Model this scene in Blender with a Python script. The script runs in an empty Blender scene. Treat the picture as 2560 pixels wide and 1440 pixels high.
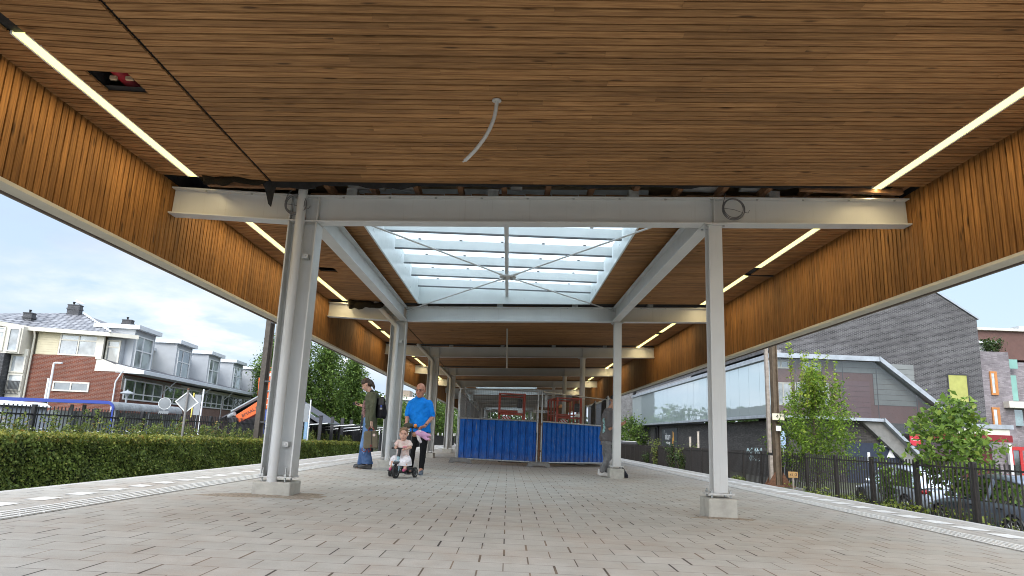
import bpy, bmesh, math, random
import numpy as np
from mathutils import Vector, Matrix, Euler
random.seed(7); RNG = np.random.default_rng(7)
SC = bpy.context.scene
COL = SC.collection
R = math.radians

# ---------------------------------------------------------------- camera
F_PX, PITCH, ROLL, YAW, EYE = 1719.68, .2088, .0408, -.0026, .83
_cy, _sy = math.cos(YAW), math.sin(YAW)
_fw = Vector((_sy*math.cos(PITCH), _cy*math.cos(PITCH), math.sin(PITCH)))
_rt = Vector((_cy, -_sy, 0)); _up = _rt.cross(_fw)
_c, _s = math.cos(ROLL), math.sin(ROLL)
CR = _c*_rt + _s*_up; CU = -_s*_rt + _c*_up
CAM = Vector((0, 0, EYE))
cd = bpy.data.cameras.new('camera'); cam = bpy.data.objects.new('camera', cd); COL.objects.link(cam)
M3 = Matrix((CR, CU, -_fw)).transposed()
cam.matrix_world = Matrix.Translation(CAM) @ M3.to_4x4()
cd.sensor_width = 36; cd.lens = 36*F_PX/2560; cd.clip_start = .05; cd.clip_end = 3000
SC.camera = cam

# ---------------------------------------------------------------- world: bright overcast with breaks of blue
SUN_EL, SUN_AZ = R(34), R(198)          # high cloud-veiled sun behind the photographer
W = bpy.data.worlds.new('World'); SC.world = W; W.use_nodes = True
wn, wl = W.node_tree.nodes, W.node_tree.links
wn.clear()
def wnode(t, **kw):
    n = wn.new(t)
    for k, v in kw.items(): setattr(n, k, v)
    return n
def wm(op, a, b=None):
    n = wnode('ShaderNodeMath', operation=op)
    for i, q in enumerate((a, b)):
        if q is None: continue
        if isinstance(q, (int, float)): n.inputs[i].default_value = q
        else: wl.new(q, n.inputs[i])
    return n.outputs[0]
out = wnode('ShaderNodeOutputWorld'); bg = wnode('ShaderNodeBackground')
bg.inputs['Strength'].default_value = .1
wl.new(bg.outputs[0], out.inputs[0])
sky = wnode('ShaderNodeTexSky', sky_type='NISHITA', sun_disc=False, sun_elevation=SUN_EL, sun_rotation=SUN_AZ, altitude=0, air_density=1.2, dust_density=2.5, ozone_density=1.2)
tc = wnode('ShaderNodeTexCoord'); sp = wnode('ShaderNodeSeparateXYZ'); wl.new(tc.outputs['Generated'], sp.inputs[0])
zz = wm('MAXIMUM', sp.outputs[2], 0.0); zd = wm('ADD', zz, .22)
cb = wnode('ShaderNodeCombineXYZ'); wl.new(wm('DIVIDE', sp.outputs[0], zd), cb.inputs[0]); wl.new(wm('DIVIDE', sp.outputs[1], zd), cb.inputs[1])
n1 = wnode('ShaderNodeTexNoise'); n1.inputs['Scale'].default_value = 1.7; n1.inputs['Detail'].default_value = 8; n1.inputs['Roughness'].default_value = .56
wl.new(cb.outputs[0], n1.inputs['Vector'])
r1 = wnode('ShaderNodeValToRGB'); r1.color_ramp.elements[0].position = .43; r1.color_ramp.elements[1].position = .57
wl.new(n1.outputs['Fac'], r1.inputs[0])
n2 = wnode('ShaderNodeTexNoise'); n2.inputs['Scale'].default_value = .9; n2.inputs['Detail'].default_value = 5
wl.new(cb.outputs[0], n2.inputs['Vector'])
# cloud body: bright white edges, blue-grey bellies
cc = wnode('ShaderNodeValToRGB'); e = cc.color_ramp.elements
e[0].position = .40; e[0].color = (.50, .61, .77, 1); e[1].position = .60; e[1].color = (.93, .96, 1, 1)
wl.new(n2.outputs['Fac'], cc.inputs[0])
# thin veil between the clouds
veil = wnode('ShaderNodeMixRGB'); veil.blend_type = 'MIX'
sk2 = wnode('ShaderNodeVectorMath', operation='SCALE'); wl.new(sky.outputs[0], sk2.inputs[0]); sk2.inputs['Scale'].default_value = 1.0
veil.inputs[0].default_value = .62
wl.new(sk2.outputs[0], veil.inputs[1]); veil.inputs[2].default_value = (5.1, 6.3, 8.1, 1)
cl = wnode('ShaderNodeVectorMath', operation='SCALE'); wl.new(cc.outputs[0], cl.inputs[0]); cl.inputs['Scale'].default_value = 8.0
mx = wnode('ShaderNodeMixRGB'); wl.new(r1.outputs[0], mx.inputs[0]); wl.new(veil.outputs[0], mx.inputs[1]); wl.new(cl.outputs[0], mx.inputs[2])
# an overcast sky is brighter towards the zenith and towards the hidden sun
boost = wm('ADD', 1.0, wm('MULTIPLY', wm('POWER', zz, 1.5), .9))
sd = Vector((math.sin(SUN_AZ)*math.cos(SUN_EL), math.cos(SUN_AZ)*math.cos(SUN_EL), math.sin(SUN_EL)))
dt = wnode('ShaderNodeVectorMath', operation='DOT_PRODUCT'); wl.new(tc.outputs['Generated'], dt.inputs[0]); dt.inputs[1].default_value = sd
glow = wm('MULTIPLY', wm('POWER', wm('MAXIMUM', dt.outputs['Value'], 0.0), 2.0), 2.6)
hz = wm('MULTIPLY', wm('POWER', wm('SUBTRACT', 1.0, zz), 9.0), .30)      # pale band at the horizon
fin = wnode('ShaderNodeVectorMath', operation='SCALE'); wl.new(mx.outputs[0], fin.inputs[0]); wl.new(wm('ADD', wm('ADD', boost, glow), hz), fin.inputs['Scale'])
wl.new(fin.outputs[0], bg.inputs['Color'])
# ---------------------------------------------------------------- sun behind thin cloud
sl = bpy.data.lights.new('sun', 'SUN'); sl.energy = .55; sl.angle = R(22); sl.color = (1, .95, .87)
so = bpy.data.objects.new('sun', sl); COL.objects.link(so); so.rotation_euler = sd.to_track_quat('Z', 'Y').to_euler()
# ---------------------------------------------------------------- exposure
vs = SC.view_settings; vs.view_transform = 'Standard'; vs.look = 'None'; vs.gamma = 1; vs.use_curve_mapping = False
vs.exposure = .5
SC.cycles.max_bounces = 8; SC.cycles.diffuse_bounces = 5; SC.cycles.glossy_bounces = 3; SC.cycles.transparent_max_bounces = 10; SC.cycles.transmission_bounces = 4
SC.cycles.filter_width = 1.0; SC.cycles.use_denoising = True; SC.cycles.denoising_prefilter = 'ACCURATE'; SC.cycles.caustics_reflective = False; SC.cycles.caustics_refractive = False
SC.cycles.sample_clamp_indirect = 6

# ---------------------------------------------------------------- helpers
def S(r, g, b):
    f = lambda u: ((u/255+.055)/1.055)**2.4 if u > 10 else u/255/12.92
    return (f(r), f(g), f(b))
MATS = {}
class NT:
    """tiny node-tree writer"""
    def __init__(s, name):
        s.m = bpy.data.materials.new(name); s.m.use_nodes = True; MATS[name] = s.m
        s.n, s.l = s.m.node_tree.nodes, s.m.node_tree.links
        s.b = s.n['Principled BSDF']; s.o = s.n['Material Output']
    def add(s, t, ins=None, **kw):
        x = s.n.new(t)
        for k, v in kw.items(): setattr(x, k, v)
        for k, v in (ins or {}).items(): s.put(x, k, v)
        return x
    def put(s, x, k, v):
        if hasattr(v, 'links') or isinstance(v, bpy.types.NodeSocket): s.l.new(v, x.inputs[k])
        else: x.inputs[k].default_value = v
    def math(s, op, a, b=0, c=None):
        x = s.add('ShaderNodeMath', {0: a, 1: b}, operation=op)
        if c is not None: s.put(x, 2, c)
        return x.outputs[0]
    def mix(s, f, a, b, mode='MIX'):
        c4 = lambda q: tuple(q)+(1,) if isinstance(q, tuple) and len(q) == 3 else q
        x = s.add('ShaderNodeMixRGB', {0: f, 1: c4(a), 2: c4(b)}, blend_type=mode); return x.outputs[0]
    def ramp(s, f, *st):
        x = s.add('ShaderNodeValToRGB', {0: f}); e = x.color_ramp.elements
        while len(e) < len(st): e.new(.5)
        for q, (p, c) in zip(e, st): q.position = p; q.color = (c, c, c, 1) if isinstance(c, (int, float)) else tuple(c)+(1,)
        return x.outputs[0]
    def pos(s, obj=True):
        return s.add('ShaderNodeTexCoord').outputs['Object'] if obj else s.add('ShaderNodeNewGeometry').outputs['Position']
    def rnd(s): return s.add('ShaderNodeNewGeometry').outputs['Random Per Island']
    def noise(s, v, sc, det=4, ro=.5, dim=None):
        return s.add('ShaderNodeTexNoise', {'Vector': v, 'Scale': sc, 'Detail': det, 'Roughness': ro}).outputs['Fac']
    def scale(s, v, xyz): return s.add('ShaderNodeVectorMath', {0: v, 1: xyz}, operation='MULTIPLY').outputs[0]
    def bump(s, h, st=.3, d=.01): s.put(s.b, 'Normal', s.add('ShaderNodeBump', {'Height': h, 'Strength': st, 'Distance': d}).outputs[0])
    def fin(s, col=None, rough=None, metal=None, spec=None):
        if col is not None: s.put(s.b, 'Base Color', tuple(col)+(1,) if isinstance(col, tuple) and len(col) == 3 else col)
        if rough is not None: s.put(s.b, 'Roughness', rough)
        if metal is not None: s.b.inputs['Metallic'].default_value = metal
        if spec is not None: s.b.inputs['Specular IOR Level'].default_value = spec
        return s.m
def mat(name, col, rough=.6, var=.12, sc=6, bump=0, bsc=60, metal=0, spec=.5, isl=0, pos=False):
    """plain material with soft mottling; isl = tint change from piece to piece"""
    if name in MATS: return MATS[name]
    t = NT(name); p = t.pos(not pos)
    f = t.ramp(t.noise(p, sc, 5, .6), (.25, 1-var*1.6), (.75, 1+var))
    c = t.mix(1, col, f, 'MULTIPLY')
    if isl: c = t.mix(1, c, t.ramp(t.rnd(), (0, 1-isl), (1, 1+isl)), 'MULTIPLY')
    if bump: t.bump(t.noise(p, bsc, 4), bump, .01)
    rr = t.ramp(t.noise(p, sc*1.7, 3), (.3, max(rough-.08, .02)), (.7, min(rough+.1, 1)))
    return t.fin(c, rr, metal, spec)
ORG = {}
class MB:
    def __init__(s): s.v = []; s.f = []; s.mi = []; s.cur = 0
    def box(s, x0, x1, y0, y1, z0, z1):
        b = len(s.v); s.v += [(x, y, z) for z in (z0, z1) for y in (y0, y1) for x in (x0, x1)]
        s.add(b, [(0, 2, 3, 1), (4, 5, 7, 6), (0, 1, 5, 4), (2, 6, 7, 3), (0, 4, 6, 2), (1, 3, 7, 5)]); return s
    def add(s, b, fs):
        for f in fs: s.f.append(tuple(b+i for i in f)); s.mi.append(s.cur)
    def poly(s, pts): b = len(s.v); s.v += [tuple(p) for p in pts]; s.add(b, [tuple(range(len(pts)))]); return s
    def obox(s, c, sx, sy, sz, rz=0, M=None):
        """box centred at c with a turn"""
        m = (M or Matrix.Rotation(rz, 3, 'Z')); b = len(s.v)
        for z in (-1, 1):
            for y in (-1, 1):
                for x in (-1, 1): s.v.append(tuple(Vector(c)+m @ Vector((x*sx/2, y*sy/2, z*sz/2))))
        s.add(b, [(0, 2, 3, 1), (4, 5, 7, 6), (0, 1, 5, 4), (2, 6, 7, 3), (0, 4, 6, 2), (1, 3, 7, 5)]); return s
    def prism(s, pts, d):
        """extrude a planar loop by vector d"""
        b = len(s.v); n = len(pts); d = Vector(d)
        s.v += [tuple(p) for p in pts] + [tuple(Vector(p)+d) for p in pts]
        s.add(b, [tuple(range(n))[::-1], tuple(range(n, 2*n))] + [(i, (i+1) % n, n+(i+1) % n, n+i) for i in range(n)]); return s
    def tube(s, pts, r, n=10, cap=True):
        pts = [Vector(p) for p in pts]; b = len(s.v); rr = r if isinstance(r, (list, tuple)) else [r]*len(pts)
        prev = None
        for i, p in enumerate(pts):
            t = ((pts[min(i+1, len(pts)-1)]-p).normalized()+(p-pts[max(i-1, 0)]).normalized()).normalized()
            a = prev if prev is not None else (Vector((0, 0, 1)) if abs(t.z) < .9 else Vector((1, 0, 0)))
            u = (a - t*a.dot(t)).normalized(); w = t.cross(u); prev = u
            for k in range(n):
                q = 2*math.pi*k/n; s.v.append(tuple(p+rr[i]*(u*math.cos(q)+w*math.sin(q))))
        fs = []
        for i in range(len(pts)-1):
            for k in range(n): fs.append((i*n+k, i*n+(k+1) % n, (i+1)*n+(k+1) % n, (i+1)*n+k))
        if cap: fs += [tuple(range(n))[::-1], tuple((len(pts)-1)*n+k for k in range(n))]
        s.add(b, fs); return s
    def lathe(s, prof, c, ax='Z', n=20):
        b = len(s.v); M = {'Z': Matrix.Identity(3), 'X': Matrix.Rotation(math.pi/2, 3, 'Y'), 'Y': Matrix.Rotation(-math.pi/2, 3, 'X')}[ax] if isinstance(ax, str) else ax
        for r, h in prof:
            for k in range(n):
                q = 2*math.pi*k/n; s.v.append(tuple(Vector(c)+M @ Vector((r*math.cos(q), r*math.sin(q), h))))
        fs = [(i*n+k, i*n+(k+1) % n, (i+1)*n+(k+1) % n, (i+1)*n+k) for i in range(len(prof)-1) for k in range(n)]
        fs += [tuple(range(n))[::-1], tuple((len(prof)-1)*n+k for k in range(n))]
        s.add(b, fs); return s
    def torus(s, c, Rr, r, M=None, n=32, m=8, a0=0, a1=2*math.pi, jit=0):
        M = M or Matrix.Identity(3); full = a1-a0 > 6.28; pts = []
        for i in range(n+(0 if full else 1)):
            q = a0+(a1-a0)*i/n; pts.append(Vector(c)+M @ Vector((Rr*math.cos(q), Rr*math.sin(q), jit*math.sin(3*q))))
        if full: pts.append(pts[0])
        return s.tube(pts, r, m)
    def ell(s, c, rx, ry, rz, n=14, m=9, M=None):
        M = M or Matrix.Identity(3); b = len(s.v)
        for i in range(1, m):
            th = math.pi*i/m
            for k in range(n):
                q = 2*math.pi*k/n; s.v.append(tuple(Vector(c)+M @ Vector((rx*math.sin(th)*math.cos(q), ry*math.sin(th)*math.sin(q), rz*math.cos(th)))))
        s.v += [tuple(Vector(c)+M @ Vector((0, 0, rz))), tuple(Vector(c)+M @ Vector((0, 0, -rz)))]
        T, B = (m-1)*n, (m-1)*n+1
        fs = [(T, k, (k+1) % n) for k in range(n)]
        fs += [(i*n+k, (i+1)*n+k, (i+1)*n+(k+1) % n, i*n+(k+1) % n) for i in range(m-2) for k in range(n)]
        fs += [(B, (m-2)*n+(k+1) % n, (m-2)*n+k) for k in range(n)]
        s.add(b, fs); return s
    def ibeam(s, a, b_, w, h, up=(0, 0, 1), tf=.018, tw=.012):
        """H profile from a to b_; h along up, w across"""
        a, b_ = Vector(a), Vector(b_); d = b_-a; u = Vector(up); u = (u-d*u.dot(d)/d.length_squared).normalized(); r = d.normalized().cross(u)
        H, Wd, t = h/2, w/2, tw/2
        loop = [(-Wd, -H), (Wd, -H), (Wd, -H+tf), (t, -H+tf), (t, H-tf), (Wd, H-tf), (Wd, H), (-Wd, H), (-Wd, H-tf), (-t, H-tf), (-t, -H+tf), (-Wd, -H+tf)]
        return s.prism([a+r*x+u*y for x, y in loop], d)
    def build(s, name, m=None, parent=None, smooth=False, bevel=0, at=None):
        org = ORG.get(parent, Vector()) if parent else (Vector(at) if at else Vector())
        me = bpy.data.meshes.new(name); V = np.array(s.v, dtype=np.float64)-np.array(org)
        me.from_pydata(V.tolist(), [], s.f)
        ms = m if isinstance(m, (list, tuple)) else [m]
        for q in ms: me.materials.append(q)
        if len(ms) > 1: me.polygons.foreach_set('material_index', s.mi)
        o = bpy.data.objects.new(name, me); COL.objects.link(o); ORG[o] = org
        if parent: o.parent = parent
        else: o.location = org
        if smooth:
            for p in me.polygons: p.use_smooth = True
            if smooth != 'all': me.set_sharp_from_angle(angle=R(38))
        if bevel:
            bv = o.modifiers.new('bevel', 'BEVEL'); bv.width = bevel; bv.segments = 2; bv.limit_method = 'ANGLE'; bv.angle_limit = R(40)
        return o
def tag(o, label=None, cat=None, group=None, kind=None):
    if label: o['label'] = label
    if cat: o['category'] = cat
    if group: o['group'] = group
    if kind: o['kind'] = kind
    return o
def thing(name, label, cat, loc=(0, 0, 0), group=None):
    o = bpy.data.objects.new(name, None); COL.objects.link(o); o.location = loc; ORG[o] = Vector(loc); o.empty_display_size = .2
    return tag(o, label, cat, group)
def copy_tree(o, parent=None):
    c = o.copy(); COL.objects.link(c); c.parent = parent
    for ch in list(o.children): copy_tree(ch, c)
    return c
def text_mb(txt, loc, size, M, depth=.002, align='CENTER'):
    """lettering as a mesh builder; M columns: right, up, normal"""
    cu = bpy.data.curves.new('lettering', 'FONT'); cu.body = txt; cu.size = size; cu.align_x = align; cu.align_y = 'CENTER'; cu.extrude = depth; cu.resolution_u = 3
    ob = bpy.data.objects.new('lettering', cu); COL.objects.link(ob)
    dg = bpy.context.evaluated_depsgraph_get(); me = bpy.data.meshes.new_from_object(ob.evaluated_get(dg))
    mb = MB(); mb.v = [tuple(Vector(loc)+M @ v.co) for v in me.vertices]; mb.f = [tuple(p.vertices) for p in me.polygons]; mb.mi = [0]*len(mb.f)
    bpy.data.objects.remove(ob); bpy.data.meshes.remove(me); bpy.data.curves.remove(cu)
    return mb
def axes(right, up=(0, 0, 1)):
    r = Vector(right).normalized(); u = Vector(up); u = (u-r*u.dot(r)).normalized(); return Matrix((r, u, r.cross(u))).transposed()
def ray(px, py): return _fw*F_PX + CR*(px-1280) - CU*(py-720)
def atY(px, py, Y): d = ray(px, py); return CAM+d*(Y/d.y)
def atX(px, py, X): d = ray(px, py); return CAM+d*(X/d.x)
def atZ(px, py, Z): d = ray(px, py); return CAM+d*((Z-EYE)/d.z)
def gz(x, y): return -.007*x-.0054*y          # fall of the platform
def atG(px, py): d = ray(px, py); t = -(EYE)/(d.z+.007*d.x+.0054*d.y); return CAM+d*t
LEAF_F = {}
def leaves(P, size, name, m, parent=None, up=.35, at=None, N=None):
    """a mesh of small folded leaves at the points P (n,3)"""
    n = len(P); rg = RNG
    a = rg.normal(size=(n, 3)); a[:, 2] *= .7; a /= np.linalg.norm(a, axis=1)[:, None]
    nn = rg.normal(size=(n, 3)) + np.array([0, 0, up*3]) if N is None else rg.normal(size=(n, 3))*.55 + N
    nn /= np.linalg.norm(nn, axis=1)[:, None]
    a = np.cross(nn, a); a /= np.linalg.norm(a, axis=1)[:, None]; b = np.cross(nn, a)
    sz = size*(.45+1.0*rg.random(n)**1.3)[:, None]
    P = np.asarray(P)
    v0 = P-a*sz*.55; v2 = P+a*sz*.55; v1 = P+b*sz*.34+nn*sz*.12; v3 = P-b*sz*.34+nn*sz*.12
    V = np.stack([v0, v1, v2, v3], 1).reshape(-1, 3); org = ORG.get(parent, Vector()) if parent else (Vector(at) if at else Vector())
    V -= np.array(org)
    me = bpy.data.meshes.new(name); me.vertices.add(4*n); me.vertices.foreach_set('co', V.ravel())
    idx = np.arange(4*n).reshape(n, 4); T = np.concatenate([idx[:, [0, 1, 2]], idx[:, [0, 2, 3]]], 1).reshape(-1)
    me.loops.add(6*n); me.loops.foreach_set('vertex_index', T.astype(np.int32)); me.polygons.add(2*n)
    me.polygons.foreach_set('loop_start', np.arange(0, 6*n, 3, dtype=np.int32)); me.polygons.foreach_set('loop_total', np.full(2*n, 3, dtype=np.int32))
    me.update(calc_edges=True); me.materials.append(m)
    o = bpy.data.objects.new(name, me); COL.objects.link(o); ORG[o] = org
    if parent: o.parent = parent
    else: o.location = org
    return o
def leafmat(name, c1, c2, c3=None, trans=.35):
    t = NT(name); r = t.rnd(); p = t.pos(False)
    c = t.ramp(r, (0, c1), (.55, tuple((a+b)/2 for a, b in zip(c1, c2))), (.93, c2), (1, c3 or c2))
    c = t.mix(1, c, t.ramp(t.noise(p, 1.3, 3), (.3, .7), (.7, 1.25)), 'MULTIPLY')
    t.fin(c, .5, 0, .35)
    tr = t.add('ShaderNodeBsdfTranslucent'); t.l.new(c, tr.inputs[0])
    mx = t.add('ShaderNodeMixShader', {0: trans, 1: t.b.outputs[0], 2: tr.outputs[0]}); t.l.new(mx.outputs[0], t.o.inputs[0])
    return t.m
# ================================================================ materials of the place
def paving_mat():
    t = NT('concrete pavers'); p = t.pos(); sp = t.add('ShaderNodeSeparateXYZ', {0: p}); X, Y = sp.outputs[0], sp.outputs[1]
    LX, LY = .337, .29
    ry = t.math('DIVIDE', Y, LY); row = t.math('FLOOR', ry); fy = t.math('SUBTRACT', ry, row)
    ux = t.math('ADD', t.math('DIVIDE', X, LX), t.math('MULTIPLY', t.math('MODULO', row, 2), .5)); ux = t.math('ADD', ux, 1000)
    colm = t.math('FLOOR', ux); fx = t.math('SUBTRACT', ux, colm)
    idv = t.add('ShaderNodeCombineXYZ', {0: colm, 1: row}).outputs[0]
    wn_ = t.add('ShaderNodeTexWhiteNoise', {'Vector': idv}, noise_dimensions='2D')
    rv = wn_.outputs['Value']; rs = t.add('ShaderNodeSeparateColor', {0: wn_.outputs['Color']})
    jx = t.math('MULTIPLY', fx, LX); jy = t.math('MULTIPLY', t.math('MINIMUM', fy, t.math('SUBTRACT', 1, fy)), LY)
    wx = t.math('ADD', .006, t.math('MULTIPLY', t.math('POWER', rs.outputs[1], 2), .012))
    mk = t.math('MAXIMUM', t.math('LESS_THAN', jx, wx), t.math('MULTIPLY', t.math('LESS_THAN', jy, .0034), .8))
    fine = t.noise(p, 160, 4, .7); big = t.noise(p, .55, 5, .6); mid = t.noise(p, 3.2, 5, .65)
    c = t.mix(rv, (.425, .415, .385), (.465, .452, .42))
    c = t.mix(1, c, t.ramp(fine, (.3, .82), (.7, 1.14)), 'MULTIPLY')
    c = t.mix(1, c, t.ramp(mid, (.3, .86), (.72, 1.1)), 'MULTIPLY')
    # reddish sand trodden over the stones
    sandf = t.math('MULTIPLY', t.ramp(t.noise(p, .9, 6, .68), (.46, 0), (.64, 1)), t.ramp(t.noise(p, 95, 3, .8), (.42, .25), (.62, 1)))
    c = t.mix(t.math('MULTIPLY', sandf, .6), c, (.37, .275, .21))
    c = t.mix(t.math('MULTIPLY', t.ramp(big, (.52, 0), (.7, 1)), .3), c, (.30, .25, .20))
    vs_ = t.add('ShaderNodeTexVoronoi', {'Vector': p, 'Scale': 2.3, 'Randomness': 1.0}); spot = t.math('MULTIPLY', t.ramp(vs_.outputs['Distance'], (.03, 1), (.05, 0)), t.ramp(t.add('ShaderNodeSeparateColor', {0: vs_.outputs['Color']}).outputs[0], (.55, 0), (.6, .75)))
    c = t.mix(spot, c, (.13, .12, .11))
    chalk = t.ramp(t.noise(t.scale(p, (1, 2.2, 1)), 1.9, 7, .75), (.60, 0), (.72, .6)); c = t.mix(chalk, c, (.52, .505, .48))
    jc = t.mix(t.ramp(t.noise(p, 1.4, 4), (.40, 0), (.62, 1)), (.035, .03, .027), (.22, .165, .12))
    c = t.mix(mk, c, jc)
    h = t.math('SUBTRACT', t.math('MULTIPLY', fine, .12), mk)
    h = t.math('ADD', h, t.math('MULTIPLY', rs.outputs[0], .1))
    t.bump(h, .55, .006)
    t.fin(c, t.ramp(mid, (.3, .72), (.7, .92)), 0, .35); return t.m
def wood_mat(name, base, lit, ax):
    """stained softwood boards: grain along axis ax, knots, board-to-board tint"""
    t = NT(name); p = t.pos(); r = t.rnd()
    off = t.add('ShaderNodeCombineXYZ', {0: t.math('MULTIPLY', r, 37), 1: t.math('MULTIPLY', r, 91), 2: t.math('MULTIPLY', r, 53)}).outputs[0]
    q = t.add('ShaderNodeVectorMath', {0: p, 1: off}, operation='ADD').outputs[0]
    st = [26, 26, 26]; st[ax] = 1.1
    g = t.noise(t.scale(q, tuple(st)), 2.2, 6, .62)
    st2 = [14, 14, 14]; st2[ax] = 3.2
    vo = t.add('ShaderNodeTexVoronoi', {'Vector': t.scale(q, tuple(st2)), 'Scale': .55}); kn = t.ramp(vo.outputs['Distance'], (.07, 1), (.16, 0))
    c = t.mix(t.ramp(g, (.34, 0), (.66, 1)), base, lit)
    c = t.mix(1, c, t.ramp(r, (0, .80), (.5, 1), (1, 1.18)), 'MULTIPLY')
    c = t.mix(t.math('MULTIPLY', kn, .75), c, tuple(b*.15 for b in base))
    c = t.mix(1, c, t.ramp(t.noise(p, .5, 4), (.3, .8), (.7, 1.15)), 'MULTIPLY')
    t.bump(g, .25, .004)
    t.fin(c, t.ramp(g, (.3, .62), (.7, .8)), 0, .18); return t.m
def brick_mat(name, c1, c2, mortar, bw=.22, bh=.066, ms=.010, stain=.2, rough=.85, horiz='XY'):
    t = NT(name); p = t.pos(False); sp = t.add('ShaderNodeSeparateXYZ', {0: p})
    u = t.math('ADD', sp.outputs[0], sp.outputs[1]); v = t.add('ShaderNodeCombineXYZ', {0: u, 1: sp.outputs[2]}).outputs[0]
    b = t.add('ShaderNodeTexBrick', {'Vector': v, 'Color1': c1+(1,), 'Color2': c2+(1,), 'Mortar': mortar+(1,), 'Scale': 1, 'Mortar Size': ms, 'Mortar Smooth': .1, 'Bias': 0, 'Brick Width': bw, 'Row Height': bh}, offset=.5)
    c = t.mix(1, b.outputs['Color'], t.ramp(t.noise(p, .6, 5, .6), (.3, 1-stain), (.7, 1+stain)), 'MULTIPLY')
    c = t.mix(1, c, t.ramp(t.noise(p, 30, 3), (.3, .85), (.7, 1.15)), 'MULTIPLY')
    t.bump(t.math('SUBTRACT', 1, b.outputs['Fac']), .4, .008)
    t.fin(c, rough, 0, .3); return t.m
def glass_mat(name, tint=(.85, .93, .92), refl=.25, rough=.02):
    """thin pane: lets most light through, mirrors some"""
    t = NT(name)
    tr = t.add('ShaderNodeBsdfTransparent', {0: tint+(1,)}); gl = t.add('ShaderNodeBsdfGlossy', {0: (.95, .98, 1, 1), 'Roughness': rough})
    fr = t.add('ShaderNodeFresnel', {'IOR': 1.5}); f = t.math('MINIMUM', t.math('ADD', t.math('MULTIPLY', fr.outputs[0], .9), refl), .95)
    mx = t.add('ShaderNodeMixShader', {0: f, 1: tr.outputs[0], 2: gl.outputs[0]}); t.l.new(mx.outputs[0], t.o.inputs[0]); return t.m
def room_glass(name, dark=(.03, .035, .035), refl=.10):
    """window pane in front of a dim room: dark body, sky mirrored in it"""
    t = NT(name); p = t.pos(False)
    c = t.mix(t.ramp(t.noise(p, .9, 3), (.4, 0), (.6, 1)), dark, tuple(3.2*d+.02 for d in dark))
    t.fin(c, .5, 0, .2)
    gl = t.add('ShaderNodeBsdfGlossy', {0: (.9, .96, 1, 1), 'Roughness': .03})
    fr = t.add('ShaderNodeFresnel', {'IOR': 1.6}); f = t.math('MINIMUM', t.math('ADD', fr.outputs[0], refl), .95)
    mx = t.add('ShaderNodeMixShader', {0: f, 1: t.b.outputs[0], 2: gl.outputs[0]}); t.l.new(mx.outputs[0], t.o.inputs[0]); return t.m
M_PAVE = paving_mat()
M_CEIL = wood_mat('ceiling boards', (.205, .098, .036), (.43, .235, .098), 0)
M_FASC = wood_mat('fascia boards', (.145, .060, .016), (.36, .172, .054), 2)
t = NT('painted grey steel'); p = t.pos(False)
c = t.mix(t.ramp(t.noise(p, 2.2, 4), (.3, 0), (.7, 1)), (.545, .555, .55), (.60, .61, .60))
dr = t.ramp(t.noise(t.scale(p, (34, 34, 1.2)), 1.0, 5, .7), (.58, 0), (.74, 1)); c = t.mix(t.math('MULTIPLY', dr, .35), c, (.34, .33, .30))
sc_ = t.ramp(t.noise(p, 21, 6, .75), (.66, 0), (.72, 1)); c = t.mix(t.math('MULTIPLY', sc_, .4), c, (.27, .25, .22))
zz_ = t.add('ShaderNodeSeparateXYZ', {0: p}).outputs[2]; c = t.mix(t.math('MULTIPLY', t.ramp(zz_, (.0, 1), (.55, 0)), t.ramp(t.noise(p, 9, 5, .7), (.4, .15), (.7, .6))), c, (.33, .28, .23))
t.bump(t.noise(p, 70, 3), .06, .004); t.fin(c, t.ramp(t.noise(p, 5, 4), (.3, .33), (.7, .5)), 0, .5); M_STEEL = t.m
M_STEEL2 = mat('galvanised steel', (.42, .43, .42), .45, .2, 14, .05, 90, .65)
M_CREAM = mat('cream edge trim', (.62, .58, .48), .55, .06, 4)
M_BLACKM = mat('black roofing membrane', (.012, .012, .013), .8, .3, 8, .3, 40)
M_CONC = mat('cast concrete', (.42, .405, .36), .88, .17, 7, .25, 120)
M_WHITEC = mat('white concrete tile', (.70, .70, .68), .8, .07, 5, .1, 150)
M_PLY = mat('raw plywood', (.60, .45, .28), .75, .25, 5)
M_JOIST = mat('roof joist timber', (.22, .11, .05), .75, .3, 9)
M_WHITE = mat('white paint', (.78, .79, .78), .45, .05, 4)
M_BLACK = mat('black plastic', (.018, .018, .02), .45, .15, 20)
M_DARKST = mat('dark steel', (.045, .045, .048), .5, .2, 12)
M_RED = mat('red duct', (.42, .02, .03), .45, .15, 20)
M_CABLE = mat('grey cable', (.15, .15, .155), .5, .1, 30)
M_PIPE = mat('pale grey conduit', (.5, .5, .48), .5, .06, 12)
def em(name, col, st):
    t = NT(name); t.fin(col, .4); t.b.inputs['Emission Color'].default_value = col+(1,); t.b.inputs['Emission Strength'].default_value = st; return t.m
M_LAMP = em('lit diffuser', (1, .92, .32), 1.5)
def sky_glass():
    t = NT('frosted skylight glass'); p = t.pos()
    d = t.ramp(t.noise(t.scale(p, (1, 3, 1)), 2.5, 4), (.3, (.78, .83, .83)), (.7, (.90, .94, .94)))
    tl = t.add('ShaderNodeBsdfTranslucent', {0: d}); tr = t.add('ShaderNodeBsdfTransparent', {0: (.86, .91, .92, 1)})
    mx = t.add('ShaderNodeMixShader', {0: .28, 1: tl.outputs[0], 2: tr.outputs[0]}); t.l.new(mx.outputs[0], t.o.inputs[0]); return t.m
M_SKYG = sky_glass()

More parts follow.
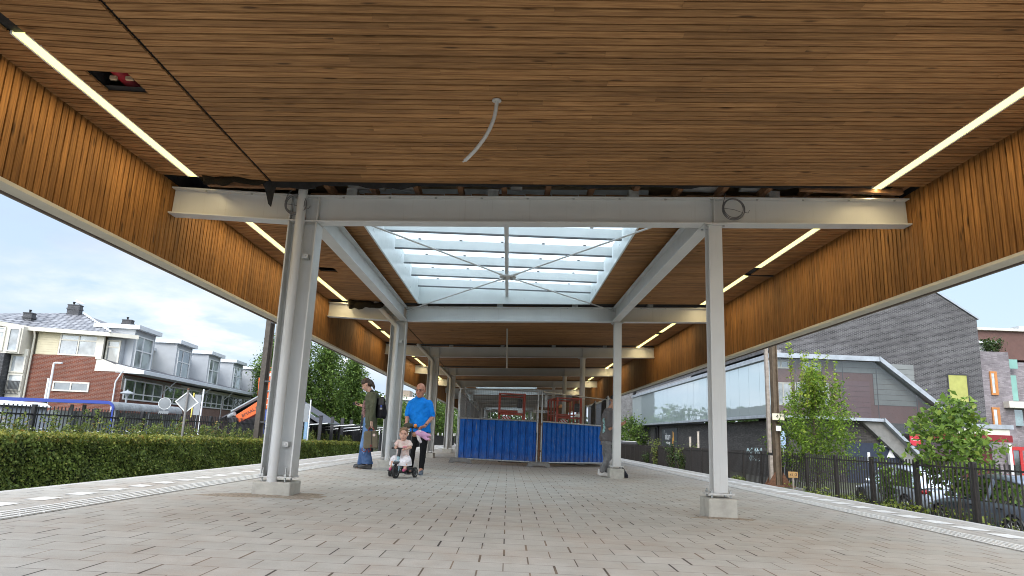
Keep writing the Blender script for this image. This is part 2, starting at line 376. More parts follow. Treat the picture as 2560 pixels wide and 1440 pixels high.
# ================================================================ ground and platform
GZ = -1.2
t = NT('rough ground'); p = t.pos(False)
c = t.mix(t.ramp(t.noise(p, .25, 6, .65), (.4, 0), (.6, 1)), (.12, .115, .10), (.09, .105, .045)); c = t.mix(1, c, t.ramp(t.noise(p, 9, 5, .7), (.3, .6), (.7, 1.3)), 'MULTIPLY')
t.bump(t.noise(p, 14, 5, .7), .6, .05); t.fin(c, .95, 0, .2); M_GROUND = t.m
tag(MB().poly([(-900, -300, GZ), (900, -300, GZ), (900, 1500, GZ), (-900, 1500, GZ)]).build('ground', M_GROUND), kind='structure')
t = NT('ballast'); p = t.pos(False)
vo = t.add('ShaderNodeTexVoronoi', {'Vector': p, 'Scale': 22}); c = t.mix(vo.outputs['Color'], (.10, .085, .07), (.21, .19, .165)); t.bump(vo.outputs['Distance'], .8, .04); t.fin(c, .95, 0, .2); M_BALL = t.m
XL, XR, YA, YB = -5.52, 6.38, -9.0, 120.0
def bed(x0, x1, name):
    return tag(MB().prism([(x0, YA, GZ+.004), (x0+.5, YA, GZ+.2), (x1-.5, YA, GZ+.2), (x1, YA, GZ+.004)], (0, YB-YA, 0)).build(name, M_BALL), kind='structure')
bed(-9.0, XL-.01, 'track_bed'); bed(XR+.01, 9.3, 'track_bed')
M_RAIL = mat('rusty rail', (.16, .09, .06), .55, .3, 8, metal=.5); M_SLEEP = mat('concrete sleeper', (.30, .29, .27), .9, .15, 5)
for xc in (-7.25, 7.85):
    tr = thing('railway_track', 'railway track below the platform on the hedge side' if xc < 0 else 'railway track below the platform on the dark brick side', 'track', (xc, 0, GZ), 'railway tracks beside the platform')
    for sx in (-.75, .75): MB().ibeam((xc+sx, YA, GZ+.34), (xc+sx, YB, GZ+.34), .1, .16, tf=.03, tw=.02).build('rail', M_RAIL, tr)
    mb = MB()
    for k in range(int((YB-YA)/.62)): mb.box(xc-1.25, xc+1.25, YA+k*.62, YA+k*.62+.24, GZ+.12, GZ+.26)
    mb.build('sleepers', M_SLEEP, tr)
def strip(x0, x1, y0, y1, dz, n=1): return [(x0, y0, gz(x0, y0)+dz), (x1, y0, gz(x1, y0)+dz), (x1, y1, gz(x1, y1)+dz), (x0, y1, gz(x0, y1)+dz)]
pf = MB(); q = strip(XL+.12, XR-.12, YA, YB, 0); pf.poly(q)
lo = [(x, y, GZ-.1) for x, y, z in q]
for i in range(4): pf.poly([q[i], lo[i], lo[(i+1) % 4], q[(i+1) % 4]])
tag(pf.build('platform', M_PAVE), kind='structure')
M_EDGE = mat('platform edge concrete', (.50, .49, .465), .85, .1, 4, .15, 120)
for x0, x1 in ((XL, XL+.12), (XR-.12, XR)):
    mb = MB(); y = YA
    while y < YB:
        y1 = min(y+1.0, YB); a = strip(x0, x1, y+.003, y1-.003, .0); mb.prism([(x, yy, z-.22) for x, yy, z in a], (0, 0, .22)); y = y1
    tag(mb.build('platform_edge', M_EDGE), kind='structure')
M_GUIDE0 = mat('guide tile base', (.33, .325, .305), .85, .15, 6)
for x0, x1, nm in ((-4.34, -4.0, 0), (4.92, 5.26, 1)):
    tag(MB().poly(strip(x0, x1, YA, YB, .004)).build('guide_strip_base', M_GUIDE0), kind='structure')
    mb = MB()
    for j in range(4):
        xa = x0+.022+j*.085; y = YA+random.random()*.2
        while y < 75:
            a = strip(xa, xa+.042, y, y+.283, .004); mb.prism(a, (0, 0, .006)); y += .30
    tag(mb.build('guide_strip', M_WHITEC), kind='structure')
mb = MB()
for x0, x1, y0, st, ln in ((-4.80, -4.60, 7.17, .633, .33), (5.60, 5.88, 8.0, .668, .42)):
    k0 = int((YA-y0)/st)
    for k in range(k0, 140):
        y = y0+k*st
        if y > 95: break
        mb.poly(strip(x0, x1, y, y+ln, .004))
tag(mb.build('platform_marking', M_WHITEC), kind='structure')

# ================================================================ canopy
Y1, D, NB = 8.91, 8.27, 11
XV = -2.85
def ctop(x): return 3.86+(.036*(x-XV) if x > XV else .025*(XV-x))
def cz(x): return ctop(x)+.05
FL, FR = -4.66, 5.3
canopy = thing('station_canopy', 'long station canopy of grey steel with brown timber ceiling over the platform', 'canopy', (0, Y1, 0))
CAN0, CAN1 = 1.6, Y1+D*(NB-1)+1  # unseen near end cut short so sky light reaches the floor
SKY_B = [0, 4, 8]; SX0, SX1 = -2.36, 1.9
def sky_y(k): return (Y1+k*D+.75, Y1+(k+1)*D-.27)
HOLES = [(-4.03, -3.63, 5.72, 6.12, 0), (-3.98, -3.62, 13.3, 13.75, 0)]
SLOTS = [(-4.315, -4.165), (4.665, 4.815)]
def cuts(y):
    """x intervals without boards in the row at y"""
    c = [(-3.245, -3.205)] + SLOTS
    for a, b, ya, yb, _ in HOLES:
        if ya <= y < yb: c.append((a, b))
    for k in SKY_B:
        ya, yb = sky_y(k)
        if ya <= y < yb: c.append((SX0, SX1))
    return sorted(c)
def in_gap(y):
    for k in range(NB):
        yb = Y1+k*D
        if (yb-.42 if k == 0 else yb-.30) < y+.05 < yb+.26: return True
    return False
mb = MB(); y = CAN0
while y < CAN1:
    if not in_gap(y):
        ivs = []; x = FL+.004
        for a, b in cuts(y):
            if a > x: ivs.append((x, a))
            x = max(x, b)
        ivs.append((x, FR-.004))
        for a, b in ivs:
            x = a
            while x < b-.01:
                x2 = min(b, x+random.uniform(1.2, 4.6))
                if b-x2 < .35: x2 = b
                za, zb = cz(x), cz(x2); yy0, yy1 = y+.0095, y+.0905+random.uniform(-.001, .001)
                dz = random.uniform(-.0012, .0012); B = len(mb.v)
                mb.v += [(x+.0008, yy0, za+dz), (x2-.0008, yy0, zb+dz), (x2-.0008, yy1, zb+dz), (x+.0008, yy1, za+dz), (x+.0008, yy0, za+.02), (x2-.0008, yy0, zb+.02), (x2-.0008, yy1, zb+.02), (x+.0008, yy1, za+.02)]
                mb.add(B, [(3, 2, 1, 0), (0, 1, 5, 4), (2, 3, 7, 6), (1, 2, 6, 5), (3, 0, 4, 7)])
                x = x2
    y += .1
mb.build('ceiling', M_CEIL, canopy)
# membrane just above the boards, roof deck over all, both open at the skylights
def rects(y0, y1, skip=()):
    """tile the canopy plan between y0 and y1 leaving holes (xa, xb, ya, yb)"""
    ys = sorted({y0, y1, *[q for h in skip for q in h[2:4] if y0 < q < y1]})
    for a, b in zip(ys, ys[1:]):
        m = (a+b)/2; xs = [FL, XV, FR]; cut = [(h[0], h[1]) for h in skip if h[2] <= m <= h[3]]
        for c in cut: xs += list(c)
        xs = sorted(set(xs))
        for p0, p1 in zip(xs, xs[1:]):
            if not any(c[0] <= (p0+p1)/2 <= c[1] for c in cut): yield p0, p1, a, b
sk = [(SX0-.045, SX1+.045, sky_y(k)[0]-.045, sky_y(k)[1]+.045) for k in SKY_B]
gaps = [(FL, FR, Y1-.36, Y1+.2)]
mb = MB()
for x0, x1, y0, y1 in rects(CAN0, CAN1, sk+gaps+[h[:4] for h in HOLES]): mb.poly([(x0, y0, cz(x0)+.03), (x0, y1, cz(x0)+.03), (x1, y1, cz(x1)+.03), (x1, y0, cz(x1)+.03)])
mb.build('roof_membrane', M_BLACKM, canopy)
mb = MB()
for x0, x1, y0, y1 in rects(CAN0, CAN1, sk): mb.prism([(x0, y0, cz(x0)+.34), (x0, y1, cz(x0)+.34), (x1, y1, cz(x1)+.34), (x1, y0, cz(x1)+.34)], (0, 0, .12))
mb.build('roof_deck', M_PLY, canopy)
# joists over the open strip at the first beam, and tattered membrane hanging from the board edge
mb = MB()
for i in range(14):
    x = -2.55+i*.592; mb.box(x-.035, x+.035, Y1-.46, Y1+.26, cz(x)+.032, cz(x)+.13)
for i in range(22): 
    x = -2.85+i*.37
    mb.box(x, x+.36, Y1+.12, Y1+.16, cz(x)+.0, cz(x)+.06)
mb.box(-4.1, -2.95, Y1-.30, Y1-.22, cz(-3.6)-.05, cz(-3.6)+.0)
mb.box(3.75, 5.1, Y1-.30, Y1-.22, cz(4.4)-.03, cz(4.4)+.03)
mb.build('joist', M_JOIST, canopy)
for x, w in ((-3.05, .22), (-2.35, .5), (-1.75, .4), (-.1, .16), (2.25, .5), (3.1, .35), (4.0, .25)): MB().box(x, x+w, Y1-.34, Y1+.25, cz(x)+.16, cz(x)+.20).build('ceiling_panel', M_WHITE, canopy)
mb = MB(); n = 70; rs = np.cumsum(RNG.normal(size=n+1))*.012
def flap(mb, x0, x1, yb, prof, thick=.006):
    for i in range(len(prof)-1):
        xa = x0+(x1-x0)*i/(len(prof)-1); xb = x0+(x1-x0)*(i+1)/(len(prof)-1)
        ta, tb = cz(xa)+.028, cz(xb)+.028; a, b = ta-prof[i], tb-prof[i+1]
        ya, yb2 = yb+.02*math.sin(i*.7), yb+.02*math.sin(i*.7+.7)
        mb.prism([(xa, ya, ta), (xb, yb2, tb), (xb, yb2+.25*prof[i+1], b), (xa, ya+.25*prof[i], a)], (0, thick, 0))
prof = [max(.045, .074+.02*math.sin(i*.55)+.014*math.sin(i*1.7+1)+rs[i]*.2) for i in range(n+1)]
flap(mb, -3.2, 4.62, Y1-.41, prof)
flap(mb, -3.34, -3.14, Y1-.40, [.05, .12, .30, .34, .16, .06])
mb.build('torn_membrane', M_BLACKM, canopy)
t = NT('hanging insulation'); p = t.pos(); f = t.noise(p, 60, 5, .8); c = t.mix(f, (.006, .006, .006), (.05, .04, .025)); t.bump(f, 1, .03); t.fin(c, .95, 0, .1); M_INS = t.m
def rag(name, x0, x1, y, z, r, dr):
    mb = MB(); pts, rr = [], []
    for i in range(17):
        q = i/16; pts.append((x0+(x1-x0)*q, y+.03*math.sin(q*9), z+dr*q+.015*math.sin(q*14))); rr.append(r*(1-.45*q)*(1+.18*math.sin(q*23)))
    mb.tube(pts, rr, 12); return mb.build(name, M_INS, canopy, True)
rag('insulation', -4.1, -3.3, Y1-.42, cz(-3.7)-.015, .075, .01)
rag('insulation', -4.1, -3.25, Y1+D-.28, ctop(-3.7)-.06, .11, .02)
# hole with the red duct
mb = MB()
for k in range(60): mb.lathe([(.075, 0), (.082, .004), (.082, .008), (.075, .012)], (-3.86, 5.55+k*.0125, 4.10), 'Y', 18)
mb.build('red_duct', M_RED, canopy, True)
MB().box(-4.05, -4.035, 5.6, 6.2, 3.98, 4.22).box(-4.035, -3.625, 5.6, 6.2, 4.205, 4.22).box(-3.625, -3.61, 5.6, 6.2, 3.98, 4.22).build('hole_lining', M_BLACKM, canopy)
MB().box(-4.0, -3.64, 13.2, 13.8, 4.2, 4.22).build('hole_lining', M_BLACKM, canopy)
mb = MB()
mb.box(-3.93, -3.87, 6.02, 6.05, 3.985, 4.02).build('hole_batten', M_PLY, canopy); MB().box(-3.78, -3.71, 6.02, 6.05, 3.985, 4.02).build('hole_batten', M_PLY, canopy)
# fascias
def fascia(xf, sgn, name):
    mb = MB(); y = CAN0
    while y < CAN1:
        zt = cz(xf)+.02; j = random.uniform(-.0015, .0015); x0, x1 = sorted((xf+j, xf+sgn*.022))
        mb.box(x0, x1, y+.010, y+.0905, 2.915, zt); y += .1
    o = mb.build(name, M_FASC, canopy)
    a, b = sorted((xf+sgn*.024, xf+sgn*.20))
    MB().box(a, b, CAN0, CAN1, 2.915, cz(xf)+.50).build('fascia_core', M_BLACKM, o)
    a, b = sorted((xf-sgn*.002, xf+sgn*.185)); mb = MB(); y = CAN0
    while y < CAN1: mb.box(a, b, y, min(y+3.0, CAN1)-.003, 2.875, 2.913); y += 3.0
    mb.build('edge_trim', M_CREAM, o)
    a, b = sorted((xf+sgn*.202, xf+sgn*.235)); MB().box(a, b, CAN0, CAN1, 2.86, cz(xf)+.55).build('outer_panel', mat('outer fascia panel', (.19, .15, .12), .6, .1, 2), o)
    return o
fascia(FL, -1, 'fascia'); fascia(FR, 1, 'fascia')
# frames: beam + two columns each
for k in range(NB):
    yb = Y1+k*D; h = .37
    bm = MB(); e = .004
    z = lambda x: ctop(x)-h/2
    bm.ibeam((FL+.005, yb, z(FL)), (XV, yb, z(XV)), .22, h).ibeam((XV+.0005, yb, z(XV)), (FR-.005, yb, z(FR)), .22, h)
    B = bm.build('beam', M_STEEL, canopy, bevel=.003 if k < 3 else 0)
    for x in (XV-.185, XV+.185, 2.65): MB().box(x-.007, x+.007, yb-.105, yb+.105, ctop(x)-h+.019, ctop(x)-.019).build('stiffener', M_STEEL, B)
    if k < 3:
        for x in np.arange(-4.2, 5.2, .62): MB().lathe([(.016, 0), (.016, .014)], (x, yb-.08, ctop(x)-.034), 'Z', 6).build('bolt', M_STEEL2, B)
        for x in np.arange(-2.3, 5.0, 1.9): MB().box(x, x+.14, yb-.10, yb+.05, ctop(x)+.001, ctop(x)+.10).build('hanger_plate', M_STEEL2, B)
    # left column, H section with the drain pipe in its front recess
    g = gz(XV, yb); zt = ctop(XV)-h-.001
    c = MB().ibeam((XV, yb+.04, g+.232), (XV, yb+.04, zt), .30, .385, (1, 0, 0), .019, .012).build('column', M_STEEL, canopy, bevel=.003 if k < 2 else 0)
    MB().box(XV-.20, XV+.205, yb-.13, yb+.21, g+.215, g+.23).build('base_plate', M_STEEL, c)
    MB().box(XV-.245, XV+.225, yb-.185, yb+.26, g-.1, g+.168).build('concrete_base', M_CONC, c, bevel=.018)
    for x in (XV-.16, XV+.12):
        for y in ((yb-.09, yb+.17) if k < 3 else ()): MB().lathe([(.012, .16), (.012, .23), (.026, .232), (.026, .26), (.012, .262), (.012, .33)], (x, y, g), 'Z', 6).build('anchor_bolt', M_STEEL2, c)
    pts = [(XV-.03, yb-.12, g), (XV-.03, yb-.12, 3.32)]
    if k == 0: pts = [(XV-.03, yb-.12, g), (XV-.03, yb-.12, 4.15)]
    else: pts = [(XV-.03, yb-.12, g), (XV-.03, yb-.12, 3.3), (XV-.035, yb-.12, 3.335), (XV-.06, yb-.12, 3.37), (XV-.62, yb-.12, 3.95)]
    MB().tube(pts, .0625, 20).build('drain_pipe', M_STEEL, c, True)
    pc = MB()
    for zz_ in (.62, 3.05): pc.box(XV+.03, XV+.11, yb-.085, yb+.03, g+zz_-.03, g+zz_+.03); pc.lathe([(.014, 0), (.014, .02)], (XV+.075, yb-.105, g+zz_), 'Y', 8)
    pc.build('pipe_clip', M_STEEL, c)
    # right column
    xr = 2.66; g = gz(xr, yb); zt = ctop(xr)-h-.022
    if k not in (2, 3): c = MB().ibeam((xr, yb, g+.285), (xr, yb, zt), .18, .19, (0, 1, 0), .012, .01).build('column', M_STEEL, canopy, bevel=.003 if k < 2 else 0)
    else: c = MB().tube([(xr, yb, g+.285), (xr, yb, zt)], .10, 24).build('column', M_STEEL, canopy, True)
    MB().box(xr-.165, xr+.155, yb-.15, yb+.15, g+.265, g+.283).box(xr-.15, xr+.13, yb-.14, yb+.14, zt+.001, zt+.02).build('end_plate', M_STEEL, c)
    MB().box(xr-.20, xr+.15, yb-.26, yb+.16, g-.1, g+.228).build('concrete_base', M_CONC, c, bevel=.022)
    for x in (xr-.12, xr+.11):
        for y in ((yb-.11, yb+.11) if k < 3 else ()):
            MB().lathe([(.011, .21), (.011, .263), (.022, .284), (.022, .302), (.011, .304), (.011, .325)], (x, y, g), 'Z', 6).build('anchor_bolt', M_STEEL2, c)
            MB().lathe([(.016, -.022), (.016, 0)], (x, y, zt), 'Z', 6).build('head_bolt', M_STEEL2, c)
    if k < NB-1:      # beams tying the frames together
        for x in (XV+.12, 2.60):
            if (k in (0,)) : MB().ibeam((x, yb+.115, ctop(x)-.20), (x, yb+D-.115, ctop(x)-.20), .19, .34).build('tie_beam', M_STEEL, canopy, bevel=.003)
# trodden sand banked round the feet of the front columns
M_SAND = mat('loose brown sand', (.34, .285, .225), .95, .3, 25, .6, 140)
for xs, ys_, rx_, ry_ in ((XV-.05, Y1-.12, .62, .34), (XV-.5, Y1-.40, .3, .12), (2.62, Y1-.22, .40, .16), (XV+.25, Y1+.1, .4, .3)):
    mb = MB(); n = 40; mb.v.append((xs, ys_, gz(xs, ys_)+.016))
    for ring in (.5, 1.0):
        for i in range(n):
            q = 2*math.pi*i/n; rr = ring*(1+.22*math.sin(3*q+xs)+.13*math.sin(7*q+1)+.1*random.uniform(-1, 1)); x, y = xs+rx_*rr*math.cos(q), ys_+ry_*rr*math.sin(q); mb.v.append((x, y, gz(x, y)+(.012*random.uniform(.6, 1.3) if ring < 1 else -.002)))
    mb.add(0, [(0, 1+i, 1+(i+1) % n) for i in range(n)]+[(1+i, 1+n+i, 1+n+(i+1) % n, 1+(i+1) % n) for i in range(n)])
    tag(mb.build('sand_patch', M_SAND, smooth='all', at=(xs, ys_, gz(xs, ys_))), 'loose brown sand swept around the front column feet', 'sand', kind='stuff')
# skylights
M_WELL = mat('skylight well lining', (.62, .67, .67), .35, .04, 3)
for k in SKY_B:
    y0, y1 = sky_y(k); ZT = 4.52
    zl, zr = cz(SX0), cz(SX1)
    s_ = MB()
    s_.prism([(SX0-.03, y0, zl-.005), (SX0, y0, zl-.005), (SX0, y0, ZT), (SX0-.03, y0, ZT)], (0, y1-y0, 0))
    s_.prism([(SX1, y0, zr-.005), (SX1+.03, y0, zr-.005), (SX1+.03, y0, ZT), (SX1, y0, ZT)], (0, y1-y0, 0))
    s_.prism([(SX0-.03, y1, zl-.005), (SX1+.03, y1, zr-.005), (SX1+.03, y1, ZT), (SX0-.03, y1, ZT)], (0, .03, 0))
    s_.prism([(SX0-.03, y0-.03, zl-.005), (SX1+.03, y0-.03, zr-.005), (SX1+.03, y0-.03, ZT), (SX0-.03, y0-.03, ZT)], (0, .03, 0))
    sk_o = s_.build('skylight', M_WELL, canopy)
    MB().box(SX0-.03, SX1+.03, y0, y1, ZT+.002, ZT+.014).build('glass', M_SKYG, sk_o)
    pu = MB(); ys = [y1-.56-1.165*i for i in range(6)]
    for y in ys: pu.box(SX0+.03, SX1-.03, y, y+.035, 4.27, 4.44); 
    pu.build('purlin', mat('purlin glass edge', (.64, .68, .68), .4, .04, 3), sk_o)
    for y in ys: MB().box(SX0+.03, SX1-.03, y-.012, y+.047, 4.245, 4.268).build('purlin_lip', mat('purlin lip grey', (.12, .13, .135), .5, .05, 5), sk_o)
    MB().box(-.20, -.125, y0, y1, 4.20, 4.243).build('ridge_bar', M_STEEL, sk_o)
    for y in (ys if k == 0 else ()):
        for x in np.arange(SX0+.5, SX1, .8): MB().lathe([(.032, 0), (.03, .012)], (x, y+.017, 4.452), 'Z', 10).build('fixing_clip', M_CABLE, sk_o)
# wind bracing in the first bay
nd = Vector((-.12, Y1+D/2-.05, 3.80))
for ex, ey in ((XV+.2, Y1+.12), (2.55, Y1+.12), (XV+.2, Y1+D-.12), (2.55, Y1+D-.12)):
    e_ = Vector((ex, ey, ctop(ex)-.10)); d_ = (e_-nd).normalized()
    MB().tube([nd+d_*.10, nd+d_*.14, nd+d_*.30, nd+d_*.34, e_-d_*.3, e_-d_*.26, e_-d_*.1, e_], [.022, .026, .026, .015, .015, .024, .024, .024], 10).build('brace_rod', M_STEEL, canopy, True)
nm = MB().lathe([(.15, -.012), (.165, -.008), (.165, .008), (.15, .012)], nd, 'Z', 28)
n_o = nm.build('brace_hub', M_STEEL, canopy, True)
nb = MB()
for q in (40, 140, 220, 320): nb.lathe([(.018, -.05), (.03, -.045), (.03, -.012), (.03, .012), (.03, .03), (.018, .035)], nd+Vector((.10*math.cos(R(q)), .10*math.sin(R(q)), 0)), 'Z', 8)
nb.build('hub_bolts', M_STEEL2, n_o)
# ---------------------------------------------------------------- strip lights
zL, zR = cz(-4.24)+.004, cz(4.74)+.004
lY = lambda px, py: atZ(px, py, zL).y
rY = lambda px, py: atZ(px, py, zR).y
segL = [(lY(48, 84), 8.52, 'long lit strip light nearest the viewer along the left edge of the ceiling'), (9.2, 17.1, 'lit strip light behind the front left column, from first beam to second'),
        (lY(921, 803), lY(950, 822), 'short lit strip light just behind the second beam on the left'), (lY(952, 828), lY(980, 851), 'lit strip light on the left directly following the short one behind the second beam'),
        (lY(1026, 888), lY(1031, 892), 'tiny lit strip light on the left ahead of the third beam'), (lY(1034, 896), lY(1064, 918), 'lit strip light on the left between third and fourth beam'), (lY(1091, 940), lY(1106, 952), 'lit strip light on the left with a red rag at its far end')]
segR = [(CAN0+.3, rY(2185, 487), 'long lit strip light nearest the viewer along the right edge of the ceiling'), (9.2, rY(1903, 670), 'lit strip light on the right from the first beam to the dark bracket'),
        (rY(1880, 690), 16.95, 'lit strip light on the right from the dark bracket to the second beam'), (rY(1690, 808), rY(1647, 831), 'short lit strip light on the right just behind the second beam'),
        (rY(1641, 837), rY(1585, 871), 'lit strip light on the right ending at the third beam'), (rY(1530, 905), rY(1495, 925), 'lit strip light on the right behind the third beam'),
        (rY(1466, 943), rY(1455, 950), 'first of two small strip lights on the right before the fifth beam'), (rY(1449, 953), rY(1441, 958), 'second of two small strip lights on the right before the fifth beam'), (rY(1421, 969), rY(1409, 976), 'small lit strip light on the right behind the fifth beam'),
        (rY(1386, 988), rY(1381, 992), 'farther tiny strip light on the right deep under the canopy'), (rY(1360, 1003), rY(1355, 1006), 'farthest tiny strip light on the right deep under the canopy')]
for segs, xc, zc_ in ((segL, -4.24, zL), (segR, 4.74, zR)):
    for a, b, lab in segs:
        if b < a: a, b = b, a
        li = thing('strip_light', lab, 'strip light', (xc, (a+b)/2, zc_), 'strip lights along the canopy ceiling')
        MB().box(xc-.052, xc+.052, a, b, zc_+.004, zc_+.012).build('diffuser', M_LAMP, li)
        la = bpy.data.lights.new('led_strip', 'AREA'); la.shape = 'RECTANGLE'; la.size = .018; la.size_y = b-a-.02; la.energy = 5.2*(b-a); la.color = (1, .78, .44)
        lo = bpy.data.objects.new('led_strip', la); COL.objects.link(lo); lo.parent = li; lo.location = (0, 0, .001)
        MB().box(xc-.074, xc-.056, a, b, zc_-.002, zc_+.06).box(xc+.056, xc+.074, a, b, zc_-.002, zc_+.06).box(xc-.056, xc+.056, a, b, zc_+.035, zc_+.06).build('housing', M_WHITE, li)
y0, y1 = rY(1903, 670), rY(1880, 690)
MB().box(4.68, 4.80, y0+.02, y1-.02, zR+.05, zR+.09).box(4.72, 5.28, y1-.08, y1-.02, zR-.005, zR+.03).build('lamp_bracket', M_BLACKM, canopy)
# ---------------------------------------------------------------- loose cables and conduits
p0 = atZ(1242, 250, cz(-.25)); mb = MB(); pts = []
for i in range(15):
    q = i/14; px = 1242-4*q-76*q**2.1; py = 250+152*q; pts.append(atY(px, py, p0.y+.1*q))
pts[0] = Vector((pts[0].x, pts[0].y, cz(pts[0].x)+.02))
mb.lathe([(.045, 0), (.045, .012)], pts[0]+Vector((0, 0, -.034)), 'Z', 16).tube([pts[-1], pts[-1]+Vector((-.02, 0, -.012))], .008, 6)
tag(mb.tube(pts, .019, 12).build('flexible_conduit', M_PIPE, smooth=True, at=pts[0]), 'pale bent conduit hanging in an arc from the near timber ceiling', 'conduit', 'conduits hanging from the ceiling')
a = atZ(1268, 822, cz(-.15)); b = atY(1267, 921, a.y)
tag(MB().tube([a+Vector((0, 0, .03)), b], .027, 12).tube([b+Vector((0, 0, .75)), b+Vector((-.05, -.02, .5)), b+Vector((-.13, -.02, .38))], .012, 6).build('straight_conduit', M_PIPE, smooth=True, at=a), 'straight grey conduit hanging down in the middle before the third beam', 'conduit', 'conduits hanging from the ceiling')
def coil(px, py, rad, lab):
    c = atY(px, py, Y1-.14); Mx = Matrix.Rotation(math.pi/2, 3, 'X'); mb = MB()
    for i in range(4): mb.torus(c+Vector((random.uniform(-.012, .012), random.uniform(-.02, .02), random.uniform(-.012, .012))), rad*(1-.045*i), .006, Matrix.Rotation(R(random.uniform(-5, 5)), 3, 'Y') @ Mx, 40, 6)
    mb.tube([c+Vector((-rad, 0, .02)), c+Vector((-rad*.8, 0, rad*.9)), c+Vector((-rad*.6, .05, rad*1.5))], .006, 6)
    mb.tube([c+Vector((-rad, 0, 0)), c+Vector((0, -.01, -.02)), c+Vector((rad*.7, 0, -.05))], .004, 6)
    mb.tube([c+Vector((rad, 0, -.05)), c+Vector((rad*1.25, -.01, -.06)), c+Vector((rad*1.4, -.01, -.02))], .004, 6)
    tag(mb.build('cable_coil', M_CABLE, smooth=True, at=c), lab, 'cable', 'coils of cable hung on the first beam')
coil(739, 510, .145, 'coiled grey cable on the first beam behind the drain pipe')
coil(1834, 521, .15, 'coiled grey cable on the first beam beside the right column head')
# ================================================================ site enclosure in the middle
t = NT('blue corrugated sheet'); p = t.pos()
f = t.noise(p, 5, 5, .7); st = [9, 9, 1.4]
sc_ = t.ramp(t.noise(t.scale(p, (22, 22, 1.8)), 1.4, 5, .75), (.58, 0), (.66, 1))
c = t.mix(t.ramp(f, (.3, 0), (.7, 1)), (.002, .066, .30), (.004, .112, .45))
c = t.mix(t.math('MULTIPLY', sc_, .8), c, (.20, .19, .175))
sc2 = t.ramp(t.noise(t.scale(p, (16, 16, 5)), 3.1, 4, .8), (.64, 0), (.70, 1)); c = t.mix(t.math('MULTIPLY', sc2, .6), c, (.35, .42, .55)); zb_ = t.add('ShaderNodeSeparateXYZ', {0: t.pos(False)}).outputs[2]; c = t.mix(t.math('MULTIPLY', t.ramp(zb_, (.0, 1), (.35, 0)), t.ramp(t.noise(p, 12, 5, .7), (.35, 0), (.7, .7))), c, (.14, .12, .10))
t.bump(t.noise(p, 6, 4), .9, .05); t.fin(c, .45, 0, .2); M_BLUE = t.m
M_WIRE = mat('fence mesh wire', (.16, .16, .155), .5, .2, 20, metal=.4)
M_RUST = mat('rusty clamp', (.15, .07, .035), .8, .35, 20)
M_BLOCK = mat('fence foot concrete', (.20, .195, .185), .9, .2, 8, .3, 80)
M_SCRIM = mat('dark windbreak gauze', (.05, .052, .05), .9, .35, 5)
def clad_panel(p0, p1, zt0, zt1, lab, foot):
    """hoarding panel: tube frame, blue profiled sheet below, wire mesh above"""
    p0, p1 = Vector(p0), Vector(p1); L = (p1-p0).length; u = (p1-p0)/L; n = Vector((u.y, -u.x, 0)).normalized(); 
    th = thing('site_fence_panel', lab, 'fence panel', tuple((p0+p1)/2), 'blue hoarding panels')
    zb0, zb1 = p0.z, p1.z
    P = lambda s, z, o=0: p0+u*(s*L)*1.0+n*o+Vector((0, 0, z))
    H = zt0
    fr = MB()
    for s in (.0, 1.0): fr.tube([P(s, -.02), P(s, 2.17)], .022, 10)
    for z in (.04, 1.26): fr.tube([P(0, z, .03), P(1, z, .03)], .024, 8)
    fr.tube([P(0, 2.16), P(1, 2.16)], .019, 8)
    fr.build('frame', M_STEEL2, th, True)
    # trapezoid profile
    prof = []; x = .04; W = L-.08; nrib = max(1, round(W/.245)); pw = W/nrib; rng = random.Random(int(L*1000))
    for i in range(nrib): prof += [(x, .0), (x+pw*.60, .0), (x+pw*.68, .042), (x+pw*.92, .042)]; x += pw
    prof.append((x, 0))
    sh = MB(); B = 0; nz = 7
    for a, o in prof:
        for j in range(nz):
            z = .06+1.19*j/(nz-1); dd = rng.uniform(-.006, .006) if 0 < j < nz-1 else 0
            sh.v.append(tuple(p0+u*(a+dd*.5)+n*(.02-o+dd)+Vector((0, 0, z))))
    fs = [(i*nz+j, (i+1)*nz+j, (i+1)*nz+j+1, i*nz+j+1) for i in range(len(prof)-1) for j in range(nz-1)]
    sh.add(0, fs); o = sh.build('corrugated_sheet', M_BLUE, th)
    sd = o.modifiers.new('thick', 'SOLIDIFY'); sd.thickness = .004
    w = MB(); k = int(L/.055)
    for i in range(1, k): w.tube([P(i/k, 1.27), P(i/k, 2.16)], .0022, 4, False)
    for z in (1.5, 1.8, 2.05): w.tube([P(0, z), P(1, z)], .0028, 4, False)
    w.build('wire_mesh', M_WIRE, th)
    return th
zg = lambda x, y: gz(x, y)+.10
def foot_block(x, y, rz, lab):
    m = MB(); M = Matrix.Rotation(rz, 3, 'Z'); pts = [(-.36, 0), (-.30, .16), (.30, .16), (.36, 0), (.22, 0), (.17, .035), (-.17, .035), (-.22, 0)]
    z0 = gz(x, y); m.prism([Vector((x, y, z0))+M @ Vector((a, -.12, b)) for a, b in pts], M @ Vector((0, .24, 0)))
    o = m.build('ballast_block', M_BLOCK, at=(x, y, z0), bevel=.012); tag(o, lab, 'fence foot', 'concrete feet of the hoarding')
A = Vector((-1.53, 21.75, zg(-1.5, 21.7))); Bp = Vector((.90, 21.45, zg(.9, 21.4))); Cp = Vector((1.02, 21.47, zg(1, 21.4))); Dp = Vector((3.36, 23.95, zg(3.3, 24)))
clad_panel(A, Bp, 0, 0, 'blue corrugated hoarding panel with wire top, left of the rusty clamp', 1)
clad_panel(Cp, Dp, 0, 0, 'blue corrugated hoarding panel with wire top, right of the rusty clamp beside the leaning man', 1)
foot_block(A.x+.1, A.y+.02, .05, 'concrete fence foot under the left corner of the blue hoarding')
foot_block(.96, 21.44, .1, 'concrete fence foot under the joint of the two blue panels')
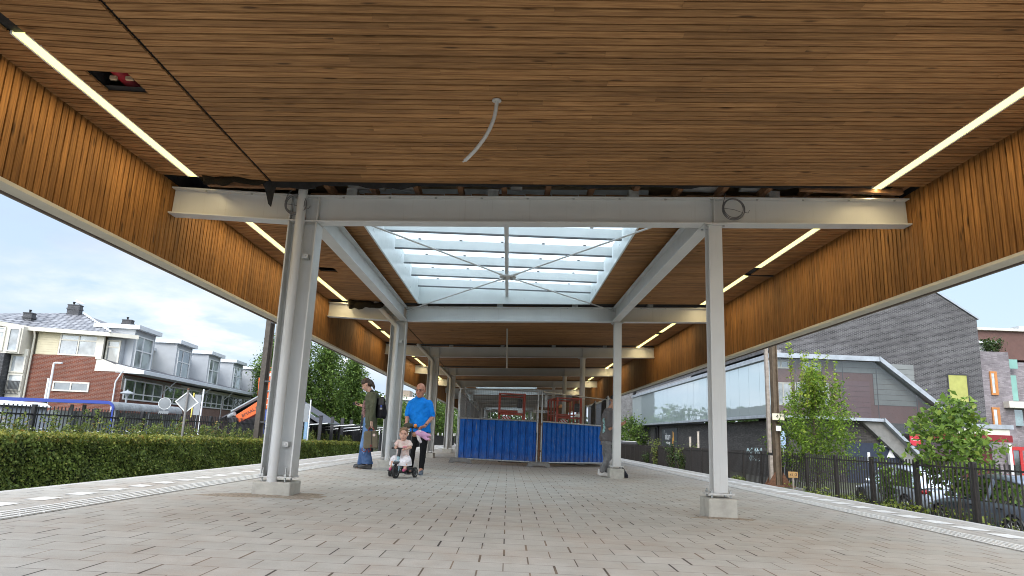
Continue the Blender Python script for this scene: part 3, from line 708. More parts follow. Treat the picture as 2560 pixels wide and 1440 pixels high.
tag(MB().tube([(.955, 21.45, zg(1, 21.4)+.1), (.965, 21.46, 1.2)], .028, 8).obox((.96, 21.46, 1.15), .12, .05, .07).obox((.96, 21.46, .35), .12, .05, .06).build('fence_clamp', M_RUST, at=(.96, 21.45, 0)), 'rusty clamp pole joining the two blue hoarding panels', 'clamp')
def mesh_panel(p0, p1, lab, ht=2.08, scrim=False, step=.09):
    p0, p1 = Vector(p0), Vector(p1); L = (p1-p0).length; u = (p1-p0)/L
    th = thing('mesh_fence_panel', lab, 'fence panel', tuple((p0+p1)/2), 'wire mesh site fence panels')
    P = lambda s, z: p0+u*(s*L)+Vector((0, 0, z))
    fr = MB()
    for s in (0, 1): fr.tube([P(s, -.08), P(s, ht)], .021, 8)
    for z in (.05, ht): fr.tube([P(0, z), P(1, z)], .018, 6)
    fr.build('frame', M_STEEL2, th, True)
    w = MB(); k = int(L/step)
    for i in range(1, k): w.tube([P(i/k, .05), P(i/k, ht)], .0024, 4, False)
    for z in (.4, .8, 1.2, 1.6): w.tube([P(0, z), P(1, z)], .003, 4, False)
    w.build('wire_mesh', M_WIRE, th)
    if scrim:
        n = Vector((-u.y, u.x, 0)); s = MB(); m = 24
        for i in range(m+1):
            for j in range(5): s.v.append(tuple(P(i/m, .05+j*(ht-.1)/4)+n*(.03+.02*math.sin(i*1.3+j))))
        s.add(0, [(i*5+j, (i+1)*5+j, (i+1)*5+j+1, i*5+j+1) for i in range(m) for j in range(4)]); o = s.build('gauze', M_SCRIM, th); sd = o.modifiers.new('thick', 'SOLIDIFY'); sd.thickness = .004
for i in range(5):
    q = A+Vector((-.04-.012*i, .1+3.4*i, 0)); q.z = zg(q.x, q.y); w = q+Vector((.0, 3.3, 0)); w.z = zg(w.x, w.y)
    mesh_panel(q, w, ['wire mesh fence panel running back from the left corner of the blue hoarding', 'second wire mesh panel behind the left hoarding corner', 'third wire mesh panel along the left of the enclosure', 'fourth wire mesh panel along the left of the enclosure', 'last wire mesh panel along the left of the enclosure'][i])
mesh_panel((-.9, 35, zg(0, 35)), (2.35, 35, zg(0, 35)), 'wire mesh panel across the back of the enclosure behind the left red lift', step=.11)
for i in range(4):
    q = Dp+Vector((.06, .15+3.4*i, 0)); q.z = zg(q.x, q.y); w = q+Vector((.25, 3.3, 0)); w.z = zg(w.x, w.y)
    mesh_panel(q, w, ['dark gauze-covered fence panel behind the leaning man', 'second dark gauze-covered fence panel on the right of the enclosure', 'third dark gauze-covered fence panel on the right of the enclosure', 'last dark gauze-covered fence panel on the right of the enclosure'][i], 2.3, True)
M_LIFT = mat('lift red paint', (.42, .052, .022), .5, .2, 8)
t = NT('warning chevrons'); sp = t.add('ShaderNodeSeparateXYZ', {0: t.pos()}); f = t.math('GREATER_THAN', t.math('FRACT', t.math('MULTIPLY', t.math('ADD', sp.outputs[0], sp.outputs[2]), 9)), .5); t.fin(t.mix(f, (.7, .68, .66), (.45, .03, .03)), .5); M_CHEV = t.m
def lift(x, y, rz, lab):
    z0 = gz(x, y); th = thing('scissor_lift', lab, 'scissor lift', (x, y, z0), 'red scissor lifts in the enclosure'); M = Matrix.Rotation(rz, 3, 'Z'); o = Vector((x, y, z0))
    def bx(mb, cx, cy, cz_, sx, sy, sz): mb.obox(o+M @ Vector((cx, cy, cz_)), sx, sy, sz, M=M)
    def tb(mb, a, b, r=.022): mb.tube([o+M @ Vector(a), o+M @ Vector(b)], r, 8)
    W, L = .43, 1.0
    b = MB(); bx(b, 0, L*.9, .34, .76, 1.8, .36); b.build('chassis', M_LIFT, th, bevel=.02)
    w = MB()
    for sx in (-1, 1):
        for yy in (.3, 1.5): w.lathe([(.05, -.05), (.15, -.05), (.16, -.03), (.16, .03), (.15, .05), (.05, .05)], o+M @ Vector((sx*.36, yy, .16)), M @ Matrix.Rotation(math.pi/2, 3, 'Y'), 18)
    w.build('wheel', M_BLACK, th, True)
    s = MB()
    for j in range(4):
        z = .56+j*.12
        for sx in (-.3, .3): tb(s, (sx, .15, z), (sx, 1.65, z+.10), .028); tb(s, (sx*.9, .15, z+.10), (sx*.9, 1.65, z), .028)
    s.build('scissor_arms', M_DARKST, th)
    d = MB(); bx(d, 0, .9, 1.16, .86, 1.9, .10); d.build('deck', M_LIFT, th, bevel=.01)
    r = MB()
    for sx in (-W, W):
        for yy in (-.02, .6, 1.2, 1.85): bx(r, sx, yy, 1.75, .075 if yy < 0 else .05, .05, 1.18)
        for z in (1.75, 2.31): tb(r, (sx, 0, z), (sx, 1.85, z), .024)
    for yy in (-.02, 1.85):
        for z in (1.72, 2.31): bx(r, 0, yy, z, 2*W, .045, .05)
    bx(r, 0, -.03, 1.62, 2*W, .03, .06); r.build('guard_rail', M_LIFT, th)
    c = MB(); bx(c, .27, -.09, 1.98, .17, .12, .30); bx(c, .27, -.1, 2.16, .03, .03, .14); c.build('control_box', M_BLACK, th, bevel=.015)
    l = MB(); bx(l, .29, -.115, 1.72, .17, .02, .11); l.build('notice_plate', M_WHITE, th)
    g = MB(); bx(g, -.18, .05, 1.38, .30, .03, .34); g.build('chevron_board', M_CHEV, th)
lift(.10, 24.1, 0, 'red scissor lift with chevron board behind the left blue panel')
lift(2.16, 25.1, .12, 'red scissor lift turned slightly, behind the right blue panel')
M_HOARD = wood_mat('site hoarding boards', (.10, .05, .02), (.24, .13, .05), 2)
bxm = MB(); cxm = MB()
for i in range(16): 
    xx = 1.0+i*.1; xx += .6
    bxm.box(xx+.004, xx+.096, 37.6, 37.64, -.2, 2.3)
hb = bxm.build('plank_screen', M_HOARD, at=(2.4, 37.6, -.2)); tag(hb, 'brown upright plank screen between the two red lifts', 'screen')
tag(MB().box(2.0, 2.5, 37.9, 38.3, -.2, 2.15).box(2.05, 2.45, 37.86, 37.9, 2.0, 2.13).build('loudspeaker_cabinet', M_BLACK, at=(2.2, 38, 0)), 'black cabinet top showing above the brown plank screen', 'cabinet')
# sign board hung in the mesh at the back
q = Vector((1.62, 34.9, 1.98)); o = MB().obox(q, .8, .02, .14).build('site_sign', M_WHITE, at=q); tag(o, 'small white sign with blue lettering on the back mesh fence', 'sign')
tm = text_mb('HEKWERK', q+Vector((0, -.012, 0)), .12, axes((1, 0, 0)), .001) if False else text_mb('HC MOOIJ', q+Vector((0, -.012, 0)), .12, axes((1, 0, 0)), .001); tm.build('lettering', mat('sign blue', (.05, .12, .35), .5), o)
q = Vector((1.28, 34.0, gz(1.3, 34)+.95)); tb_ = MB().obox(q+Vector((0, .2, 0)), .42, .4, .36).build('tool_crate', mat('dark blue plastic', (.02, .03, .07), .5), at=q); tag(tb_, 'dark blue crate standing behind the left red lift', 'crate')
tag(MB().box(q.x-.5, q.x+.5, q.y-.1, q.y+.6, gz(1.3, 34), q.z-.19).build('pallet_stack', M_JOIST, at=(q.x, q.y, -.2)), 'timber pallet stack holding the dark blue crate', 'pallet stack')

# grey brick lift-shaft and clutter far down the platform
tag(MB().box(-.6, 1.1, 39.5, 41.2, gz(0, 40), 1.55).build('covered_stack', mat('grey patterned cover', (.16, .165, .155), .8, .3, 20), at=(0, 40, -.2), bevel=.05), 'grey covered stack of materials behind the mesh fence', 'stack')
# ================================================================ vegetation helpers
L_HEDGE = leafmat('hornbeam hedge leaf', (.085, .135, .026), (.33, .42, .09), (.45, .43, .11), .4)
L_HTOP = leafmat('young hedge leaf', (.10, .14, .02), (.36, .34, .06), (.42, .24, .07), .3)
L_WEED = leafmat('weed leaf', (.08, .12, .03), (.28, .33, .08), (.44, .24, .08), .35)
L_POP = leafmat('tall tree leaf', (.045, .095, .016), (.20, .30, .06), None, .35)
L_LIME = leafmat('fresh tree leaf', (.08, .15, .018), (.27, .40, .05), (.42, .48, .07), .45)
L_MAPLE = leafmat('maple leaf', (.08, .15, .025), (.29, .42, .075), (.42, .45, .10), .4)
L_DK = leafmat('dark shrub leaf', (.02, .04, .01), (.08, .13, .03), None, .25)
M_BARK = mat('tree bark', (.13, .10, .065), .9, .25, 12, .4, 60)
def crown_pts(tips, n, spread):
    tips = np.array([tuple(q) for q in tips]); w = RNG.integers(0, len(tips), n)
    return tips[w] + RNG.normal(size=(n, 3))*np.array(spread)
def tree(name, label, cat, x, y, z0, ht, rad, n, ls, lm, shape='upright', group=None, spread=None, seed=1, trunk=.12, base=.22, limbs=26):
    rg = random.Random(seed); th = thing(name, label, cat, (x, y, z0), group); mb = MB(); tips = []
    top = Vector((x+rg.uniform(-.1, .1)*rad, y, z0+ht*.9))
    mb.tube([(x, y, z0-.1), (x+.03, y, z0+ht*.3), (x-.02, y+.03, z0+ht*.6), tuple(top)], [trunk, trunk*.75, trunk*.45, trunk*.12], 8)
    for i in range(limbs):
        q = (i+rg.random())/limbs; h0 = base+(1-base)*q*.9
        rr = rad*{'upright': (math.sin(math.pi*min(1, .12+.88*q)**.8)**.7), 'vase': .25+.75*q, 'round': math.sin(math.pi*(.08+.9*q))**.5}[shape]*rg.uniform(.55, 1.1)
        an = i*2.4+rg.uniform(-.4, .4); s = Vector((x, y, z0+ht*h0*.86)); rise = ht*(.17 if shape != 'round' else .08)*rg.uniform(.6, 1.4)
        e_ = s+Vector((rr*math.cos(an), rr*math.sin(an), rise)); m_ = s.lerp(e_, .5)+Vector((0, 0, -.1*rise))
        mb.tube([s, m_, e_], [trunk*.32*(1.2-q), trunk*.2*(1.2-q), .008], 5)
        for f in (.35, .6, .8, 1.0, 1.05): tips.append(s.lerp(e_, f)+Vector((rg.gauss(0, .06), rg.gauss(0, .06), rg.gauss(0, .06)))*rad)
    tips.append(top); tips.append(top+Vector((0, 0, ht*.05)))
    mb.build('trunk', M_BARK, th, True)
    sp = spread or (rad*.17, rad*.17, rad*.2)
    leaves(crown_pts(tips, n, sp), ls, 'crown', lm, th)
    return th
def plant(name, label, cat, x, y, z0, ht, rad, n, ls, lm, group=None, seed=3, stems=7):
    rg = random.Random(seed); th = thing(name, label, cat, (x, y, z0), group); mb = MB(); tips = []
    for i in range(stems):
        an = rg.random()*6.28; r_ = rad*rg.random()**.5; hh = ht*rg.uniform(.65, 1.0)
        p0, p1 = Vector((x+.15*r_*math.cos(an), y+.15*r_*math.sin(an), z0)), Vector((x+r_*math.cos(an), y+r_*math.sin(an), z0+hh))
        mb.tube([p0, p0.lerp(p1, .5)+Vector((0, 0, .05*hh)), p1], [.014, .01, .004], 5)
        tips += [p0.lerp(p1, f) for f in (.25, .45, .6, .75, .9, 1)]
    mb.build('stem', M_BARK, th, True)
    leaves(crown_pts(tips, n, (rad*.22, rad*.22, ht*.07)), ls, 'foliage', lm, th); return th

# ================================================================ left side: hedge, weeds, fence
HX0, HX1, HYA, HYB = -9.25, -10.35, 4.0, 45.0
hz_top = lambda y: .66-.0168*y
hd = thing('hedge', 'long clipped green hornbeam hedge beyond the platform edge', 'hedge', (HX0, 20, GZ))
hm = MB(); ns = 40; ys = np.linspace(HYA, HYB, ns+1)
for y in ys: hm.v += [(HX0-.10, y, GZ), (HX0-.10, y, hz_top(y)-.10), (HX1+.1, y, hz_top(y)-.06), (HX1+.1, y, GZ)]
hm.add(0, [(i*4+a, i*4+a+1, i*4+a+5, i*4+a+4) for i in range(ns) for a in range(3)]+[(0, 3, 2, 1), (ns*4, ns*4+1, ns*4+2, ns*4+3)])
hm.build('twig_core', mat('hedge twigs', (.03, .042, .014), .95, .3, 20), hd)
def hedge_pts(n, y0, y1, face):
    y = y0+(y1-y0)*RNG.random(n)
    zt = .66-.0168*y
    if face == 'front':
        z = GZ+(zt-GZ)*RNG.random(n); x = HX0+RNG.normal(size=n)*.035-.02+.05*np.sin(y*1.3+z*2.1)*np.sin(z*5+y*.7); N = np.tile([.9, 0, .45], (n, 1))
    elif face == 'end':
        x = HX1+(HX0-HX1)*RNG.random(n); y = np.full(n, y1)+RNG.normal(size=n)*.04; z = GZ+(zt-GZ)*RNG.random(n); N = np.tile([0, 1, .4], (n, 1))
    else:
        x = HX1+(HX0-HX1)*RNG.random(n); z = zt+RNG.normal(size=n)*.035+.03*np.sin(y*2.2)*np.sin(x*6); N = np.tile([.2, 0, .9], (n, 1))
    return np.stack([x, y, z], 1), N
for n, a, b, f, s in ((30000, 8, 20, 'front', .062), (22000, 20, 33, 'front', .07), (10000, 33, HYB, 'front', .09)):
    P, N = hedge_pts(n, a, b, f); leaves(P, s, 'foliage', L_HEDGE, hd, N=N)
PF, NF = hedge_pts(9000, 8, HYB, 'front'); zf = (.66-.0168*PF[:, 1])-.16*RNG.random(9000)**1.6+.02; PF[:, 2] = zf; PF[:, 0] += .02
P1, N1 = hedge_pts(9000, 8, 24, 'top'); P2, N2 = hedge_pts(6000, 24, HYB, 'top'); leaves(np.concatenate([P1, P2, PF]), .065, 'new_growth', L_HTOP, hd, N=np.concatenate([N1, N2, NF]))
# palisade fence
M_FEN = mat('black fence paint', (.012, .012, .014), .5, .2, 10)
def palisade(name, label, x, y0, y1, zt, zb, step, post, m, r=.012, railz=(.20,), seedy=0, pw=.06, grp=None, taper=0):
    th = thing(name, label, 'fence', (x, y0, zb(y0)), grp); y = y0; k = 0
    while y < y1-.01:
        ye = min(y+post, y1); pn = MB(); yy = y+step
        while yy < ye-.02: pn.obox((x, yy, (zt(yy)+zb(yy))/2), r*2, r*2, zt(yy)-zb(yy), .6); yy += step
        for rz in railz: pn.prism([(x-.014, y, zt(y)-rz-.02), (x+.014, y, zt(y)-rz-.02), (x+.014, y, zt(y)-rz+.02), (x-.014, y, zt(y)-rz+.02)], (0, ye-y, zt(ye)-zt(y)))
        pn.prism([(x-.014, y, zb(y)+.1), (x+.014, y, zb(y)+.1), (x+.014, y, zb(y)+.14), (x-.014, y, zb(y)+.14)], (0, ye-y, zb(ye)-zb(y)))
        pn.build('panel', m, th)
        MB().box(x-pw/2, x+pw/2, y-pw/2, y+pw/2, zb(y)-.1, zt(y)+.02).build('post', m, th)
        y = ye; k += 1
    return th
palisade('metal_fence', 'black metal railing behind the hedge, overgrown with weeds', -11.0, 9.0, 58.0, lambda y: 1.075-.0022*y, lambda y: GZ, .142, 2.42, M_FEN, .0135, (.21,), grp=None, pw=.085)
# weeds between hedge and fence
P = []
rgw = random.Random(5)
for i in range(620):
    y = 10+38*rgw.random(); x = rgw.uniform(-10.9, -10.45); h = (.66-.0168*y)+rgw.choice([.12, .2, .3, .4, .55])*rgw.uniform(.6, 1.2)
    n = int(60+90*rgw.random()); q = RNG.random(n)**.7; sp = .16*(1.15-q)
    P.append(np.stack([x+RNG.normal(size=n)*sp, y+RNG.normal(size=n)*sp*1.5, GZ+.6+(h-GZ-.6)*q], 1))
tag(leaves(np.concatenate(P), .058, 'weeds', L_WEED, up=.2), 'scrubby weeds growing between hedge and black railing', 'weeds', kind='stuff')
wf = MB()
for i in range(60):
    y = rgw.uniform(12, 24); x = rgw.uniform(-10.7, -10.42); z = (.66-.0168*y)+rgw.uniform(.02, .16)
    for a in range(4): q = a*1.57; wf.ell((x+.012*math.cos(q), y+.012*math.sin(q), z), .013, .013, .009, 6, 4)
tag(wf.build('weed_blossoms', M_WHITE), 'small white blossoms among the weeds', 'blossoms', kind='stuff')

# ---------------------------------------------------------------- signs and poles on the left
M_ALU = mat('sign back aluminium', (.30, .32, .33), .5, .08, 5)
M_POLEB = mat('weathered brown steel', (.085, .070, .055), .7, .25, 6, .1, 60)
def frame_at(o, rz): return Matrix.Rotation(rz, 3, 'Z')
c = atX(467, 1005, -10.2); th = thing('diamond_sign', 'grey back of a diamond-shaped railway sign with white rim', 'sign', (c.x, c.y, GZ))
h = .345; rim = MB(); N = Vector((-c.x, -c.y, 0)).normalized(); Mx = axes((-N.y, N.x, 0)) if False else axes((.92, .39, 0))
cr = [Mx @ Vector((a*h, b*h, 0)) for a, b in ((0, -1), (1, 0), (0, 1), (-1, 0))]; ci = [q*.86 for q in cr]; nz = Mx @ Vector((0, 0, 1))
MB().prism([c+q for q in ci], nz*.006).build('plate', M_ALU, th)
for i in range(4): rim.prism([c+cr[i], c+cr[(i+1) % 4], c+ci[(i+1) % 4], c+ci[i]], nz*.03)
rim.build('rim', M_WHITE, th); MB().tube([(c.x, c.y-.03, GZ), c+nz*.05+Vector((0, 0, h*1.1))], .035, 10).build('pole', mat('grey sign pole', (.23, .22, .21), .7, .15, 8), th, True)
MB().lathe([(.04, 0), (.045, .02), (.02, .05)], c+nz*.05+Vector((0, 0, h*1.1)), 'Z', 10).build('pole_cap', M_RUST, th)
c = atX(412, 1009, -13); th = thing('round_sign', 'grey back of a round road sign on a thin pole behind the fence', 'sign', (c.x, c.y, GZ)); Mx = axes((.86, .5, 0))
MB().lathe([(.20, -.004), (.215, .004), (.205, .006)], c, Mx, 28).build('disc', M_ALU, th, True)
MB().torus(c+Mx @ Vector((0, 0, .004)), .212, .012, Mx, 28, 6).build('rim', M_WHITE, th, True)
MB().tube([(c.x, c.y+.03, GZ), c+Vector((0, .03, .2))], .022, 8).build('pole', M_ALU, th); 
MB().obox(c+Vector((0, 0, -.33)), .34, .01, .12, .52).build('plate', M_ALU, th)
c = atX(490, 1012, -15.5); th = thing('information_board', 'yellow-edged grey board on white posts before the terrace', 'board', (c.x, c.y, GZ)); w_ = .24
MB().obox(c+Vector((.06, 0, 0)), .30, .03, 1.0, .2).build('panel', M_ALU, th); MB().obox(c+Vector((-.14, -.06, -.02)), .05, .05, 1.2, .2).build('edge_strip', mat('yellow edge', (.75, .62, .12), .5), th)
MB().tube([(c.x+.27, c.y+.05, GZ), (c.x+.27, c.y+.05, c.z+.78)], .04, 10).build('post', M_WHITE, th, True)
c = atX(1010, 1010, -11) if False else atY(766, 1032, 33); th = thing('information_board', 'yellow-edged board just right of the front left column, beside the black shed', 'board', (c.x, c.y, GZ))
MB().obox(c, .22, .03, .85, .3).build('panel', M_ALU, th); MB().obox(c+Vector((-.14, -.03, 0)), .04, .04, .85, .3).build('edge_strip', MATS['yellow edge'], th); MB().tube([(c.x+.16, c.y, GZ), (c.x+.16, c.y, c.z+.62)], .03, 8).build('post', M_WHITE, th, True)
def lamp_post(px, py, Yd, lab, arm):
    c = atY(px, py, Yd); th = thing('street_lamp', lab, 'street lamp', (c.x, c.y, GZ), 'street lamps on the left')
    if arm:
        MB().tube([(c.x, c.y, GZ), (c.x, c.y, c.z-.05), (c.x+.02, c.y, c.z), (c.x+.18, c.y, c.z+.02)], .045, 10).build('pole', M_WHITE, th, True)
        MB().obox((c.x+.20, c.y, c.z+.02), .30, .12, .07).build('lamp_head', M_WHITE, th, bevel=.02)
        MB().tube([(c.x-.17, c.y+.1, GZ), (c.x-.17, c.y+.1, c.z-.65)], .05, 10).build('post', M_WHITE, th, True)
    else:
        MB().tube([(c.x, c.y, GZ), c], .04, 10).build('pole', M_ALU, th, True)
        MB().lathe([(.05, -.12), (.10, -.02), (.26, .0), (.24, .04), (.04, .12), (.02, .16)], c, 'Z', 18).build('lamp_head', M_ALU, th, True)
lamp_post(135, 908, 30, 'white bent street lamp in front of the red brick gable', True)
lamp_post(318, 984, 28, 'post-top lamp with flat shade before the terrace windows', False)
# catenary mast left
c = atX(646, 1078, -10.2); th = thing('catenary_mast', 'tall brown steel overhead-line mast behind the hedge', 'mast', (c.x, c.y, GZ), 'overhead line masts')
MB().ibeam((c.x, c.y, GZ), (c.x, c.y, 8.4), .26, .26, (.45, .9, 0), .022, .014).build('pole', M_POLEB, th)
MB().tube([(c.x+.32, c.y, GZ), (c.x+.32, c.y, 5.4)], .022, 8).build('cable_duct', M_ALU, th, True)
cl_ = MB()
for z in (.9, 2.55, 5.0): cl_.obox((c.x+.2, c.y-.12, z), .34, .06, .06); cl_.lathe([(.03, -.06), (.04, -.03), (.03, 0), (.04, .03), (.03, .06)], (c.x+.45, c.y-.1, z), 'X', 10)
cl_.build('insulator', M_DARKST, th)

# ---------------------------------------------------------------- left terrace building
OX, OY = -18.97, 34.0; U = Vector((.9945, .1045, 0)); V = Vector((-.1045, .9945, 0))
ML = Matrix((U, V, Vector((0, 0, 1)))).transposed()
class LB(MB):
    """shapes in the terrace's own axes: x along the gable, y along the long side, z up"""
    def build(s, *a, **k):
        s.v = [tuple(Vector((OX, OY, 0))+ML @ Vector(q)) for q in s.v]; return MB.build(s, *a, **k)
M_BRED = brick_mat('red brick', (.20, .066, .038), (.15, .046, .028), (.26, .20, .17), .20, .062, .006, .22)
M_BDK = brick_mat('slate grey brick', (.085, .088, .092), (.13, .13, .135), (.05, .05, .05), .20, .062, .006, .15)
M_BPINK = brick_mat('dull purple brick', (.21, .115, .09), (.26, .15, .12), (.3, .25, .22), .2, .06, .006, .15)
M_CR = mat('cream woodwork', (.68, .65, .56), .5, .06, 3)
M_ZINC = mat('grey render cladding', (.44, .465, .485), .6, .07, 2)
M_ZINC2 = mat('light grey roof edge', (.70, .73, .75), .5, .05, 3)
t = NT('roof tiles'); p = t.pos(False); sp = t.add('ShaderNodeSeparateXYZ', {0: p})
ti = t.add('ShaderNodeTexBrick', {'Vector': t.add('ShaderNodeCombineXYZ', {0: sp.outputs[0], 1: t.math('MULTIPLY', sp.outputs[2], 2.6)}).outputs[0], 'Color1': (.20, .20, .21, 1), 'Color2': (.37, .37, .38, 1), 'Mortar': (.06, .06, .07, 1), 'Scale': 1, 'Mortar Size': .03, 'Brick Width': .26, 'Row Height': .34})
t.bump(ti.outputs['Fac'], .5, .02); t.fin(ti.outputs['Color'], .5, 0, .4); M_TILE = t.m
RG = room_glass('dark window glass'); RG2 = room_glass('curtained window glass', (.17, .185, .19), .05)
bt = thing('terrace_building', 'long two-storey terrace with red brick gable and a row of grey dormers', 'building', (OX, OY, GZ))
LB().box(-4.32, 0, 0, 8, GZ, 3.05).box(-4.32, -1.36, .002, 8, 3.051, 3.70).build('brick_wall', M_BRED, bt)
w = LB().box(-4.25, -1.3, .06, 7, 3.71, 4.8)
w.build('timber_siding', mat('cream siding', (.66, .60, .42), .6, .05, 3), bt)
sdl = LB()
for i in range(9): sdl.box(-4.22, -3.25, .045, .06, 3.74+i*.115, 3.74+i*.115+.108)
sdl.build('siding_boards', MATS['cream siding'], bt)
def win(mb_par, x0, x1, z0, z1, y, cols, transom=None, glass=None, fr=None, d=.06, side=False, name='window', nm_div=()):
    """window in plane y (gable) or, with side, in plane x=y running along the long side"""
    B = lambda m, a, b, c0, c1, o0, o1: m.box(a, b, y-o1, y-o0, c0, c1) if not side else m.box(y+o0, y+o1, a, b, c0, c1)
    f = LB(); t_ = .07
    B(f, x0, x1, z0, z0+t_, 0, d); B(f, x0, x1, z1-t_, z1, 0, d); B(f, x0, x0+t_, z0+t_, z1-t_, 0, d); B(f, x1-t_, x1, z0+t_, z1-t_, 0, d)
    for c_ in cols: xx = x0+(x1-x0)*c_; B(f, xx-.03, xx+.03, z0+t_, z1-t_, 0, d*.95)
    if transom: zz2 = z0+(z1-z0)*transom; B(f, x0+t_, x1-t_, zz2-.03, zz2+.03, 0, d*.9)
    o = f.build(name, fr or M_CR, mb_par)
    g = LB(); B(g, x0+t_*.5, x1-t_*.5, z0+t_*.5, z1-t_*.5, .005, .02); g.build('pane', glass or RG, o)
    return o
win(bt, -3.2, -1.42, 3.72, 4.76, .055, [.5], .72, RG2); win(bt, -3.14, -1.47, 1.98, 2.45, -.002, [.5], None, RG)
bl = LB().box(-3.1, -2.36, .0, .012, 3.79, 4.42); bl.build('window_blind', mat('grey blind', (.5, .53, .54), .7), bt)
LB().box(-1.40, -1.12, -.05, .1, 3.60, 4.79).build('corner_post', M_CR, bt)
win(bt, -1.1, -.45, 3.45, 4.6, .30, [], .7, RG2)
LB().box(-1.1, -.42, .33, .66, 3.3, 4.71).build('rendered_wall', M_ZINC, bt)
# roof edge, hip roof, chimneys
LB().prism([(-4.5, -.35, 4.80), (-.75, -.35, 4.72), (.32, .35, 4.72), (-.4, .65, 4.72), (-2.4, .68, 4.76), (-4.5, .68, 4.8)], (0, 0, .19)).prism([(-4.501, -.35, 4.8), (-4.501, 2, 4.8), (-9.5, 2, 4.92), (-9.5, -1.0, 4.98), (-6.0, -1.05, 4.95)], (0, 0, .2)).build('roof_edge', M_CR, bt)
r_ = LB(); ap0, ap1 = (-4.7, 3.2, 6.24), (-3.95, 3.4, 6.24)
e = [(-4.45, -.3, 5.0), (-.78, -.3, 4.92), (-.5, .6, 4.95), (-2.4, 5, 4.98), (-10, 9, 5.1), (-10, -.9, 5.2), (-6, -.95, 5.16)]
r_.poly([e[0], e[1], ap1, ap0]).poly([e[1], e[2], ap1]).poly([e[2], e[3], (-4.0, 9, 6.2), ap1]).poly([e[0], ap0, (-10, 4.2, 6.05), e[5], e[6]]).poly([ap0, ap1, (-4.0, 9, 6.2), e[4], (-10, 4.2, 6.05)])
r_.build('tiled_roof', M_TILE, bt)
hp = LB()
for i in range(14): q = i/13; hp.lathe([(.06, -.13), (.075, .0), (.06, .13)], tuple(Vector(e[1]).lerp(Vector(ap1), q)+Vector((0, 0, .02))), axes((.5, .1, 0), (0, .3, 1)), 8)
hp.build('hip_tiles', M_ZINC2, bt)
for x0, x1, y0, z0, z1 in ((-5.32, -4.92, .4, 5.0, 5.74), (-4.65, -4.05, 3.0, 6.0, 6.66), (-2.65, -2.15, 5.0, 5.2, 6.27)):
    c_ = LB().box(x0, x1, y0, y0+.4, z0, z1).box(x0-.03, x1+.03, y0-.03, y0+.43, z1-.24, z1-.16).box(x0-.02, x1+.02, y0-.02, y0+.42, z1, z1+.04)
    o = c_.build('chimney', M_BDK, bt); LB().lathe([(.05, 0), (.05, .12), (.07, .13), (.07, .16)], (x0+.2, y0+.2, z1+.04), 'Z', 10).build('chimney_pot', M_BLACKM, o)
# stair bay on the left with its brick pier
LB().box(-8.6, -5.15, -.75, 3, GZ, 3.62).build('brick_pier', M_BDK, bt)
LB().box(-5.1, -4.4, -.25, 2, GZ, 3.9).build('stair_bay', M_CR, bt)
win(bt, -5.08, -4.42, 2.75, 3.6, -.26, [], None, RG2); win(bt, -5.08, -4.42, 1.9, 2.7, -.26, [], None, RG2); win(bt, -5.08, -4.42, .4, 1.5, -.26, [.4], None, RG2)
LB().box(-8.7, -4.55, -.7, 3, 3.63, 4.94).build('bay_wall', M_CR, bt)
win(bt, -8.4, -5.3, 3.72, 4.86, -.71, [.35, .7], .8, RG2); win(bt, -5.15, -4.62, 3.7, 4.85, -.71, [], None, RG2)
rl = LB()
for i in range(12): rl.box(-5.12+i*.058, -5.10+i*.058, -.42, -.40, 1.75, 2.32)
rl.box(-5.14, -4.42, -.43, -.39, 2.32, 2.36).box(-5.14, -4.42, -.43, -.39, 1.72, 1.76); rl.build('balcony_rail', M_DARKST, bt)
LB().tube([(-4.25, -.32, 4.8), (-4.3, -.12, 4.55), (-4.34, -.10, GZ)], .045, 10).build('downpipe', M_CR, bt, True)
LB().tube([(.05, -.2, 3.1), (-.25, -.12, 2.55), (-.27, -.12, GZ)], .035, 8).build('downpipe', M_ZINC2, bt, True)
LB().prism([(-1.36, -.02, 3.03), (.03, -.02, 3.05), (.03, -.02, 3.21), (-1.33, -.02, 3.72)], (0, .1, 0)).build('gable_board', M_CR, bt)
# long side
LB().box(-7, -.02, 8.01, 45, GZ, 2.9).build('side_wall', M_BPINK, bt)
LB().box(-.02, .0, .0, 45, 2.2, 2.9).build('side_band', M_CR, bt)
LB().prism([(.95, 0, 2.98), (.95, 0, 3.16), (-.4, 0, 3.42), (-.4, 0, 3.0)], (0, 45, 0)).build('gutter_edge', M_ZINC2, bt)
LB().prism([(.75, .2, 3.20), (-2.6, .2, 4.0), (-2.6, .2, 3.9), (.75, .2, 3.12)], (0, 45, 0)).build('lean_to_roof', mat('dark slates', (.10, .10, .11), .6, .2, 5), bt)
LB().box(-7, -2.2, 5, 45, 3.0, 4.75).build('upper_wall', M_ZINC, bt)
LB().box(-7, -1.2, 5, 45, 4.76, 4.93).build('upper_roof_edge', M_ZINC2, bt)
y = .7; i = 0
while y < 40:
    LB().box(-2.5, -.03, y, y+.14, 2.97, 5.25).box(-2.5, -.03, y+2.46, y+2.6, 2.97, 5.25).box(-2.5, -.05, y+.14, y+2.46, 5.0, 5.25).box(-2.3, -.08, y+.14, y+2.46, 3.0, 3.32).build('dormer', M_ZINC, bt)
    LB().box(-2.0, .22, y-.18, y+2.78, 5.251, 5.46).build('dormer_roof', M_ZINC2, bt)
    win(bt, y+.16, y+2.44, 3.33, 5.0, -.08, [.45], .55, RG2 if i % 3 != 1 else RG, M_WHITE, side=True)
    LB().box(-.0, .05, y+.17, y+.2, 3.05, 4.9).build('dormer_corner', M_WHITE, bt)
    y += 5.85; i += 1
ys2 = [.25, 5.4, 11.6, 16.6, 22, 27, 32, 37]
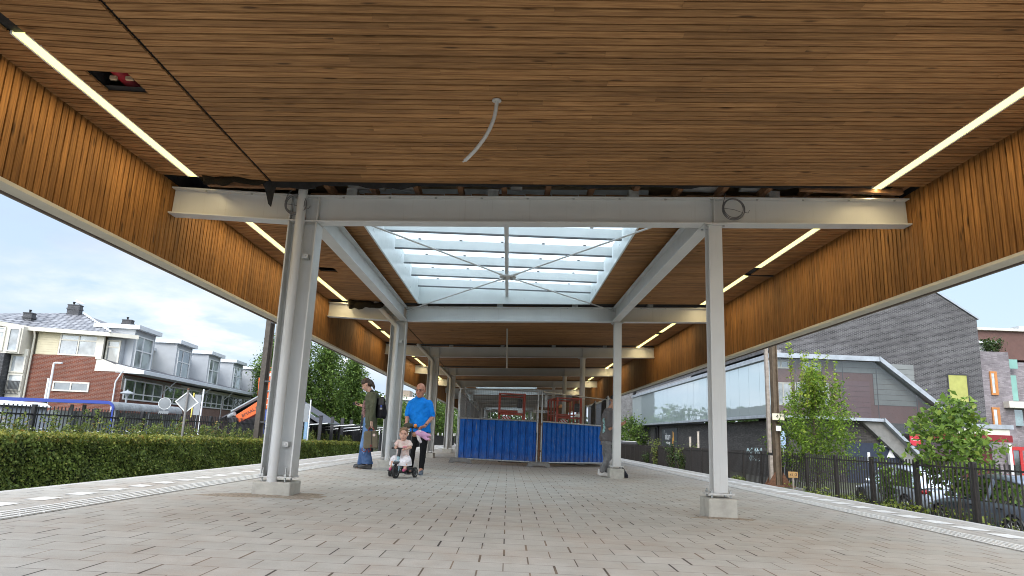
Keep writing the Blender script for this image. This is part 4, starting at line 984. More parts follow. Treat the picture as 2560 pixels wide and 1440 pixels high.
for a, b in zip(ys2, ys2[1:]):
    win(bt, a, b-.35, 1.72, 2.74, .0, [.25, .5, .75], .32, RG, M_WHITE, side=True)
    LB().tube([(.8, b-.4, 3.0), (.05, b-.4, 2.25), (.05, b-.4, GZ)], .03, 8).build('strut', M_ZINC2, bt, True)
ac_n = 0
for y in (10.2, 15.9, 21.8):
    o = LB().box(-1.7, -1.25, y, y+.75, 5.0, 5.62).build('air_conditioner', M_ZINC2, bt, bevel=.02); LB().torus((-1.24, y+.35, 5.32), .2, .015, axes((0, 1, 0)), 20, 6).build('fan_grille', M_DARKST, o)
q = Vector((OX, OY, 0))+ML @ Vector((-4.2, 3.2, 6.7)); gl = thing('gull', 'white gull perched on the middle chimney', 'gull', q)
MB().ell(q+Vector((0, 0, .14)), .19, .08, .08, M=Matrix.Rotation(R(18), 3, 'Y')).ell(q+Vector((-.16, 0, .25)), .055, .05, .05).tube([q+Vector((-.13, 0, .18)), q+Vector((-.16, 0, .25))], [.06, .045], 8).tube([q+Vector((-.20, 0, .25)), q+Vector((-.27, 0, .23))], [.018, .004], 6).tube([q+Vector((0, .03, 0)), q+Vector((0, .03, .1))], .012, 5).tube([q+Vector((0, -.03, 0)), q+Vector((0, -.03, .1))], .012, 5).tube([q+Vector((.12, 0, .12)), q+Vector((.3, 0, .07))], [.06, .012], 6).build('body', M_WHITE, gl, True)
# ---------------------------------------------------------------- bus shelter, van, crane, shed
t = NT('shelter blue'); t.fin((.02, .05, .30), .35); M_SBLUE = t.m
M_CORR = mat('weathered corrugated roof', (.25, .265, .27), .6, .25, 4)
c0 = atY(0, 998, 24); c1 = atY(283, 1018, 24); sh = thing('bus_shelter', 'blue-edged bus shelter with rounded grey corrugated roof', 'shelter', (c1.x-2, 24, GZ))
xr, zt = c1.x+.02, c1.z+.21; xl = xr-5.5
sec = [(xl, zt-.02)] + [(xr-.28+.28*math.sin(a), zt-.28+.28*math.cos(a)) for a in np.linspace(0, math.pi/2, 8)] + [(xr, zt-1.0)]
def sweep(pts, off, th_, y0, dy):
    m = MB(); n = len(pts); inn = [(x-(th_ if i == n-1 else th_*.7*(i/n)), z-th_*(1-i/n*.9)) for i, (x, z) in enumerate(pts)]
    for i in range(n-1): m.prism([(pts[i][0], y0, pts[i][1]), (pts[i+1][0], y0, pts[i+1][1]), (inn[i+1][0], y0, inn[i+1][1]), (inn[i][0], y0, inn[i][1])], (0, dy, 0))
    return m
sweep(sec, 0, .12, 24, .07).build('front_arch', M_SBLUE, sh)
m = MB(); ny = 60
for j in range(ny+1):
    yy = 24.08+5*j/ny; dd = .004*math.cos(j*math.pi)
    for x, z in sec[:-1]: m.v.append((x+dd, yy, z-.02+dd))
n = len(sec)-1; m.add(0, [(j*n+i, (j+1)*n+i, (j+1)*n+i+1, j*n+i+1) for j in range(ny) for i in range(n-1)]); m.build('roof', M_CORR, sh)
m = MB()
for yy in (24.2, 26.5, 28.8): m.box(xl+1, xl+1.1, yy, yy+.1, GZ, zt-.1).box(xr-.12, xr-.04, yy, yy+.08, GZ, zt-.3).box(xr-2.6, xr-2.5, yy, yy+.1, GZ, zt-.12)
m.build('post', M_ALU, sh); MB().box(xl, xr-.2, 29.0, 29.06, GZ+.3, zt-.35).build('back_panel', mat('grey shelter glass', (.25, .29, .29), .3), sh)
tag(sh, sh['label'])
MB().box(xr-1.0, xr-.6, 23.5, 23.9, GZ, .9).build('ticket_machine', M_SBLUE) if False else None
vn = thing('parked_van', 'white van roof and windows seen through the black railing on the far left', 'van', (-14.6, 18.6, GZ))
prof = [(-18.5, GZ+.25), (-12.2, GZ+.25), (-12.05, GZ+1.0), (-12.5, GZ+1.25), (-13.1, GZ+2.22), (-13.3, GZ+2.30), (-18.5, GZ+2.36)]
MB().prism([(x, 18.0, z) for x, z in prof], (0, 1.9, 0)).build('body', mat('van grey', (.20, .215, .23), .35, .05), vn, bevel=.06)
MB().prism([(-13.0, 17.95, GZ+2.24), (-13.2, 17.95, GZ+2.36), (-18.5, 17.95, GZ+2.43), (-18.5, 17.95, GZ+2.31)], (0, 2.0, 0)).build('roof', M_WHITE, vn)
MB().prism([(-13.2, 17.99, GZ+2.1), (-12.65, 17.99, GZ+1.28), (-14.2, 17.99, GZ+1.28), (-14.2, 17.99, GZ+2.1)], (0, .02, 0)).box(-18.4, -14.3, 17.98, 18.0, GZ+1.2, GZ+2.15).build('side_window', RG, vn)
for x in (-13.1, -17): MB().lathe([(.1, -.1), (.32, -.1), (.34, 0), (.32, .1), (.1, .1)], (x, 18.05, GZ+.33), 'Y', 20).build('wheel', M_BLACK, vn, True)
M_OR = mat('crane orange', (.72, .125, .018), .42, .12, 5)
cr_ = thing('truck_crane', 'orange telescopic crane truck parked behind the brown mast', 'crane', (-11.8, 33, GZ))
a = atY(592, 1046, 33); b = atY(665, 1006, 33); u_ = (b-a).normalized(); up_ = Vector((-u_.z, 0, u_.x))
b2 = b+u_*.6
MB().prism([a-up_*.22, b2-up_*.30, b2+up_*.30, a+up_*.16], (0, .5, 0)).build('boom', M_OR, cr_, bevel=.02)
MB().tube([a+up_*.42-u_*.1, b2+up_*.42], .05, 10).tube([a+up_*.30-u_*.35+Vector((0, .2, 0)), a+up_*.25], .10, 10).build('boom_tube', M_ALU, cr_, True)
MB().obox(a+up_*.05-u_*.2+Vector((0, .25, 0)), .3, .4, .4).build('boom_head', M_DARKST, cr_)
tm = text_mb('BMAAL.COM', a.lerp(b, .56)-up_*.03+Vector((0, -.012, 0)), .21, axes(u_, up_), .004); tm.build('lettering', M_BLACK, cr_)
mm = MB(); cc_ = a.lerp(b, 1.0)+Vector((.06, -.015, .03)); mm.torus(cc_, .13, .02, axes(u_, up_) @ Matrix.Diagonal((1.5, 1, 1)), 24, 6); mm.build('logo_ring', M_WHITE, cr_)
tur = atY(682, 935, 33.5); MB().box(tur.x-.45, tur.x+.55, 33.4, 34.4, 1.95, tur.z+.12).build('cab', M_OR, cr_, bevel=.05)
MB().box(tur.x-.2, tur.x+.3, 33.38, 33.4, tur.z-.12, tur.z+.02).build('notice_plate', M_WHITE, cr_)
hr = MB()
for q in np.linspace(-.4, .5, 6): hr.tube([(tur.x+q, 33.45, tur.z+.1), (tur.x+q, 33.45, tur.z+.3)], .012, 5)
hr.tube([(tur.x-.4, 33.45, tur.z+.3), (tur.x+.5, 33.45, tur.z+.3)], .012, 5).tube([(tur.x-.5, 33.5, .8), (tur.x-.62, 33.5, 3.0)], .04, 6).tube([(tur.x-.38, 33.5, .8), (tur.x-.48, 33.5, 3.0)], .04, 6); hr.build('guard_rail', M_OR, cr_)
MB().box(tur.x-.2, tur.x+.5, 33.5, 34.4, 1.3, 1.95).build('turntable', M_DARKST, cr_); MB().tube([(tur.x-.15, 33.6, .3), (tur.x-.05, 33.6, 1.5)], .22, 12).build('jib_post', M_OR, cr_, True)
MB().box(-15.5, -10.9, 33.2, 35.2, -.65, -.1).box(-11.75, -11.3, 33.0, 33.19, .3, 1.5).build('chassis', mat('truck blue', (.05, .09, .32), .4), cr_, bevel=.04)
for x in (-14.8, -13.7, -11.6): MB().lathe([(.2, -.15), (.48, -.15), (.5, 0), (.48, .15), (.2, .15)], (x, 33.3, -.7), 'Y', 20).build('wheel', M_BLACK, cr_, True)
sd_ = thing('shed', 'black timber shed with slate roof and skylights beneath the trees', 'shed', (-12, 41, GZ))
MB().box(-16, -11.1, 40, 44, GZ, 1.0).prism([(-16, 40, 1.0), (-11.1, 40, 1.0), (-13.5, 40, 2.45)], (0, 4, 0)).build('wall', mat('black weatherboard', (.02, .02, .022), .8, .2, 6), sd_)
rf = MB().prism([(-13.6, 39.7, 2.58), (-10.6, 39.7, .92), (-10.6, 39.7, 1.0), (-13.6, 39.7, 2.68)], (0, 4.6, 0)).prism([(-13.6, 39.7, 2.58), (-16.4, 39.7, .92), (-16.4, 39.7, 1.0), (-13.6, 39.7, 2.68)], (0, 4.6, 0)).build('roof', mat('slate roof', (.09, .09, .105), .55, .2, 6), sd_)
MB().prism([(-11.6, 40.5, 1.57), (-11.15, 40.5, 1.31), (-11.15, 40.5, 1.35), (-11.6, 40.5, 1.61)], (0, .9, 0)).build('roof_window', RG2, rf)
# carport panels and black posts beyond the hedge
M_SOL = mat('pale glass panel', (.34, .40, .39), .25, .05, 3)
for i in range(6):
    x, y = -10.9+.62*i*.78, 38+i*4.4
    th = thing('glass_awning', ['first pale glass awning with white edge beyond the hedge', 'second pale glass awning beyond the hedge', 'third pale glass awning beyond the hedge', 'fourth pale glass awning beyond the hedge', 'fifth pale glass awning, close to the woman', 'sixth pale glass awning, behind the woman'][i], 'awning', (x, y, GZ), 'glass awnings beyond the hedge')
    MB().prism([(x-1.2, y, .72), (x+1.1, y, .98), (x+1.1, y+2.4, .98), (x-1.2, y+2.4, .72)], (0, 0, .03)).build('panel', M_SOL, th)
    MB().prism([(x-1.25, y-.08, .70), (x+1.15, y-.08, .97), (x+1.15, y-.08, 1.02), (x-1.25, y-.08, .75)], (0, .07, 0)).prism([(x-1.25, y-.08, .5), (x+.2, y-.08, .70), (x+.2, y-.08, .745), (x-1.25, y-.08, .545)], (0, .07, 0)).build('edge', M_WHITE, th)
    MB().box(x-.05, x+.05, y+1, y+1.1, GZ, .85).build('post', M_DARKST, th)
for i, (px, py) in enumerate(((802, 1041), (831, 1044), (856, 1047), (878, 1051), (899, 1053))):
    q = atY(px, py, 36+i*5); h = .17*(36+i*5)/36
    o = MB().box(q.x-h*.42, q.x+h*.42, q.y, q.y+h*.8, GZ, q.z).box(q.x-h*.47, q.x+h*.47, q.y-.02, q.y+h*.8+.02, q.z, q.z+.05).build('gate_post', M_DARKST, at=(q.x, q.y, GZ))
    tag(o, ['black square gate post nearest the shed', 'second black gate post from the shed', 'third black gate post from the shed', 'fourth black gate post from the shed', 'black gate post just left of the woman'][i], 'post', 'black gate posts beyond the hedge')
q = atY(768, 1056, 34); tag(MB().tube([(q.x, q.y, GZ), (q.x, q.y, q.z+.28)], .12, 14).lathe([(.13, 0), (.13, .05), (.08, .07)], (q.x, q.y, q.z+.28), 'Z', 14).build('blue_bollard', mat('pale blue plastic', (.25, .42, .60), .5), smooth=True, at=(q.x, q.y, GZ)), 'pale blue round post beside the black shed', 'bollard')
# trees behind
g_ = 'tall trees beyond the hedge'
for i, (px, Yd, top, r_, lab) in enumerate(((752, 50, 838, 1.55, 'tall upright tree emerging right of the front left column'), (826, 52, 858, 1.75, 'broad tall tree in the middle of the group beyond the hedge'), (888, 54, 892, 1.15, 'slim tall tree behind the woman\'s head'), (690, 56, 850, 1.5, 'tall tree mostly hidden behind the front left column'))):
    q = atY(px, top, Yd); tree('tree', lab, 'tree', q.x, Yd, GZ, q.z-GZ, r_, 15000, .16, L_POP, 'upright', g_, seed=20+i, trunk=.2, base=.20, limbs=44, spread=(r_*.16, r_*.16, r_*.24))
for i, (px, Yd, top, r_, lab) in enumerate(((975, 66, 990, 1.6, 'round green tree behind the second left column'), (1003, 75, 1000, 1.8, 'small round tree below the tan roof block'), (1098, 95, 985, 3.0, 'bushy tree seen left of the far columns'), (1120, 110, 1010, 3.0, 'far bushy tree beside the hoarding'), (640, 75, 905, 1.6, 'treetop rising over the terrace roof'), (920, 70, 1010, 1.7, 'low tree behind the woman'))):
    q = atY(px, top, Yd); tree('tree', lab, 'tree', q.x, Yd, GZ, q.z-GZ, r_, 5000, .26, L_POP, 'round', 'far trees on the left', seed=40+i, trunk=.2, base=.1, limbs=24, spread=(r_*.2, r_*.2, r_*.22))
hm = MB(); P = []
for i in range(90):
    x = -60+i*1.25+rgw.uniform(-1, 1); y = 128+rgw.uniform(-6, 6); h = rgw.uniform(4, 9)
    n = 260; P.append(np.stack([x+RNG.normal(size=n)*1.5, y+RNG.normal(size=n)*1.3, GZ+h*RNG.random(n)**.8], 1))
tag(leaves(np.concatenate(P), .8, 'woods', L_DK), 'dark belt of far trees closing the view beyond the platform', 'woods', kind='stuff')
q = atY(1012, 985, 85); th = thing('far_building', 'far white building with tan block on its roof, above the man\'s shoulder', 'building', (q.x, 85, GZ))
MB().box(q.x-4, q.x+1.4, 85, 92, GZ, q.z-.75).build('wall', mat('far grey wall', (.25, .27, .27), .7), th); MB().box(q.x-4.2, q.x+1.8, 84.7, 92, q.z-.74, q.z-.35).build('roof_edge', M_WHITE, th); MB().box(q.x-.45, q.x+.55, 85.2, 88, q.z-.34, q.z+.45).build('roof_block', mat('tan block', (.30, .24, .18), .8), th)
fw_ = MB()
for i in range(3):
    th = thing('dark_screen_fence', ['dark grey solid fence panel behind the woman and man', 'dark grey fence panel behind the man', 'far dark grey fence panel left of the hoarding'][i], 'fence panel', (-5.2+i*1.35, 49+i*13, -.3), 'dark screen fences at the platform end')
    x0, y0 = (-8.4, 46) if i == 0 else ((-6.5, 52) if i == 1 else (-5.1, 68)); x1, y1 = x0+1.9, y0+8
    MB().prism([(x0, y0, GZ), (x1, y1, GZ), (x1, y1, .45), (x0, y0, .5)], (.05, 0, 0)).build('panel', M_DARKST, th)
    pk = MB()
    for j in range(9): q_ = j/8; pk.obox((x0+(x1-x0)*q_, y0+(y1-y0)*q_, .56), .06, .06, .24)
    pk.build('white_pickets', M_WHITE, th)
# ================================================================ right side
M_FENR = mat('brown-black railing', (.035, .030, .027), .55, .2, 10)
zt_ = lambda y: .70-.0056*y
palisade('metal_fence', 'dark brown metal railing along the right side in front of the cars', 10.4, 9.2, 66, zt_, lambda y: GZ, .150, 2.19, M_FENR, .014, (.13,), pw=.09)
# ---- overhead mast with kilometre signs
mx_, my_ = 9.55, 25.0
th = thing('catenary_mast', 'rust-brown overhead-line mast carrying the sign 47', 'mast', (mx_, my_, GZ), 'overhead line masts')
MB().ibeam((mx_, my_, -.55), (mx_, my_, 8.5), .21, .20, (1, .2, 0), .02, .014).build('pole', mat('rusty brown mast', (.155, .115, .075), .75, .3, 5, .1, 60), th)
tmast = mat('pale wood batten', (.34, .29, .24), .85, .25, 8)
MB().box(mx_-.33, mx_-.22, my_-.12, my_+.02, .55, 8.4).box(mx_-.30, mx_-.19, my_-.12, my_+.02, -.5, .45).build('cable_cover', tmast, th); 
gs = MB()
for sx in (-1, 1): gs.prism([(mx_+sx*.13, my_-.15, -.55), (mx_+sx*.42, my_-.15, -.55), (mx_+sx*.13, my_-.15, -.1)], (0, .03, 0)).prism([(mx_+sx*.13, my_+.12, -.55), (mx_+sx*.42, my_+.12, -.55), (mx_+sx*.13, my_+.12, -.1)], (0, .03, 0))
gs.box(mx_-.5, mx_+.5, my_-.3, my_+.3, -.6, -.555); gs.build('foot_plate', M_RUST, th)
MB().box(mx_-.62, mx_+.75, my_-.45, my_+.6, GZ, -.61).build('foundation', M_BLOCK, th)
c = atY(1946, 1042, my_-.22); o = MB().box(c.x-.215, c.x+.215, c.y, c.y+.012, c.z-.115, c.z+.115).build('mast_number_sign', mat('cream sign face', (.78, .72, .52), .5, .04), at=c, bevel=.01)
tag(o, 'cream rectangular sign reading 47 with arrow fixed to the mast', 'sign')
MB().box(c.x-.228, c.x+.228, c.y+.004, c.y+.018, c.z-.128, c.z+.128).build('rim', M_BLACK, o)
text_mb('47', c+Vector((.01, -.003, 0)), .21, axes((1, 0, 0)), .002).build('lettering', M_BLACK, o)
ar = MB(); A0 = c+Vector((.125, -.003, .02))
for a_, b_ in (((0, 0), (.05, .03)), ((.05, .03), (.085, -.04)), ((.06, -.015), (.085, -.04)), ((.085, -.04), (.088, -.005))): ar.tube([A0+Vector((a_[0], 0, a_[1])), A0+Vector((b_[0], 0, b_[1]))], .006, 5)
ar.build('arrow', M_BLACK, o)
c = atY(1971, 1071, my_-.16) if False else atY(1946.5, 1071, my_-.2); o = MB().box(c.x-.09, c.x+.09, c.y, c.y+.01, c.z-.09, c.z+.09).build('blank_plate', M_WHITE, at=c); tag(o, 'small blank white plate on the mast under the 47 sign', 'plate')
c = atY(1983, 1187, 24.2); th = thing('kilometre_post', 'low orange-brown plate reading 47.0 on a post beside the mast', 'sign', (c.x, c.y, GZ))
MB().box(c.x-.165, c.x+.165, c.y, c.y+.012, c.z-.10, c.z+.10).build('plate', mat('orange brown plate', (.45, .27, .10), .6, .15, 8), th, bevel=.01)
text_mb('47.', c+Vector((-.045, -.003, -.01)), .125, axes((1, 0, 0)), .002).build('lettering', M_BLACK, th); text_mb('0', c+Vector((.085, -.003, .005)), .165, axes((1, 0, 0)), .002).build('lettering', M_BLACK, th)
MB().tube([(c.x, c.y+.03, GZ), (c.x, c.y+.03, c.z+.05)], .03, 8).build('post', tmast, th)
# ---- dark brick building
M_BR = brick_mat('dark clinker brick', (.040, .038, .040), (.092, .088, .092), (.19, .185, .18), .25, .075, .010, .22)
M_BR2 = brick_mat('dark-jointed clinker brick', (.055, .050, .047), (.10, .092, .085), (.035, .033, .03), .30, .078, .008, .18)  # browner clinker with dark joints for the lower walls
M_LEDGE = mat('zinc ledge', (.40, .43, .46), .4, .18, 2, metal=.3)
BX, BY, BYE = 16.0, 42.0, 90.0
bd = thing('brick_building', 'large dark brick building with a glazed upper gallery and sloping glazed stair', 'building', (BX, BY, GZ))
# long side: low wall, glass band, upper wall
MB().box(BX+.35, BX+10, BY+.8, BYE, GZ, 2.3).build('lower_wall', M_BR2, bd)
MB().box(BX+.43, BX+10.3, BY+1.0, BYE, 6.62, 11.2).build('upper_wall', M_BR, bd)
gb = MB().prism([(BX+6.4, BY+.62, 6.3), (BX+6.4, BY+.62, GZ), (29.2, BY+.62, GZ), (29.2, BY+.62, 9.03), (26.55, BY+.62, 10.78), (BX+.4, BY+.62, 17.5), (BX+.4, BY+.62, 6.3)], (0, 20, 0)); gb.build('gable_wall', M_BR, bd)
MB().prism([(29.3, BY+.55, 9.03), (26.5, BY+.55, 10.86), (26.5, BY+.55, 10.96), (29.36, BY+.55, 9.10)], (0, 20.2, 0)).build('roof_edge', M_LEDGE, bd)
# ledges
MB().box(BX-.30, BX+.4, BY-.1, BYE, 2.42, 2.60).box(BX-.30, BX+6.38, BY-.4, BY-.11, 2.42, 2.60).build('lower_ledge', M_LEDGE, bd)
MB().box(BX-.2, BX+.4, BY+.3, BYE, 6.0, 6.28).box(BX-.2, BX+6.36, BY-.4, BY+.6, 6.02, 6.30).build('upper_ledge', M_LEDGE, bd)
MB().box(BX+.4, BX+.8, BY+.6, BYE, 6.32, 6.62).build('brick_strip', mat('lime-stained brick', (.34, .33, .32), .9, .45, 5), bd)
t = NT('gallery glass'); p = t.pos(False); t.fin((.42, .49, .48), .35, 0, .3)
gl = t.add('ShaderNodeBsdfGlossy', {0: (.92, .98, 1, 1), 'Roughness': .02}); t.put(gl, 'Normal', t.add('ShaderNodeBump', {'Height': t.noise(p, .8, 3), 'Strength': .06, 'Distance': .05}).outputs[0])
mx = t.add('ShaderNodeMixShader', {0: .5, 1: t.b.outputs[0], 2: gl.outputs[0]}); t.l.new(mx.outputs[0], t.o.inputs[0]); M_GAL = t.m
m = MB(); k = 0; y = BY+.35
gw = MB(); rg = random.Random(3)
while y < BYE-.5:
    d_ = rg.uniform(-.004, .004); gw.prism([(BX+d_, y+.012, 2.61), (BX-d_, y+2.0-.012, 2.61), (BX-d_, y+2.0-.012, 5.99), (BX+d_, y+.012, 5.99)], (.02, 0, 0)); m.box(BX+.021, BX+.05, y-.012, y+.012, 2.61, 5.99); y += 2.0
gw.build('gallery_glass', M_GAL, bd); m.build('glazing_bar', M_DARKST, bd)
MB().box(BX-.06, BX+.06, BY-.06, BY+.33, 2.61, 6.0).build('corner_post', M_DARKST, bd)
# stair gallery facing the viewer: panes over walls painted as a reflected brick building
ST = [(BX+.06, 2.61), (BX+6.3, 2.61), (BX+8.7, .1), (BX+12.2, -1.15), (BX+12.2, 1.1), (BX+10.0, 3.55), (BX+6.34, 6.2) if False else (BX+6.3, 6.01), (BX+.06, 6.01)]
ST = [(BX+.06, 2.61), (BX+6.3, 2.61), (BX+9.4, -.55), (BX+11.0, -.55), (BX+12.4, 1.25), (BX+6.3, 6.01), (BX+.06, 6.01)]
MB().poly([(x, BY-.1, z) for x, z in ST]).build('stair_glass', glass_mat('stair glass', (.88, .90, .90), .02), bd)
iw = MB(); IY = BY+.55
iw.poly([(x, IY, z) for x, z in ST]); iw.build('reflected_wall', mat('red brown reflected wall', (.15, .06, .048), .7, .1, 2), bd)  # added wall, coloured like the brick building mirrored in the glass
m = MB()
for i in range(11): m.box(BX+6.35 if i > 1 else BX+4.0, BX+8.9, IY-.06, IY-.03, 6.0-.32*(i+1)+.01, 6.0-.32*i-.01) if i < 8 else None
m.build('reflected_cladding', mat('grey cladding', (.20, .21, .20), .5, .08, 2), bd)  # cladding of the mirrored building, modelled behind the glass
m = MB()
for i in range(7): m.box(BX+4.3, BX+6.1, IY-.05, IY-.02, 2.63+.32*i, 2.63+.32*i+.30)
m.build('reflected_red_panel', mat('dull red panel', (.15, .058, .062), .5, .1, 2), bd)  # red panels painting the same reflection
for x0, x1, z0, z1 in ((.25, 1.3, 3.2, 4.6), (1.5, 3.6, 3.3, 4.65), (.2, 1.2, 5.45, 5.95), (2.0, 3.2, 5.4, 5.95)):  # windows of the reflected building, built behind the pane
    f = MB(); f.box(BX+x0, BX+x1, IY-.06, IY-.02, z0, z0+.08).box(BX+x0, BX+x1, IY-.06, IY-.02, z1-.08, z1).box(BX+x0, BX+x0+.08, IY-.06, IY-.02, z0+.08, z1-.08).box(BX+x1-.08, BX+x1, IY-.06, IY-.02, z0+.08, z1-.08).box(BX+(x0+x1)/2-.04, BX+(x0+x1)/2+.04, IY-.06, IY-.02, z0+.08, z1-.08)
    o = f.build('window', M_CR, bd); MB().box(BX+x0+.05, BX+x1-.05, IY-.035, IY-.025, z0+.05, z1-.05).build('pane', RG2, o)
m = MB()
for x in (1.35, 2.9, 4.2, 6.25): m.box(BX+x, BX+x+.035, BY-.09, BY-.05, 2.62, 6.0)
m.prism([(BX+8.6, BY-.09, .35), (BX+8.64, BY-.09, .35), (BX+8.64, BY-.09, 4.1), (BX+8.6, BY-.09, 4.1)], (0, .04, 0)); m.build('stair_mullion', M_DARKST, bd)
def slab(p, q, h, y0, dy): return MB().prism([(p[0], y0, p[1]), (q[0], y0, q[1]), (q[0], y0, q[1]+h), (p[0], y0, p[1]+h)], (0, dy, 0))
slab((BX+6.38, 6.02), (BX+12.6, 1.15), .30, BY-.45, 1.0).build('stair_top_rail', M_LEDGE, bd)
slab((BX+6.39, 2.40), (BX+9.9, -1.1), .24, BY-.5, .4).build('stair_string', M_LEDGE, bd)
MB().prism([(BX+5.2, BY-.1, 2.40), (BX+6.4, BY-.1, 2.40), (BX+9.9, BY-.1, -1.1), (BX+9.0, BY-.1, -1.15)], (0, .7, 0)).build('stair_soffit', mat('grey soffit', (.22, .215, .20), .8, .15, 3), bd)
MB().box(BX+.9, BX+13.1, BY+.3, BY+.619, GZ, 2.38).build('ground_wall', M_BR2, bd)
MB().box(BX+4.3, BX+8.2, BY+.24, BY+.299, GZ, 1.15).build('garage_door', mat('dark blue door', (.018, .026, .05), .5, .2, 4), bd)
lt = MB().box(BX+6.2, BX+7.6, BY+.18, BY+.239, .95, 1.02); lt.build('door_sign', M_WHITE, bd)
m = MB().prism([(BX+6.7, BY+.2, .35), (BX+6.95, BY+.2, .85), (BX+7.2, BY+.2, .35)], (0, .03, 0)).box(BX+5.55, BX+5.7, BY+.2, BY+.23, .0, .6); m.build('door_mark', M_WHITE, bd)
# yellow window, canopy band over shop
f = MB(); wx0, wx1, wz0, wz1 = 27.06, 28.2, 3.85, 5.48
MB().box(wx0, wx1, BY+.585, BY+.615, wz0, wz1).build('window', mat('yellow blind', (.40, .40, .11), .6, .12, 3), bd)
MB().box(wx0-.06, wx0, BY+.56, BY+.61, wz0-.06, wz1+.06).box(wx1, wx1+.1, BY+.56, BY+.61, wz0-.06, wz1+.06).box(wx0, wx1, BY+.56, BY+.61, wz1, wz1+.07).build('window_frame', M_DARKST, bd)
sp0 = atY(2320, 1062, BY-.3); sp1 = atY(2505, 1068, BY-.3)
MB().box(26.0, sp1.x, BY-.9, BY+.5, 1.9, 2.25).build('shop_canopy', M_CR, bd); MB().box(24.9, sp1.x+.1, BY-.95, BY-.901, 1.5, 1.9).build('shop_band', mat('shop red', (.22, .014, .02), .5), bd); MB().box(26.0, sp1.x+.2, BY-1.0, BY+.5, 2.251, 2.5).build('shop_gutter', M_LEDGE, bd)
c = atY(2289, 1100, BY-.5); o = MB().box(c.x-.32, c.x+.32, c.y, c.y+.06, c.z-.33, c.z+.33).build('shop_sign', mat('sign red', (.55, .03, .05), .4), bd)
text_mb('Vivant', c+Vector((0, -.004, .02)), .2, axes((1, 0, 0)), .002).build('lettering', M_WHITE, o) if False else text_mb('Vomar', c+Vector((0, -.004, .02)), .2, axes((1, 0, 0)), .002).build('lettering', M_WHITE, o)
MB().box(24.6, 29.0, BY+.2, BY+.3, GZ, 1.34).build('shop_front', mat('dark red front', (.12, .02, .02), .5), bd)
# advertising board and wall graffiti
c0 = atX(1655, 1082, BX+.3); c1 = atX(1694, 1118, BX+.3); ya, yb = c1.y, c0.y
ad = MB().box(BX+.28, BX+.33, ya, yb, .1, 2.0).build('wall_board', mat('slate advertising board', (.045, .048, .055), .5, .1, 2), at=(BX+.28, ya, .1)); tag(ad, 'dark advertising board with white lettering and orange emblem on the brick wall', 'board')
AX = axes((0, -1, 0)); cc = Vector((BX+.265, (ya+yb)/2, 1.05))
text_mb('inkarv', cc+Vector((0, .6, .15)), 1.0, AX, .004).build('lettering', M_WHITE, ad); text_mb('entourage', cc+Vector((0, .4, -.45)), .42, AX, .004).build('lettering', M_WHITE, ad)
text_mb('r', cc+Vector((0, 2.2, .65)), .7, AX, .004).build('lettering', M_WHITE, ad)
e1 = MB().prism([cc+Vector((0, a, b)) for a, b in ((-1.5, .7), (-2.0, .5), (-2.1, -.3), (-1.6, -.2))], (.01, 0, 0)).prism([cc+Vector((-.003, a, b)) for a, b in ((-1.3, .1), (-1.75, -.1), (-1.9, -.75), (-1.35, -.6))], (.01, 0, 0)); e1.build('emblem', mat('emblem orange', (.62, .30, .06), .5, .2, 3), ad)
def scrawl(px, py, rx, rz, n, seed, lab, m_):
    c = atX(px, py, BX+.33); rg = random.Random(seed); mb = MB(); pth = []
    for i in range(n):
        y = c.y+rx*(.5-i/n)*2; pts = [Vector((BX+.345, y+rg.uniform(-.22, .22)*rx*.5, c.z+rg.uniform(-1, 1)*rz)) for _ in range(5)]
        pth += pts[:4]
    mb.tube(pth, .028, 5)
    tag(mb.build('graffiti', m_, at=c), lab, 'graffiti', 'graffiti on the dark brick wall')
M_GRA = mat('pale spray paint', (.50, .66, .68), .7, .2, 6); M_GRW = mat('white spray paint', (.42, .42, .42), .7, .3, 6)
scrawl(1887, 1128, 1.6, .22, 9, 3, 'pale blue graffiti tag on the brick wall left of the mast', M_GRA); scrawl(1886, 1146, 1.1, .20, 7, 4, 'smaller pale graffiti scribble under the blue tag', M_GRA)
scrawl(1595, 1102, 3.2, .55, 9, 5, 'grey-white graffiti at the far end of the brick wall', M_GRW); scrawl(1619, 1107, .9, .4, 4, 6, 'white blob of graffiti right of the grey-white scrawl', M_GRW)
c = atX(1645, 1090, BX+.3); tag(MB().tube([(BX+.2, c.y+.8, 0), (BX+.2, c.y+.8, 2.0), (BX+.2, c.y+.6, 2.2), (BX+.2, c.y-.2, 2.2), (BX+.2, c.y-.4, 2.0), (BX+.2, c.y-.4, 0)], .12, 8).build('bent_vent_pipe', M_BLACKM, smooth=True, at=(BX+.2, c.y, 0)), 'black bent vent pipe on the wall left of the advertising board', 'pipe')
c = atY(1958, 1100, 30); th = thing('pale_blue_panel', 'narrow pale blue panel standing right of the mast', 'sign', (c.x, 30, GZ)); MB().box(c.x-.12, c.x+.12, 30, 30.08, c.z-.35, c.z+.36).build('panel', mat('pale blue panel', (.45, .60, .75), .4), th, bevel=.03); MB().tube([(c.x, 30.04, GZ), (c.x, 30.04, c.z-.3)], .035, 8).build('post', M_ALU, th)  # plain pale blue panel on a post
# old white fence posts near the wall
for i, (px, py) in enumerate(((1725, 1093), (1745, 1080))):
    q = atX(px, py, 10.9); o = MB().box(q.x-.05, q.x+.05, q.y-.05, q.y+.05, GZ, q.z).box(q.x-.06, q.x+.06, q.y-.06, q.y+.06, q.z, q.z+.03).build('wooden_stake', mat('bleached stake', (.52, .46, .38), .85, .3, 10), at=(q.x, q.y, GZ)); tag(o, ['shorter bleached wooden stake among the wall plants', 'taller bleached wooden stake beside the right column'][i], 'stake', 'bleached stakes by the fence')
